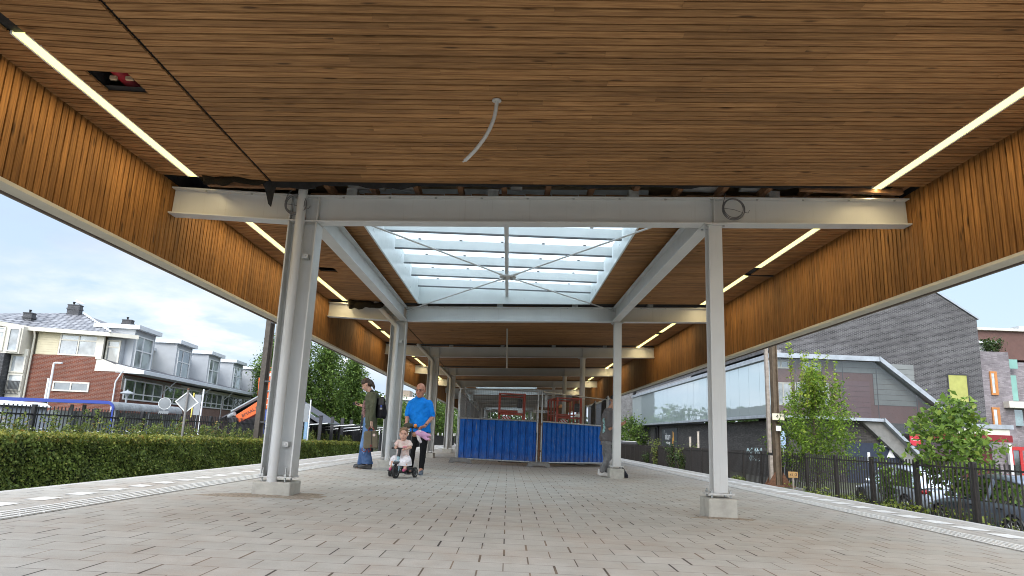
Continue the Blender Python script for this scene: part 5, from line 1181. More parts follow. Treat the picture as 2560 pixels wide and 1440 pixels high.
# far dark building at the end of the long side
fb = thing('far_dark_building', 'black building with grey pier at the far end of the brick building', 'building', (15, 93, GZ))
MB().box(12.5, 26, 93, 110, GZ, 11.5).build('wall', mat('near-black wall', (.03, .03, .033), .8, .2, 2), fb); MB().box(14.6, 16.3, 91.5, 92.99, GZ, 11.5).build('pier', mat('grey stone pier', (.20, .20, .20), .85, .3, 3), fb)
# ---- apartment block on the far right
ap = thing('apartment_block', 'grey-purple brick apartments with orange window frames and brown upper cladding', 'building', (33, 50, GZ))
M_BP = brick_mat('purple grey brick', (.20, .175, .185), (.30, .27, .28), (.22, .2, .2), .3, .09, .01, .35)
M_TEAL = mat('teal glass', (.22, .42, .36), .15, .1, 1); M_ORF = mat('orange frame', (.55, .22, .06), .5)
q = lambda px, py, Y=50: atY(px, py, Y)
x0, x1 = q(2470, 900).x, q(2522, 900).x
MB().box(x0-4, x1, 50, 58, GZ, q(2500, 880).z).build('brick_wall', M_BP, ap)
MB().box(x1+.01, x1+9, 50.8, 60, GZ, q(2530, 1030).z+.6).box(x1+.01, x1+9, 51.2, 60, q(2530, 1030).z+.61, q(2530, 900).z).build('side_wall', M_BP, ap)
MB().box(x0-3, x1+9, 52.5, 62, q(2500, 880).z-.2, q(2540, 815).z).build('brown_cladding', mat('brown standing seam', (.13, .065, .05), .55, .1, 3), ap)
MB().box(x0-3.2, x1+9.2, 52.2, 62, q(2540, 815).z+.01, q(2540, 815).z+.2).build('roof_edge', M_CR, ap)
a_, b_ = q(2470, 848), q(2545, 915); MB().box(x0-.2, b_.x, 52.3, 52.45, b_.z-.1, a_.z).build('white_wall', M_WHITE, ap); MB().box(x0-.3, b_.x+.05, 52.0, 52.5, a_.z+.01, a_.z+.2).build('white_eave', M_WHITE, ap)
for px0, px1, py0, py1 in ((2474, 2498, 928, 988), (2480, 2505, 1018, 1075)):
    a_, b_ = q(px0, py0, 49.9), q(px1, py1, 49.9); f = MB().box(a_.x, b_.x, 49.9, 49.99, b_.z, b_.z+.14).box(a_.x, b_.x, 49.9, 49.99, a_.z-.14, a_.z).box(b_.x-.2, b_.x, 49.9, 49.99, b_.z+.14, a_.z-.14).box(a_.x, a_.x+.1, 49.9, 49.99, b_.z+.14, a_.z-.14)
    o = f.build('window', M_ORF, ap); MB().box(a_.x+.05, b_.x-.1, 49.93, 49.97, b_.z+.05, a_.z-.05).build('pane', RG2, o)
for px0, px1, py0, py1, m_ in ((2519, 2545, 898, 922, M_TEAL), (2522, 2547, 938, 1002, M_TEAL), (2531, 2560, 1024, 1065, room_glass('dark teal glass', (.03, .08, .075), .2))):
    a_, b_ = q(px0, py0, 50.5), q(px1, py1, 50.5); MB().box(a_.x, b_.x, 50.5, 50.55, b_.z, a_.z).build('balcony_glass', m_, ap)
a_ = q(2520, 1003, 49.5); MB().box(a_.x, a_.x+5, 49.4, 50.7, a_.z-.45, a_.z).build('balcony_slab', M_CR, ap)
a_ = q(2545, 1075, 49.8); MB().box(a_.x-1.0, a_.x-.8, 49.5, 49.7, GZ, q(2540, 1110).z).build('porch_post', M_WHITE, ap)
a_, b_ = q(2523, 1125, 49.9), q(2560, 1175, 49.9); MB().box(a_.x, a_.x+.25, 49.85, 49.99, GZ, a_.z).box(a_.x, b_.x+.5, 49.85, 49.99, a_.z, a_.z+.25).box(b_.x-.2, b_.x, 49.85, 49.99, GZ, a_.z).build('red_door', mat('red door frame', (.50, .03, .03), .45), ap); MB().box(a_.x+.26, b_.x-.21, 49.9, 49.98, GZ, a_.z-.01).build('door_glass', RG, ap)
MB().box(x1+4, x1+5.2, 54, 55, q(2540, 815).z+.21, q(2548, 800).z+.3).build('roof_unit', M_ZINC, ap)
a_ = q(2486, 868, 51); plant('planter_shrub', 'shrub growing on the roof terrace of the apartments', 'shrub', a_.x, 51.3, q(2500, 880).z-.1, 1.3, .8, 900, .16, L_DK, stems=9)
# ---- cars
def car(name, label, x, y, col, rough=.28, L=4.35, grp='parked cars behind the railing'):
    """hatchback parked along y, nose towards +y"""
    t = NT('car paint '+name); t.fin(col, rough, .55, .5); t.b.inputs['Coat Weight'].default_value = .8; pm = t.m
    th = thing('parked_car', label, 'car', (x, y, GZ), grp); W = 1.78
    # stations along the length: (y, half width, z bottom, z shoulder); body shell by lofted sections
    st = [(-L/2, .60, .42, .78), (-L/2+.08, .78, .26, .90), (-L/2+.5, .87, .20, .96), (-.8, .89, .20, .95), (.5, .89, .20, .93), (L/2-1.0, .88, .20, .90), (L/2-.35, .82, .22, .78), (L/2-.05, .66, .32, .66), (L/2, .50, .42, .58)]
    mb = MB(); prof = []
    for yy, hw, zb, zs in st:
        sec = [(-hw*.86, zb), (-hw, zb+.12), (-hw*1.0, (zb+zs)/2), (-hw*.96, zs-.06), (-hw*.80, zs), (0, zs+.035), (hw*.80, zs), (hw*.96, zs-.06), (hw, (zb+zs)/2), (hw, zb+.12), (hw*.86, zb)]
        mb.v += [(x+a, y+yy, GZ+b) for a, b in sec]
    n = 11; fs = [(i*n+j, i*n+(j+1) % n, (i+1)*n+(j+1) % n, (i+1)*n+j) for i in range(len(st)-1) for j in range(n)]
    fs += [tuple(range(n))[::-1], tuple((len(st)-1)*n+j for j in range(n))]; mb.add(0, fs)
    o = mb.build('body', pm, th, 'all'); sb = o.modifiers.new('sub', 'SUBSURF'); sb.levels = 2; sb.render_levels = 2
    # cabin
    cs = [(-L/2+.12, .70, .93), (-L/2+.55, .66, 1.38), (-L/2+1.3, .64, 1.47), (-.1, .64, 1.48), (.45, .66, 1.38), (1.15, .74, .93)]
    cb = MB()
    for yy, hw, zt in cs: cb.v += [(x-.80, y+yy, GZ+.9), (x-hw, y+yy, GZ+zt-.03), (x-hw*.8, y+yy, GZ+zt), (x+hw*.8, y+yy, GZ+zt), (x+hw, y+yy, GZ+zt-.03), (x+.80, y+yy, GZ+.9)]
    cb.add(0, [(i*6+j, (i+1)*6+j, (i+1)*6+j+1, i*6+j+1) for i in range(len(cs)-1) for j in range(5)]+[(0, 1, 2, 3, 4, 5), tuple(30+j for j in (5, 4, 3, 2, 1, 0))])
    cb.build('cabin_glass', room_glass('car glass', (.012, .014, .016), .12) if 'car glass' not in MATS else MATS['car glass'], th, True)
    rf = MB(); rs = cs[1:5]
    for yy, hw, zt in rs: rf.v += [(x-hw-.015, y+yy, GZ+zt-.05), (x-hw*.8, y+yy, GZ+zt+.02), (x, y+yy, GZ+zt+.04), (x+hw*.8, y+yy, GZ+zt+.02), (x+hw+.015, y+yy, GZ+zt-.05)]
    rf.add(0, [(i*5+j, (i+1)*5+j, (i+1)*5+j+1, i*5+j+1) for i in range(3) for j in range(4)]); ro = rf.build('roof', pm, th, 'all'); so_ = ro.modifiers.new('thick', 'SOLIDIFY'); so_.thickness = .03
    pl = MB()
    for sx in (-1, 1):
        for (a, b) in ((cs[0], cs[1]), (cs[4], cs[5])): pl.tube([(x+sx*(.80 if a[2] < 1 else a[1]+.01), y+a[0], GZ+(.92 if a[2] < 1 else a[2]-.03)), (x+sx*(.80 if b[2] < 1 else b[1]+.01), y+b[0], GZ+(.92 if b[2] < 1 else b[2]-.03))], .04, 6)
        pl.tube([(x+sx*.80, y-.45, GZ+.92), (x+sx*.665, y-.55, GZ+1.44)], .035, 6)
    pl.build('pillar', pm, th, True)
    for yy in (-L/2+.78, L/2-.86):
        for sx in (-1, 1):
            ax = Matrix.Rotation(math.pi/2, 3, 'Y'); w = MB().lathe([(.20, -.09), (.30, -.1), (.325, -.07), (.325, .07), (.30, .1), (.20, .09)], (x+sx*.81, y+yy, GZ+.325), ax, 28).build('wheel', M_BLACK, th, True)
            r_ = MB().lathe([(.05, -.02), (.06, .02), (.06, .03)], (x+sx*.88, y+yy, GZ+.325), ax, 12); 
            for k in range(10): an = k*math.pi/5; r_.tube([(x+sx*.90, y+yy+.04*math.cos(an), GZ+.325+.04*math.sin(an)), (x+sx*.895, y+yy+.205*math.cos(an+.12), GZ+.325+.205*math.sin(an+.12))], .018, 5)
            r_.torus((x+sx*.895, y+yy, GZ+.325), .21, .017, ax, 28, 6); r_.build('rim', M_STEEL2, w, True)
            MB().torus((x+sx*.872, y+yy, GZ+.335), .355, .03, ax, 20, 6, -math.pi-.1 if False else 0, 6.3).build('wheel_arch', M_BLACK, th, True)
    for sx in (-1, 1):
        MB().ell((x+sx*.58, y+L/2-.16, GZ+.66), .17, .12, .06).build('headlight', mat('lamp glass', (.6, .62, .64), .1), th, True); MB().ell((x+sx*.62, y-L/2+.1, GZ+.80), .14, .07, .08).build('tail_light', mat('tail lamp', (.3, .01, .01), .2), th, True)
        MB().ell((x+sx*.98, y+.62, GZ+.98), .10, .05, .07).build('mirror', pm, th, True)
        MB().obox((x+sx*.895, y-.05, GZ+.78), .02, .18, .03).obox((x+sx*.895, y-1.0, GZ+.78), .02, .18, .03).build('door_handle', M_BLACK, th)
    MB().box(x-.91, x-.885, y-1.3, y+1.25, GZ+.22, GZ+.30).build('sill_trim', M_BLACK, th)
    return th
car('a', 'dark slate-blue hatchback nearest the railing under the maple', 12.35, 17.6, (.20, .235, .30))
car('b', 'silver pale-blue car parked behind the slate-blue one', 13.3, 23.6, (.50, .55, .62))
# ---- bicycles near the red door
def bicycle(x, y, lab):
    th = thing('bicycle', lab, 'bicycle', (x, y, GZ), 'bicycles by the red door')
    for dx in (-.52, .52): w = MB().torus((x+dx, y, GZ+.34), .33, .02, axes((1, 0, 0)), 24, 6).build('wheel', M_BLACK, th, True)
    F = MB()
    for a, b in (((-.52, .34), (-.15, .85)), ((-.52, .34), (-.05, .32)), ((-.05, .32), (-.15, .85)), ((-.05, .32), (.36, .82)), ((-.13, .78), (.36, .85)), ((.36, .95), (.52, .34))): F.tube([(x+a[0], y, GZ+a[1]), (x+b[0], y, GZ+b[1])], .02, 6)
    F.build('frame', M_DARKST, th); MB().ell((x-.17, y, GZ+.92), .13, .07, .04).build('saddle', M_BLACK, th, True); MB().tube([(x+.36, y, GZ+.93), (x+.34, y, GZ+1.05)], .015, 6).tube([(x+.25, y-.26, GZ+1.08), (x+.36, y, GZ+1.05), (x+.25, y+.26, GZ+1.08)], .014, 6).build('handlebar', M_STEEL2, th)
q_ = atY(2540, 1165, 36); bicycle(q_.x-.9, 36, 'dark bicycle parked left of the red door'); bicycle(q_.x+.7, 36.6, 'dark bicycle parked before the red door')
# ---- vegetation on the right
q_ = atX(2045, 1225, 11.2); tree('tree', 'bushy young hornbeam tree behind the railing right of the mast', 'tree', 11.2, q_.y, GZ, 4.75, 1.5, 12000, .088, L_LIME, 'upright', 'young trees behind the right railing', seed=7, trunk=.06, base=.16, limbs=46, spread=(.13, .13, .2))
rg = random.Random(9); P = []; mb = MB()
th = [o for o in COL.objects if o.get('label', '').startswith('bushy young hornbeam')][0]
for i in range(15):   # long whippy shoots standing out of the crown
    x, y = 11.2+rg.uniform(-.75, .75), q_.y+rg.uniform(-.5, .5); z1 = GZ+rg.uniform(4.6, 5.9); z0 = 2.2; dx = rg.uniform(-.15, .35)
    mb.tube([(x, y, z0), (x+dx*.5, y, (z0+z1)/2), (x+dx, y, z1)], [.012, .008, .004], 5); n = 90; q = RNG.random(n); P.append(np.stack([x+dx*q+RNG.normal(size=n)*.045, y+RNG.normal(size=n)*.045, z0+(z1-z0)*q], 1))
mb.build('shoots', M_BARK, th); leaves(np.concatenate(P), .10, 'shoot_leaves', leafmat('shoot leaf', (.20, .32, .03), (.45, .52, .08), None, .5), th)
q_ = atX(2400, 1290, 11.3); tree('tree', 'leafy young maple tree behind the railing in front of the cars', 'tree', 11.3, q_.y, GZ, 3.6, 1.05, 2500, .145, L_MAPLE, 'round', 'young trees behind the right railing', seed=12, trunk=.045, base=.34, limbs=40, spread=(.12, .12, .15))
q_ = atX(2360, 1150, 11.3); 
for i, (px, py, h_, r_, nl, lm, lab) in enumerate(((2235, 1250, 2.1, .32, 260, L_MAPLE, 'slim maple sapling with yellowing tips between the two young trees'), (2215, 1260, 1.6, .3, 120, L_MAPLE, 'thin maple seedling left of the yellow-tipped sapling'))):
    c = atX(px, py, 10.9); plant('sapling', lab, 'sapling', 10.9, c.y, GZ, h_, r_, nl, .14, lm, 'saplings behind the railing', 30+i, 4)
for i, (px, py, X_, h_, r_, lm, lab) in enumerate(((1702, 1170, 10.2, 1.25, .55, L_DK, 'dark round shrub at the railing left of the right column'), (1640, 1150, 10.3, 2.0, .4, L_WEED, 'tall thin climber on the railing near the board'), (1680, 1150, 10.3, 1.9, .35, L_DK, 'narrow dark climber under the orange emblem'), (1618, 1140, 10.3, 1.1, .5, L_DK, 'spiky dark plant at the far railing'), (1715, 1160, 10.6, 1.9, .5, L_WEED, 'thin green bush by the wooden stakes'), (1845, 1180, 10.1, .6, .35, L_WEED, 'low weed at the railing below the graffiti'))):
    c = atX(px, py, X_); plant('railing_shrub', lab, 'shrub', X_, c.y, GZ, h_, r_, 700, .10, lm, 'shrubs along the right railing', 50+i, 10)
P = []
for i in range(230):
    y = rgw.uniform(10, 34); x = rgw.uniform(9.6, 10.9); h = rgw.uniform(.15, .6)*(1.35 if y < 26 else .8); n = 60; q = RNG.random(n); P.append(np.stack([x+RNG.normal(size=n)*.13, y+RNG.normal(size=n)*.17, GZ+h*q], 1))
tag(leaves(np.concatenate(P), .075, 'ground_cover', leafmat('yellow ground cover leaf', (.10, .15, .02), (.30, .33, .06), None, .3)), 'yellow-green low plants at the foot of the right railing', 'ground cover', kind='stuff')
c = atX(1572, 1075, 14.5); tree('tree', 'round dark tree at the far end behind the leaning man', 'tree', c.x, c.y*.98, GZ, 4.6, 2.0, 4000, .24, L_POP, 'round', 'far trees', seed=77, base=.05, limbs=30, spread=(.5, .5, .5))
c = atX(1575, 1100, 11.5); th = thing('covered_car', 'black car with white roof edge at the far right behind the leaning man', 'car', (c.x, c.y, GZ)); 
MB().prism([(c.x-1.0, c.y, GZ+.3), (c.x+1.0, c.y, GZ+.3), (c.x+1.0, c.y, GZ+1.1), (c.x+.7, c.y, GZ+1.75), (c.x-.7, c.y, GZ+1.75), (c.x-1.0, c.y, GZ+1.1)], (0, 4.4, 0)).build('body', M_BLACK, th, bevel=.15)
MB().box(c.x-.7, c.x+.7, c.y+.5, c.y+3.5, GZ+1.76, GZ+1.80).build('roof', M_WHITE, th)
for yy in (.8, 3.5):
    for sx in (-1, 1): MB().lathe([(.1, -.1), (.32, -.1), (.34, 0), (.32, .1), (.1, .1)], (c.x+sx*.92, c.y+yy, GZ+.34), 'X', 18).build('wheel', M_DARKST, th, True)
# ================================================================ people
def skinmat(name, col):
    t = NT(name); p = t.pos(False); c = t.mix(1, col, t.ramp(t.noise(p, 40, 4), (.3, .88), (.7, 1.1)), 'MULTIPLY'); t.fin(c, .5, 0, .35)
    t.b.inputs['Subsurface Weight'].default_value = .12; t.b.inputs['Subsurface Radius'].default_value = (.02, .008, .004); return t.m
SK_M = skinmat('sun-reddened skin', (.46, .22, .15)); SK_W = skinmat('pale skin', (.55, .34, .26)); SK_C = skinmat('child skin', (.60, .36, .27)); SK_T = skinmat('tanned skin', (.42, .22, .14))
def cloth(name, c1, rough=.85, fold=.5, c2=None, sc=5, st=(1, 1, 1)):
    t = NT(name); p = t.pos(False); f = t.noise(t.scale(p, st), sc, 4, .55)
    c = t.mix(t.ramp(f, (.35, 0), (.65, 1)), c1, c2 or tuple(x*1.18 for x in c1)); c = t.mix(1, c, t.ramp(t.noise(p, 240, 2), (.3, .9), (.7, 1.1)), 'MULTIPLY')
    t.bump(t.math('ADD', t.math('MULTIPLY', t.noise(t.scale(p, (1, 1, .55)), 11, 4, .6), 1.0), t.math('MULTIPLY', t.noise(p, 200, 2), .05)), fold, .035); t.fin(c, rough, 0, .2); return t.m
def ell_loft(mb, secs, n=18):
    """closed loft through horizontal ellipses: (centre, rx, ry)"""
    b = len(mb.v)
    for c, rx, ry in secs:
        for k in range(n): q = 2*math.pi*k/n; mb.v.append((c[0]+rx*math.cos(q), c[1]+ry*math.sin(q), c[2]))
    m = len(secs); fs = [(i*n+k, i*n+(k+1) % n, (i+1)*n+(k+1) % n, (i+1)*n+k) for i in range(m-1) for k in range(n)]
    fs += [tuple(range(n))[::-1], tuple((m-1)*n+k for k in range(n))]; mb.add(b, fs); return mb
def limb(mb, pts, rs, n=12):
    """tapered limb, rounded at both ends"""
    pts = [Vector(p) for p in pts]; mb.tube(pts, rs, n); mb.ell(pts[0], rs[0], rs[0], rs[0], 10, 7); mb.ell(pts[-1], rs[-1], rs[-1], rs[-1], 10, 7)
    for p, r in zip(pts[1:-1], rs[1:-1]): mb.ell(p, r, r, r, 10, 7)
    return mb
def weld(mb, name, m, parent=None, vox=.008, sm=3, at=None):
    """fuse overlapping closed shapes into one continuous skin"""
    org = ORG.get(parent, Vector()) if parent else Vector(at)
    me = bpy.data.meshes.new(name); me.from_pydata((np.array(mb.v)-np.array(org)).tolist(), [], mb.f)
    bm = bmesh.new(); bm.from_mesh(me); bmesh.ops.recalc_face_normals(bm, faces=bm.faces); bm.to_mesh(me); bm.free()
    o = bpy.data.objects.new(name, me); COL.objects.link(o)
    r = o.modifiers.new('r', 'REMESH'); r.mode = 'VOXEL'; r.voxel_size = vox; r.use_smooth_shade = True
    s = o.modifiers.new('s', 'SMOOTH'); s.iterations = sm; s.factor = .5
    dg = bpy.context.evaluated_depsgraph_get(); me2 = bpy.data.meshes.new_from_object(o.evaluated_get(dg)); o.modifiers.clear(); o.data = me2; bpy.data.meshes.remove(me); me2.name = name
    me2.materials.clear(); me2.materials.append(m)
    for p in me2.polygons: p.use_smooth = True
    ORG[o] = org
    if parent: o.parent = parent
    else: o.location = org
    if name in FOLDS:
        tx = bpy.data.textures.new('folds', 'CLOUDS'); tx.noise_scale = FOLDS[name][0]; tx.noise_depth = 2
        d = o.modifiers.new('folds', 'DISPLACE'); d.texture = tx; d.strength = FOLDS[name][1]; d.mid_level = .5; d.texture_coords = 'GLOBAL'
    return o
FOLDS = {'tshirt': (.09, .038), 'parka': (.12, .045), 'jeans': (.075, .03), 'leggings': (.05, .012), 'top': (.06, .022), 'skirt': (.06, .03), 'blouse': (.06, .02), 'flared_hem': (.07, .022), 'bag': (.09, .014)}
def hand(mb, w, d, palm, curl=.5, size=1.0, thumb=1):
    """palm and five fingers; w wrist, d pointing direction, palm = palm normal"""
    w, d, pn = Vector(w), Vector(d).normalized(), Vector(palm).normalized(); s = d.cross(pn).normalized(); S_ = size
    P = lambda a, b, c: w+(d*a+s*b+pn*c)*S_
    for b in (-.026, -.009, .009, .026): limb(mb, [P(-.01, b*.8, 0), P(.085, b, 0)], [.017*S_, .013*S_], 8)
    for i, (b, ln) in enumerate(((-.030, .070), (-.010, .082), (.010, .076), (.029, .058))):
        p0 = P(.085, b, 0); a1 = curl*.8; a2 = curl*1.8; p1 = p0+(d*math.cos(a1)+pn*math.sin(a1))*ln*.5*S_; p2 = p1+(d*math.cos(a2)+pn*math.sin(a2))*ln*.32*S_; p3 = p2+(d*math.cos(a2*1.35)+pn*math.sin(a2*1.35))*ln*.25*S_
        limb(mb, [p0, p1, p2, p3], [.0105*S_, .0095*S_, .0085*S_, .007*S_], 8)
    limb(mb, [P(.02, -.028*thumb, .006), P(.05, -.052*thumb, .018), P(.078, -.056*thumb, .036)], [.013*S_, .011*S_, .009*S_], 8)
def head(mb, c, M, s=1.0, nose=1, jaw=1):
    """skull, face and ears; M columns: left-right, forward, up"""
    P = lambda a, b, z: c+M @ Vector((a, b, z))*s
    mb.ell(P(0, -.012, .035), .076*s, .096*s, .088*s, 20, 14, M); mb.ell(P(0, .026, -.035), .064*s, .068*s, .088*s, 18, 12, M); mb.ell(P(0, .05, -.092), .034*s*jaw, .034*s, .026*s, 12, 8, M)
    mb.ell(P(0, .066, .032), .052*s, .028*s, .022*s, 12, 8, M)                       # brow
    for q in (-1, 1): mb.ell(P(.044*q, .055, -.028), .024*s, .024*s, .026*s, 10, 7, M); mb.ell(P(.077*q, -.008, -.008), .010*s, .020*s, .033*s, 10, 7, M)
    mb.tube([P(0, .086, .016), P(0, .104, -.016), P(0, .108, -.026)], [.008*s, .013*s*nose, .014*s*nose], 8); mb.ell(P(0, .100, -.030), .019*s*nose, .014*s, .011*s, 10, 7, M)
    mb.ell(P(0, .084, -.062), .026*s, .012*s, .007*s, 10, 7, M); mb.ell(P(0, .082, -.074), .022*s, .012*s, .008*s, 10, 7, M)
M_EYE = mat('eye dark', (.03, .022, .018), .2, .02); M_LIP = mat('lip colour', (.36, .13, .10), .5, .05)
def face_bits(par, c, M, s=1.0, eye=1.0, brow=None):
    P = lambda a, b, z: c+M @ Vector((a, b, z))*s
    mb = MB()
    for q in (-1, 1): mb.ell(P(.031*q, .081, .010), .012*s*eye, .006*s, .006*s*eye, 10, 6, M)
    mb.build('eyes', M_EYE, par, True); MB().ell(P(0, .0935, -.068), .022*s, .006*s, .0045*s, 10, 6, M).build('lips', M_LIP, par, True)
    if brow:
        b = MB()
        for q in (-1, 1): b.tube([P(.014*q, .091, .026), P(.034*q, .086, .032), P(.050*q, .074, .026)], [.004*s, .0045*s, .003*s], 6)
        b.build('eyebrows', brow, par, True)
def shoe(mb, heel, toe, h=.085, w=.045):
    heel, toe = Vector(heel), Vector(toe); d = (toe-heel); s = Vector((-d.y, d.x, 0)).normalized()
    limb(mb, [heel+Vector((0, 0, h*.55)), heel.lerp(toe, .45)+Vector((0, 0, h*.5)), heel.lerp(toe, .85)+Vector((0, 0, h*.36))], [w*.86, w, w*.82], 12)
    mb.obox(heel.lerp(toe, .5)+Vector((0, 0, .014)), d.length*.98, w*1.75, .028, math.atan2(d.y, d.x))
    limb(mb, [heel+Vector((0, 0, h*.6)), heel+Vector((0, 0, h*1.35))], [w*.8, w*.8], 10)
axm = lambda left, fwd: Matrix((Vector(left), Vector(fwd), Vector(left).cross(Vector(fwd)))).transposed()
def facing(yaw, pitch=0, tilt=0):
    """yaw 0 looks to -y (at the camera); pitch>0 looks down"""
    return Matrix.Rotation(yaw, 3, 'Z') @ Matrix.Rotation(math.pi, 3, 'Z') @ Matrix.Rotation(-pitch, 3, 'X') @ Matrix.Rotation(tilt, 3, 'Y')

# ---- man in blue pushing the tricycle
Ym = 14.62; J = lambda px, py, dy=0: atY(px, py, Ym+dy)
man0 = J(1046, 1186); mb = MB(); hc = J(1051.5, 976.5, -.03); HM = facing(R(-14), R(6))
head(mb, hc, HM, 1.24, 1.1, 1.15)
limb(mb, [J(1051, 988, .03), J(1050.5, 1003, .04)], [.072, .085]); ell_loft(mb, [(J(1050, 1003, .03), .10, .08), (J(1049.5, 1012, .02), .19, .11), (J(1049, 1040, 0), .165, .125), (J(1048.5, 1065, 0), .165, .135), (J(1048, 1085, 0), .165, .125)])
# arms come forward to the push bar
LS, RS = J(1027, 1008.5, .02), J(1075, 1009.5, .02); LE, RE = J(1018, 1043, -.06), J(1080, 1044, -.02); LW, RW = J(1016, 1060, -.40), J(1061, 1066, -.38)
limb(mb, [LS, LE, LW], [.058, .045, .031]); limb(mb, [RS, RE, RW], [.058, .045, .031])
hand(mb, LW, (.15, -.5, -.45), (.1, -.3, -.9), 1.15, 1.05, -1); hand(mb, RW, (-.75, -.35, -.15), (0, -.4, -.9), 1.15, 1.05, 1)
LH, RH = J(1037, 1085), J(1060, 1085); LK, RK = J(1031, 1127, -.06), J(1058, 1127, -.04); LA, RA = J(1026, 1172, .06), J(1053, 1172, 0)
limb(mb, [LH, LK, LA], [.085, .058, .038]); limb(mb, [RH, RK, RA], [.085, .058, .038]); limb(mb, [LA, LA+Vector((0, -.14, -.06))], [.04, .034]); limb(mb, [RA, RA+Vector((0, -.14, -.06))], [.04, .034])
man = weld(mb, 'person', SK_M, None, .0075, 4, man0); tag(man, 'bald man with glasses in a bright blue t-shirt and black leggings pushing the tricycle', 'person')
face_bits(man, hc, HM, 1.24, .9, mat('grey brow', (.3, .25, .22), .8))
gl = MB(); PP = lambda a, b, z: hc+HM @ Vector((a, b, z))*1.24
for q in (-1, 1):
    gl.tube([PP(q*.010, .104, .020), PP(q*.036, .102, .022), PP(q*.060, .094, .019), PP(q*.058, .092, -.006), PP(q*.036, .102, -.010), PP(q*.012, .104, -.006), PP(q*.010, .104, .020)], .0028, 6); gl.tube([PP(q*.060, .094, .018), PP(q*.082, .02, .014), PP(q*.082, -.02, .006)], .003, 6)
gl.tube([PP(-.010, .104, .016), PP(.010, .104, .016)], .003, 6); gl.build('glasses', M_BLACK, man, True)
C_BLUE = cloth('bright blue jersey', (.004, .19, .66), .75, .55); C_BLK = cloth('black leggings', (.008, .008, .009), .75, .4)
sh_ = MB(); ell_loft(sh_, [(J(1050.5, 992.5, .03), .085, .08), (J(1050.5, 995.5, .03), .125, .095), (J(1050, 999.5, .03), .185, .115), (J(1049.5, 1006, .02), .225, .13), (J(1049, 1025, .0), .21, .15), (J(1049, 1045, -.02), .205, .17), (J(1050, 1062, -.03), .21, .18), (J(1050.5, 1080, -.01), .215, .17)], 22)
limb(sh_, [LS+Vector((.02, 0, .0)), LS.lerp(LE, .45), LS.lerp(LE, .80)+Vector((0, 0, 0))], [.080, .076, .073], 14); limb(sh_, [RS+Vector((-.02, 0, 0)), RS.lerp(RE, .45), RS.lerp(RE, .80)], [.080, .076, .073], 14)
weld(sh_, 'tshirt', C_BLUE, man, .010, 3)
lg = MB(); ell_loft(lg, [(J(1049, 1072), .16, .13), (J(1049, 1086), .175, .135), (J(1048.5, 1093), .165, .13)]); limb(lg, [LH, LH.lerp(LK, .5), LK, LK.lerp(LA, .35), LA+Vector((0, 0, -.01))], [.095, .085, .066, .066, .050], 14); limb(lg, [RH, RH.lerp(RK, .5), RK, RK.lerp(RA, .35), RA+Vector((0, 0, -.01))], [.095, .085, .066, .066, .050], 14)
weld(lg, 'leggings', C_BLK, man, .009, 3)
M_SHOE = cloth('blue-grey running shoe', (.05, .07, .11), .7, .3, (.16, .19, .22), 30)
for nm, A_ in (('l', LA), ('r', RA)):
    s_ = MB(); g = Vector((A_.x, A_.y, gz(A_.x, A_.y)+.012)); shoe(s_, g+Vector((0, .05, 0)), g+Vector((.02 if nm == 'r' else -.05, -.23, 0)), .09, .05); weld(s_, 'shoe', M_SHOE, man, .008, 2)
MB().lathe([(.033, -.012), (.037, -.008), (.037, .008), (.033, .012)], RE.lerp(RW, .86), axes((0, 1, .2), (RW-RE)), 16).obox(RE.lerp(RW, .86)+Vector((0, -.036, .012)), .035, .012, .035).build('watch', M_BLACK, man)
# ---- tricycle
Yt = 13.15; K = lambda px, py, dy=0: atY(px, py, Yt+dy)
M_TB = mat('pale blue tricycle paint', (.30, .46, .52), .4, .05); M_TYRE = mat('tyre rubber', (.022, .022, .023), .75, .1, 20)
fwc = K(989.5, 1178); tri = thing('tricycle', 'small pale blue and black tricycle with push bar under the toddler', 'tricycle', (fwc.x+.12, fwc.y+.3, gz(-1.9, 13.4)))
def twheel(c, r, wd, yaw, name='wheel'):
    ax = Matrix.Rotation(yaw, 3, 'Z') @ Matrix.Rotation(math.pi/2, 3, 'Y'); o = MB().torus(c, r-wd, wd, ax, 32, 10).build(name, M_TYRE, tri, True)
    h_ = MB().lathe([(.012, -.03), (.03, -.026), (.034, -.006), (r-wd*1.3, -.008), (r-wd*1.3, .008), (.034, .006), (.03, .026), (.012, .03)], c, ax, 20); h_.build('rim', M_DARKST, o, True)
    MB().torus(c+ax @ Vector((0, 0, -.012)), r-wd*1.9, .006, ax, 28, 6).torus(c+ax @ Vector((0, 0, .012)), r-wd*1.9, .006, ax, 28, 6).build('rim_ring', M_STEEL2, o, True)
twheel(fwc, .138, .028, R(-16), 'front_wheel'); rw1 = K(1037.5, 1181.5, .52); rw2 = K(977.5, 1180, .52)
twheel(rw1, .105, .024, R(-14)); twheel(rw2, .105, .024, R(-14))
hbc = K(1000, 1121, .16); fk = fwc.lerp(hbc, .42)
f_ = MB()
for q in (-1, 1): f_.tube([fwc+Vector((q*.05, 0, 0)), fwc+Vector((q*.052, .01, .10)), fwc+Vector((q*.035, .03, .175)), fk], [.013, .018, .02, .026], 8)
f_.build('fork', M_TB, tri, True); MB().tube([fk-Vector((0, 0, .05)), fk, hbc-Vector((0, 0, .02))], [.036, .03, .026], 12).tube([fk+Vector((0, 0, -.03)), fk+Vector((0, .10, -.08)), fk+Vector((.06, .30, -.12))], [.035, .035, .03], 10).build('stem', M_TB, tri, True)
MB().tube([fk.lerp(hbc, .35), hbc], .030, 12).tube([K(979.5, 1120, .15), K(999, 1121, .13), K(1020.5, 1122.5, .15)], .016, 10).build('handlebar', M_BLACK, tri, True)
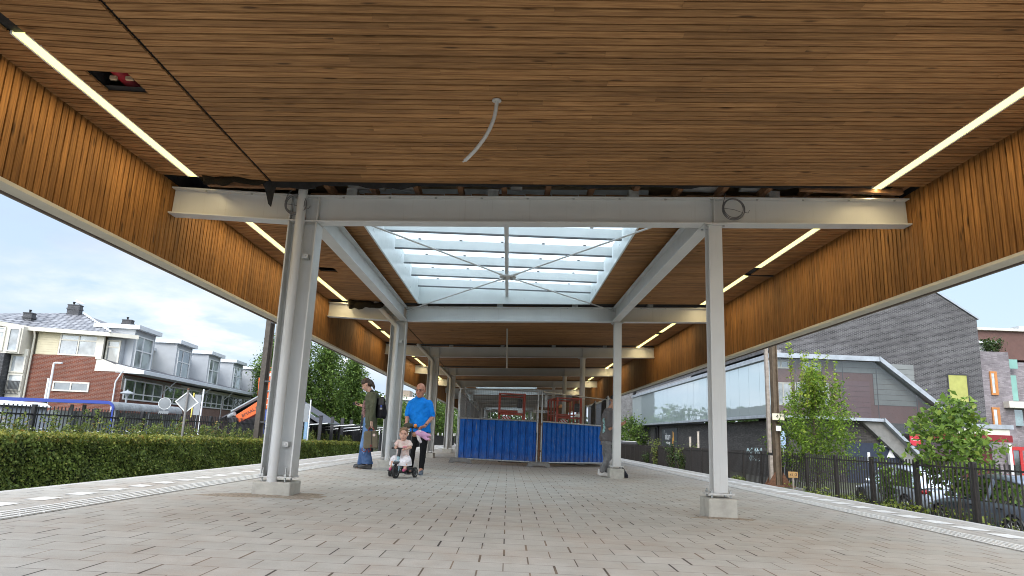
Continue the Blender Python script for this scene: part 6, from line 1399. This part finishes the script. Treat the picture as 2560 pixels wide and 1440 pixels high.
MB().prism([fwc+Vector((-.055, -.09, .13)), fwc+Vector((.055, -.09, .13)), fwc+Vector((.06, .06, .165)), fwc+Vector((-.06, .06, .165))], (0, 0, .022)).build('mudguard', M_BLACK, tri, bevel=.01)
pd = MB()
for q in (-1, 1): pd.obox(fwc+Vector((q*.105, -.01, .01)), .09, .06, .02).tube([fwc+Vector((q*.03, 0, 0)), fwc+Vector((q*.07, 0, .01))], .010, 6)
pd.build('pedal', M_BLACK, tri)
MB().tube([fwc+Vector((.05, .28, .06)), fwc+Vector((.17, .44, .03))], .035, 10).tube([rw2, rw1], .020, 10).tube([fwc+Vector((.10, .3, .08)), rw1.lerp(rw2, .3)], .03, 8).obox(fwc+Vector((.16, .40, .03)), .20, .26, .05).build('frame', M_BLACK, tri)
seat_c = K(1006, 1163, .34); MB().ell(seat_c, .12, .13, .035).tube([seat_c, seat_c+Vector((0, .02, -.12))], .03, 8).build('seat', M_BLACK, tri, True)
pb = J(1031, 1069, -.42); MB().tube([seat_c+Vector((.05, .22, -.05)), seat_c+Vector((.08, .36, .25)), pb], .014, 8).tube([J(1010, 1067.5, -.42), pb, J(1050, 1070, -.42)], .017, 10).build('push_bar', M_BLACK, tri, True)
kb = J(1038.5, 1064.5, -.43); MB().ell(kb, .037, .037, .037).build('bell_knob', mat('orange knob', (.75, .25, .04), .4), tri, True)
pc = J(1021, 1064, -.46); o = MB().ell(pc, .10, .05, .055).tube([pc+Vector((-.08, 0, 0)), pc+Vector((-.1, .02, -.06)), pc+Vector((-.05, .03, -.09))], .012, 6).tube([pc+Vector((.07, 0, .02)), pc+Vector((.10, .01, .06)), pc+Vector((.07, .02, .02))], .006, 6); tag(o.build('olive_pouch', cloth('olive pouch cloth', (.06, .06, .045), .8, .4), smooth=True, at=pc), 'dark olive pouch hanging at the left end of the push bar', 'pouch')
# ---- toddler
kc = K(1009.5, 1086, .22); KM = facing(R(4), R(2)); mb = MB(); head(mb, kc, KM, 1.0, .75, .8)
mb.ell(kc+Vector((.0, -.05, -.045)), .068, .05, .05); P_ = lambda px, py, dy=0: K(px, py, dy)
limb(mb, [P_(1009, 1098, .25), P_(1009, 1106, .26)], [.042, .05]); ell_loft(mb, [(P_(1009, 1100, .26), .07, .05), (P_(1009, 1106, .27), .10, .07), (P_(1008, 1130, .30), .095, .08), (P_(1007, 1150, .32), .11, .095), (P_(1007, 1160, .34), .10, .09)])
ls, rs = P_(997.5, 1104.5, .26), P_(1020.5, 1105.5, .26); le, re = P_(990, 1117, .22), P_(1026, 1119, .2); lw, rw = P_(988, 1118, .12), P_(1014, 1123, .11)
limb(mb, [ls, le, lw], [.034, .029, .022]); limb(mb, [rs, re, rw], [.034, .029, .022])
hand(mb, lw, (.3, -.8, .1), (0, -.2, -1), 1.1, .62, -1); hand(mb, rw, (-.5, -.6, .1), (0, -.2, -1), 1.1, .62, 1)
lk, rk = P_(984, 1146, .10), P_(1017, 1147, .1); la, ra = P_(979.5, 1165, .03), P_(1012.5, 1168, .03)
limb(mb, [P_(998, 1152, .3), lk, la], [.06, .042, .03]); limb(mb, [P_(1013, 1154, .3), rk, ra], [.06, .042, .03]); limb(mb, [la, la+Vector((-.01, -.07, -.03))], [.03, .024]); limb(mb, [ra, ra+Vector((0, -.07, -.03))], [.03, .024])
kid = weld(mb, 'person', SK_C, None, .006, 4, (kc.x, kc.y, gz(kc.x, kc.y))); tag(kid, 'toddler in a pale pink top and white skirt sitting on the tricycle', 'person')
face_bits(kid, kc, KM, 1.0, 1.15, mat('brown brow', (.16, .09, .05), .8))
M_HAIRK = mat('light brown hair', (.22, .125, .065), .6, .3, 30, .5, 120); hb_ = MB()
hb_.ell(kc+KM @ Vector((0, -.022, .045)), .084, .100, .089, 18, 12, KM)
for i in range(34):
    a = RNG.uniform(0, 6.28); e_ = RNG.uniform(-.3, 1.3); d_ = KM @ Vector((.079*math.cos(a)*math.cos(e_), -.024+.09*math.sin(a)*math.cos(e_), .04+.085*math.sin(e_)))
    if (KM.transposed() @ d_).y > .045 and (KM.transposed() @ d_).z < .07: continue
    p = kc+d_; hb_.tube([p, p+d_*.12+Vector((0, 0, .01)), p+d_*.10+Vector((RNG.normal()*.02, 0, -.02))], [.012, .01, .004], 5)
weld(hb_, 'hair', M_HAIRK, kid, .005, 1)
C_PINK = cloth('pale pink top', (.70, .50, .47), .85, .5, (.76, .66, .60), 14); C_SKIRT = cloth('white cotton skirt', (.70, .67, .70), .85, .8, None, 5, (2, 2, .6))
tp = MB(); ell_loft(tp, [(P_(1009, 1098.5, .26), .055, .05), (P_(1009, 1101.5, .26), .095, .07), (P_(1009, 1109, .27), .115, .085), (P_(1008, 1130, .29), .112, .10), (P_(1007, 1148, .31), .125, .11)], 20)
for s0, e0, sg in ((ls, le, -1), (rs, re, 1)): tp.ell(s0.lerp(e0, .12)+Vector((sg*.004, 0, .0)), .056, .056, .054, 14, 9).ell(s0.lerp(e0, .42)+Vector((sg*.012, 0, .0)), .056, .052, .048, 14, 9)
weld(tp, 'top', C_PINK, kid, .007, 2)
pr = MB().ell(P_(1012, 1117, .19), .04, .012, .02).ell(P_(1007, 1120, .19), .02, .012, .012); pr.build('top_print', mat('pink print', (.72, .30, .33), .8), kid, True)
sk2 = MB(); ell_loft(sk2, [(P_(1007, 1138, .30), .115, .11), (P_(1005, 1146, .27), .17, .17), (P_(1002, 1154, .22), .205, .22), (P_(1001, 1163, .20), .212, .24)], 26); limb(sk2, [P_(1000, 1148, .28), P_(986, 1149, .10)], [.085, .075]); limb(sk2, [P_(1012, 1148, .28), P_(1018, 1152, .10)], [.09, .08]); weld(sk2, 'skirt', C_SKIRT, kid, .008, 2)
sh2 = MB()
for A_ in (la, ra): limb(sh2, [A_+Vector((0, .02, -.03)), A_+Vector((-.01, -.09, -.05))], [.032, .028], 10)
weld(sh2, 'shoes', mat('pink shoe', (.55, .10, .22), .6, .1), kid, .006, 2)
# ---- doll hung on the push bar
dc = J(1036.5, 1086, -.42); M_DP = cloth('lilac doll suit', (.56, .32, .50), .85, .4); doll = thing('doll', 'baby doll in a lilac suit hanging sideways from the push bar', 'doll', dc)
mb = MB().ell(dc, .055, .05, .052).ell(dc+Vector((-.02, -.04, -.005)), .025, .02, .02); weld(mb, 'doll_head', mat('doll skin', (.42, .20, .12), .5), doll, .006, 2)
b0, b1 = J(1044, 1083, -.42), J(1061, 1087, -.42); mb = MB(); limb(mb, [b0, b0.lerp(b1, .5), b1], [.055, .07, .06]); limb(mb, [b1, J(1069, 1087.5, -.44), J(1075, 1088.5, -.45)], [.045, .034, .026]); limb(mb, [b1+Vector((-.01, 0, -.03)), J(1066, 1097, -.44), J(1073, 1098, -.45)], [.045, .034, .026]); limb(mb, [b0+Vector((0, 0, .03)), J(1047, 1079, -.45)], [.03, .024]); weld(mb, 'doll_suit', M_DP, doll, .006, 2)
mb = MB(); limb(mb, [b0+Vector((0, 0, -.02)), J(1048, 1099, -.45), J(1052, 1105, -.45)], [.036, .034, .026]); limb(mb, [b0+Vector((-.01, 0, .02)), J(1050, 1078.5, -.45)], [.03, .03]); weld(mb, 'doll_scarf', mat('white doll cloth', (.62, .58, .60), .85), doll, .006, 2)
mb = MB()
for q in (J(1075.5, 1089, -.45), J(1074, 1099, -.45)): mb.ell(q, .024, .03, .028)
weld(mb, 'doll_feet', mat('doll feet', (.55, .30, .32), .6), doll, .006, 1)

# ---- woman in profile with phone
Yw = 15.8; Wp = lambda px, py, dy=0: atY(px, py, Yw+dy); mb = MB(); wc = Wp(916.5, 962, 0); WM = facing(R(-84), R(34)); head(mb, wc, WM, 1.12, .9, .75)
limb(mb, [Wp(922, 971), Wp(929, 985)], [.056, .064]); ell_loft(mb, [(Wp(930, 983), .09, .14), (Wp(929, 998), .12, .17), (Wp(925, 1030), .11, .14), (Wp(923, 1060), .12, .16), (Wp(920, 1080), .10, .15)])
ls, rs = Wp(932, 988, -.19), Wp(930, 988, .19); le, re = Wp(932, 1024, -.22), Wp(926, 1022, .16); lw, rw = Wp(929.5, 1053, -.22), Wp(905, 1014, .02)
limb(mb, [ls, le, lw], [.052, .042, .028]); limb(mb, [rs, re, rw], [.052, .042, .028]); hand(mb, lw, (.02, -.05, -1), (.4, -.2, -.3), .9, 1.1, -1); hand(mb, rw, (-1, -.1, .22), (-.1, -.5, .6), .7, 1.1, 1)
lh, rh = Wp(921, 1078, -.09), Wp(919, 1078, .09); lk, rk = Wp(913, 1118, -.09), Wp(908, 1116, .09); la, ra = Wp(918, 1163, -.08), Wp(908, 1163, .09)
limb(mb, [lh, lk, la], [.09, .06, .042]); limb(mb, [rh, rk, ra], [.09, .06, .042]); limb(mb, [la, la+Vector((-.14, 0, -.05))], [.04, .032]); limb(mb, [ra, ra+Vector((-.14, 0, -.05))], [.04, .032])
wom = weld(mb, 'person', SK_W, None, .008, 4, (wc.x, Yw, gz(wc.x, Yw))); tag(wom, 'young woman in an olive parka and flared jeans looking down at her phone', 'person'); face_bits(wom, wc, WM, 1.12, .9, mat('dark brow', (.06, .035, .02), .8))
M_HAIRW = mat('dark brown hair', (.045, .026, .016), .5, .3, 30, .4, 120); h_ = MB(); PW = lambda a, b, z: wc+WM @ Vector((a, b, z))*1.12
h_.ell(PW(0, -.014, .060), .094, .112, .090, 18, 12, WM); h_.ell(PW(0, -.060, .0), .088, .068, .095, 14, 10, WM); limb(h_, [PW(0, -.10, .02), PW(0, -.112, -.04), PW(0, -.105, -.11), PW(0, -.085, -.16)], [.048, .042, .032, .014]); weld(h_, 'hair', M_HAIRW, wom, .007, 2)
C_OLV = cloth('olive parka cloth', (.085, .090, .058), .85, .6); C_JEAN = cloth('blue denim', (.10, .19, .36), .85, .5, (.17, .28, .47), 7); C_JEAND = cloth('dark blue denim', (.035, .075, .17), .85, .5, (.07, .12, .24), 9)
ct = MB(); ell_loft(ct, [(Wp(930.5, 981), .095, .13), (Wp(931, 988), .13, .21), (Wp(930, 1000), .155, .215), (Wp(928, 1022), .135, .18), (Wp(927, 1045), .135, .185), (Wp(926.5, 1074), .142, .20)], 22)
limb(ct, [ls, ls.lerp(le, .5), le, lw+Vector((0, 0, .04))], [.082, .074, .066, .055], 14); limb(ct, [rs, re, rw.lerp(re, .35)], [.08, .066, .055], 14); limb(ct, [Wp(941, 986, -.05), Wp(944, 996, 0), Wp(941, 986, .07)], [.05, .06, .05]); limb(ct, [Wp(919, 985, -.08), Wp(914, 997, -.05)], [.035, .02]); weld(ct, 'parka', C_OLV, wom, .010, 3)
MB().tube([Wp(926, 980, -.07), Wp(931, 977, -.06), Wp(934, 981, .02), Wp(929, 978, .08), Wp(924, 982, .06)], .032, 10).build('collar', M_BLACK, wom, True)
bl = MB(); ell_loft(bl, [(Wp(916, 1001), .055, .11), (Wp(914, 1015), .07, .12), (Wp(911.5, 1036), .07, .125), (Wp(912, 1046), .06, .12)], 16); weld(bl, 'blouse', cloth('flowered blouse', (.10, .06, .06), .8, .5, (.34, .20, .19), 42), wom, .008, 2)
jn = MB(); ell_loft(jn, [(Wp(918.5, 1044), .11, .14), (Wp(920, 1066), .115, .155), (Wp(920, 1084), .115, .17)]); limb(jn, [lh, lk, Wp(913, 1130, -.09)], [.105, .08, .078], 14); limb(jn, [rh, rk, Wp(908, 1130, .09)], [.105, .078, .076], 14); weld(jn, 'jeans', C_JEAN, wom, .009, 3)
jl = MB(); ell_loft(jl, [(Wp(915, 1116, -.07), .085, .085), (Wp(916, 1138, -.07), .11, .10), (Wp(918.5, 1160, -.07), .125, .115)], 18); ell_loft(jl, [(Wp(909, 1118, .08), .08, .085), (Wp(907.5, 1138, .08), .098, .10), (Wp(906, 1161, .08), .112, .115)], 18); weld(jl, 'flared_hem', C_JEAND, wom, .009, 2)
for A_, dx in ((la, .0), (ra, -.10)):
    s_ = MB(); g = Vector((A_.x+dx*.2, A_.y, gz(A_.x, A_.y)+.02)); shoe(s_, g+Vector((.07, 0, 0)), g+Vector((-.20, 0, 0)), .10, .052); s_.obox(g+Vector((.05, 0, .01)), .10, .09, .05); weld(s_, 'boot', mat('black leather', (.012, .012, .012), .4, .1), wom, .008, 2)
pch = MB(); c = Wp(907, 1048, -.06); pch.obox(c+Vector((0, 0, .0)), .07, .10, .20, .2).tube([c+Vector((0, 0, .09)), Wp(912, 1030, -.1), Wp(924, 1000, -.17), Wp(932, 984, -.13)], .008, 6).obox(c+Vector((-.03, 0, -.16)), .03, .05, .22, .2); tag(pch.build('black_pouch', M_BLACK, at=c, bevel=.012), 'small black pouch slung at the woman\'s waist', 'pouch')
ph = Wp(890.5, 1010.5, .0); o = MB().obox(ph, .155, .012, .075, 0, Matrix.Rotation(R(15), 3, 'Y') @ Matrix.Rotation(R(50), 3, 'X')).build('phone', M_BLACK, at=ph, bevel=.005); tag(o, 'dark phone held in the woman\'s raised hand', 'phone'); MB().obox(ph+Vector((0, .006, .006)), .13, .012, .062, 0, Matrix.Rotation(R(15), 3, 'Y') @ Matrix.Rotation(R(50), 3, 'X')).build('screen', mat('phone screen', (.03, .035, .04), .1), o)
# backpack on her back
C_BP = cloth('black nylon', (.010, .010, .014), .6, .3); c = Wp(952.5, 1021, 0); bp = thing('backpack', 'black backpack on the woman\'s back with a blue charm', 'backpack', c)
mb = MB(); ell_loft(mb, [(Wp(951, 1046), .085, .13), (Wp(953, 1040), .115, .155), (Wp(953, 1022), .115, .16), (Wp(951.5, 1004), .10, .15), (Wp(949.5, 996), .065, .12)], 20); weld(mb, 'pack', C_BP, bp, .009, 2)
MB().ell(Wp(961.5, 1034), .05, .11, .13).build('pocket', C_BP, bp, True); MB().obox(Wp(953, 1003, -.145), .12, .02, .16).build('grey_panel', mat('dark grey nylon', (.05, .05, .052), .7), bp, bevel=.008)
MB().tube([Wp(947, 997), Wp(951, 993.5), Wp(958, 993), Wp(962, 998), Wp(963, 1006)], .014, 8).build('handle', C_BP, bp, True); MB().tube([Wp(946, 998, -.1), Wp(937, 984, -.14), Wp(926, 990, -.17), Wp(925, 1015, -.16)], .016, 6).build('strap', C_OLV, bp, True) if False else None
MB().obox(Wp(953, 1015.5, -.168), .04, .015, .05).build('charm', mat('blue charm', (.03, .06, .35), .5), bp, bevel=.006); MB().obox(Wp(952.5, 1021.5, -.168), .055, .012, .04).build('tag', mat('grey tag', (.35, .35, .36), .6), bp, bevel=.006)
# satchel in her hand
C_KB = cloth('khaki canvas', (.125, .108, .074), .85, .35); c = Wp(927.5, 1098, -.24); kb = thing('hand_backpack', 'khaki canvas backpack with red handle hanging from the woman\'s hand', 'backpack', c)
mb = MB(); 
for q0, q1, r0, r1 in (((915, 1083), (914, 1117), .05, .055), ((938, 1083), (940, 1116), .05, .055)): limb(mb, [Wp(*q0, -.24), Wp(*q1, -.24)], [r0, r1])
mb.prism([Wp(912, 1078, -.30), Wp(938, 1076, -.30), Wp(943.5, 1090, -.30), Wp(943, 1119, -.30), Wp(914, 1121, -.30), Wp(911.5, 1100, -.30)], (0, .13, 0)); weld(mb, 'bag', C_KB, kb, .009, 3)
M_RL = mat('red webbing', (.20, .035, .03), .7, .1); MB().tube([Wp(921, 1078, -.24), Wp(924, 1069, -.24), Wp(929, 1067, -.24), Wp(933, 1070, -.24), Wp(936, 1079, -.24)], .015, 8).build('handle', M_RL, kb, True)
MB().tube([Wp(929, 1077, -.31), Wp(928, 1119, -.312)], .006, 6).build('zip_seam', M_BLACK, kb); MB().lathe([(.03, 0), (.03, .006)], Wp(935, 1087.5, -.305), 'Y', 16).build('round_patch', mat('patch white', (.62, .48, .44), .7), kb); MB().obox(Wp(927.5, 1114, -.31), .05, .012, .045).build('red_tab', M_RL, kb)
MB().tube([Wp(906, 1119, -.25), Wp(905, 1126, -.26), Wp(910, 1130, -.26), Wp(915, 1127, -.26), Wp(914, 1119, -.25)], .010, 6).tube([Wp(919, 1121, -.25), Wp(922, 1131, -.26), Wp(926, 1126, -.26), Wp(926, 1119, -.25)], .010, 6).build('loose_strap', M_RL, kb, True)

# ---- man leaning behind the right column
Yg = 17.75; Gp = lambda px, py, dy=0: atY(px-4, py, Yg+dy); mb = MB(); gc = Gp(1538, 1002, 0); GM = facing(R(82), R(28)); head(mb, gc, GM, 1.08)
limb(mb, [Gp(1537, 1010), Gp(1527, 1026)], [.060, .070]); ell_loft(mb, [(Gp(1526, 1024), .10, .15), (Gp(1523, 1038), .13, .18), (Gp(1521, 1066), .12, .15), (Gp(1518, 1096), .13, .16), (Gp(1518, 1108), .12, .15)])
ls, rs = Gp(1527, 1034, .2), Gp(1525, 1034, -.19); le, re = Gp(1533, 1070, .2), Gp(1529, 1072, -.22); lw, rw = Gp(1556, 1060, .1), Gp(1553, 1063, -.10)
limb(mb, [ls, le, lw], [.052, .043, .03]); limb(mb, [rs, re, rw], [.052, .043, .03]); hand(mb, rw, (1, .1, .45), (-.2, .6, .4), .55, 1.1, 1); hand(mb, lw, (1, .1, .35), (-.2, -.6, .4), .6, 1.05, -1)
lh, rh = Gp(1519, 1106, .09), Gp(1519, 1106, -.08); lk, rk = Gp(1519, 1140, .10), Gp(1526, 1142, -.10); la, ra = Gp(1522, 1178, .09), Gp(1509, 1176, -.06)
limb(mb, [lh, lk, la], [.09, .062, .042]); limb(mb, [rh, rk, ra], [.09, .062, .042])
gm = weld(mb, 'person', SK_T, None, .009, 4, (gc.x, Yg, gz(gc.x, Yg))); tag(gm, 'man in dark grey t-shirt and grey jeans leaning behind the far right column', 'person')
h_ = MB().ell(gc+GM @ Vector((0, -.02, .05)), .086, .105, .085, 18, 12, GM); weld(h_, 'hair', mat('short black hair', (.012, .010, .009), .6, .2, 40, .5, 150), gm, .008, 1)
ts = MB(); ell_loft(ts, [(Gp(1526.5, 1021), .085, .10), (Gp(1525.5, 1027), .13, .20), (Gp(1523.5, 1040), .155, .215), (Gp(1521.5, 1066), .15, .185), (Gp(1519, 1092), .165, .19), (Gp(1519.5, 1103), .165, .19)], 22); limb(ts, [rs, rs.lerp(re, .75)], [.085, .078]); limb(ts, [ls, ls.lerp(le, .75)], [.085, .078]); weld(ts, 'tshirt', cloth('charcoal t-shirt', (.12, .11, .11), .85, .55), gm, .010, 3)
pr = MB(); rgp = random.Random(4)
for i in range(26):
    q = rgp.random(); pr.ell(Gp(1511.6+1.5*math.sin(q*3.1)-0+rgp.uniform(0, 3.5), 1046+34*q, -.14-rgp.uniform(0, .03)), .022, .012, .026, 8, 5)
pr.build('back_print', mat('teal print', (.30, .52, .52), .8, .3, 40), gm, True)
gj = MB(); ell_loft(gj, [(Gp(1519.5, 1098), .135, .165), (Gp(1519, 1112), .14, .17)]); limb(gj, [lh, lk, la], [.108, .085, .072], 14); limb(gj, [rh, rk, ra+Vector((0, 0, .01))], [.108, .088, .075], 14); weld(gj, 'jeans', cloth('faded grey denim', (.15, .15, .152), .85, .6, (.22, .22, .222), 8), gm, .009, 3)
for A_ in (la, ra):
    s_ = MB(); g = Vector((A_.x, A_.y, gz(A_.x, A_.y)+.012)); shoe(s_, g+Vector((-.07, 0, 0)), g+Vector((.2, 0, 0)), .09, .05); weld(s_, 'shoe', mat('white trainer', (.62, .60, .58), .6, .1), gm, .008, 2)
MB().lathe([(.034, -.016), (.038, 0), (.034, .016)], rw+Vector((-.03, 0, -.015)), axes((0, 1, 0), (1, 0, .4)), 14).build('watch', M_BLACK, gm, True)
c = Gp(1563, 1182, -.2); mb = MB(); ell_loft(mb, [(c+Vector((-.03, 0, -.20)), .14, .10), (c+Vector((-.02, 0, -.05)), .13, .10), (c+Vector((-.05, 0, .08)), .08, .07), (c+Vector((-.07, 0, .14)), .03, .04)], 16); o = weld(mb, 'bag', C_BP, None, .01, 2, c); tag(o, 'black bag on the paving behind the far right column base', 'bag'); MB().tube([c+Vector((-.05, 0, .12)), c+Vector((-.04, -.02, .19)), c+Vector((-.09, 0, .15))], .012, 6).build('handle', C_BP, o, True)
# small litter on the paving
for i, (px, py) in enumerate(((1313, 1176),)):
    q = atG(px, py); o = MB().prism([(q.x-.04, q.y-.03, q.z+.004), (q.x+.05, q.y-.02, q.z+.004), (q.x+.03, q.y+.04, q.z+.012), (q.x-.03, q.y+.03, q.z+.006)], (0, 0, .004)).build('paper_scrap', M_WHITE, at=q); tag(o, ['scrap of white paper on the paving before the blue hoarding', 'small pale scrap on the paving in the foreground'][i], 'litter')
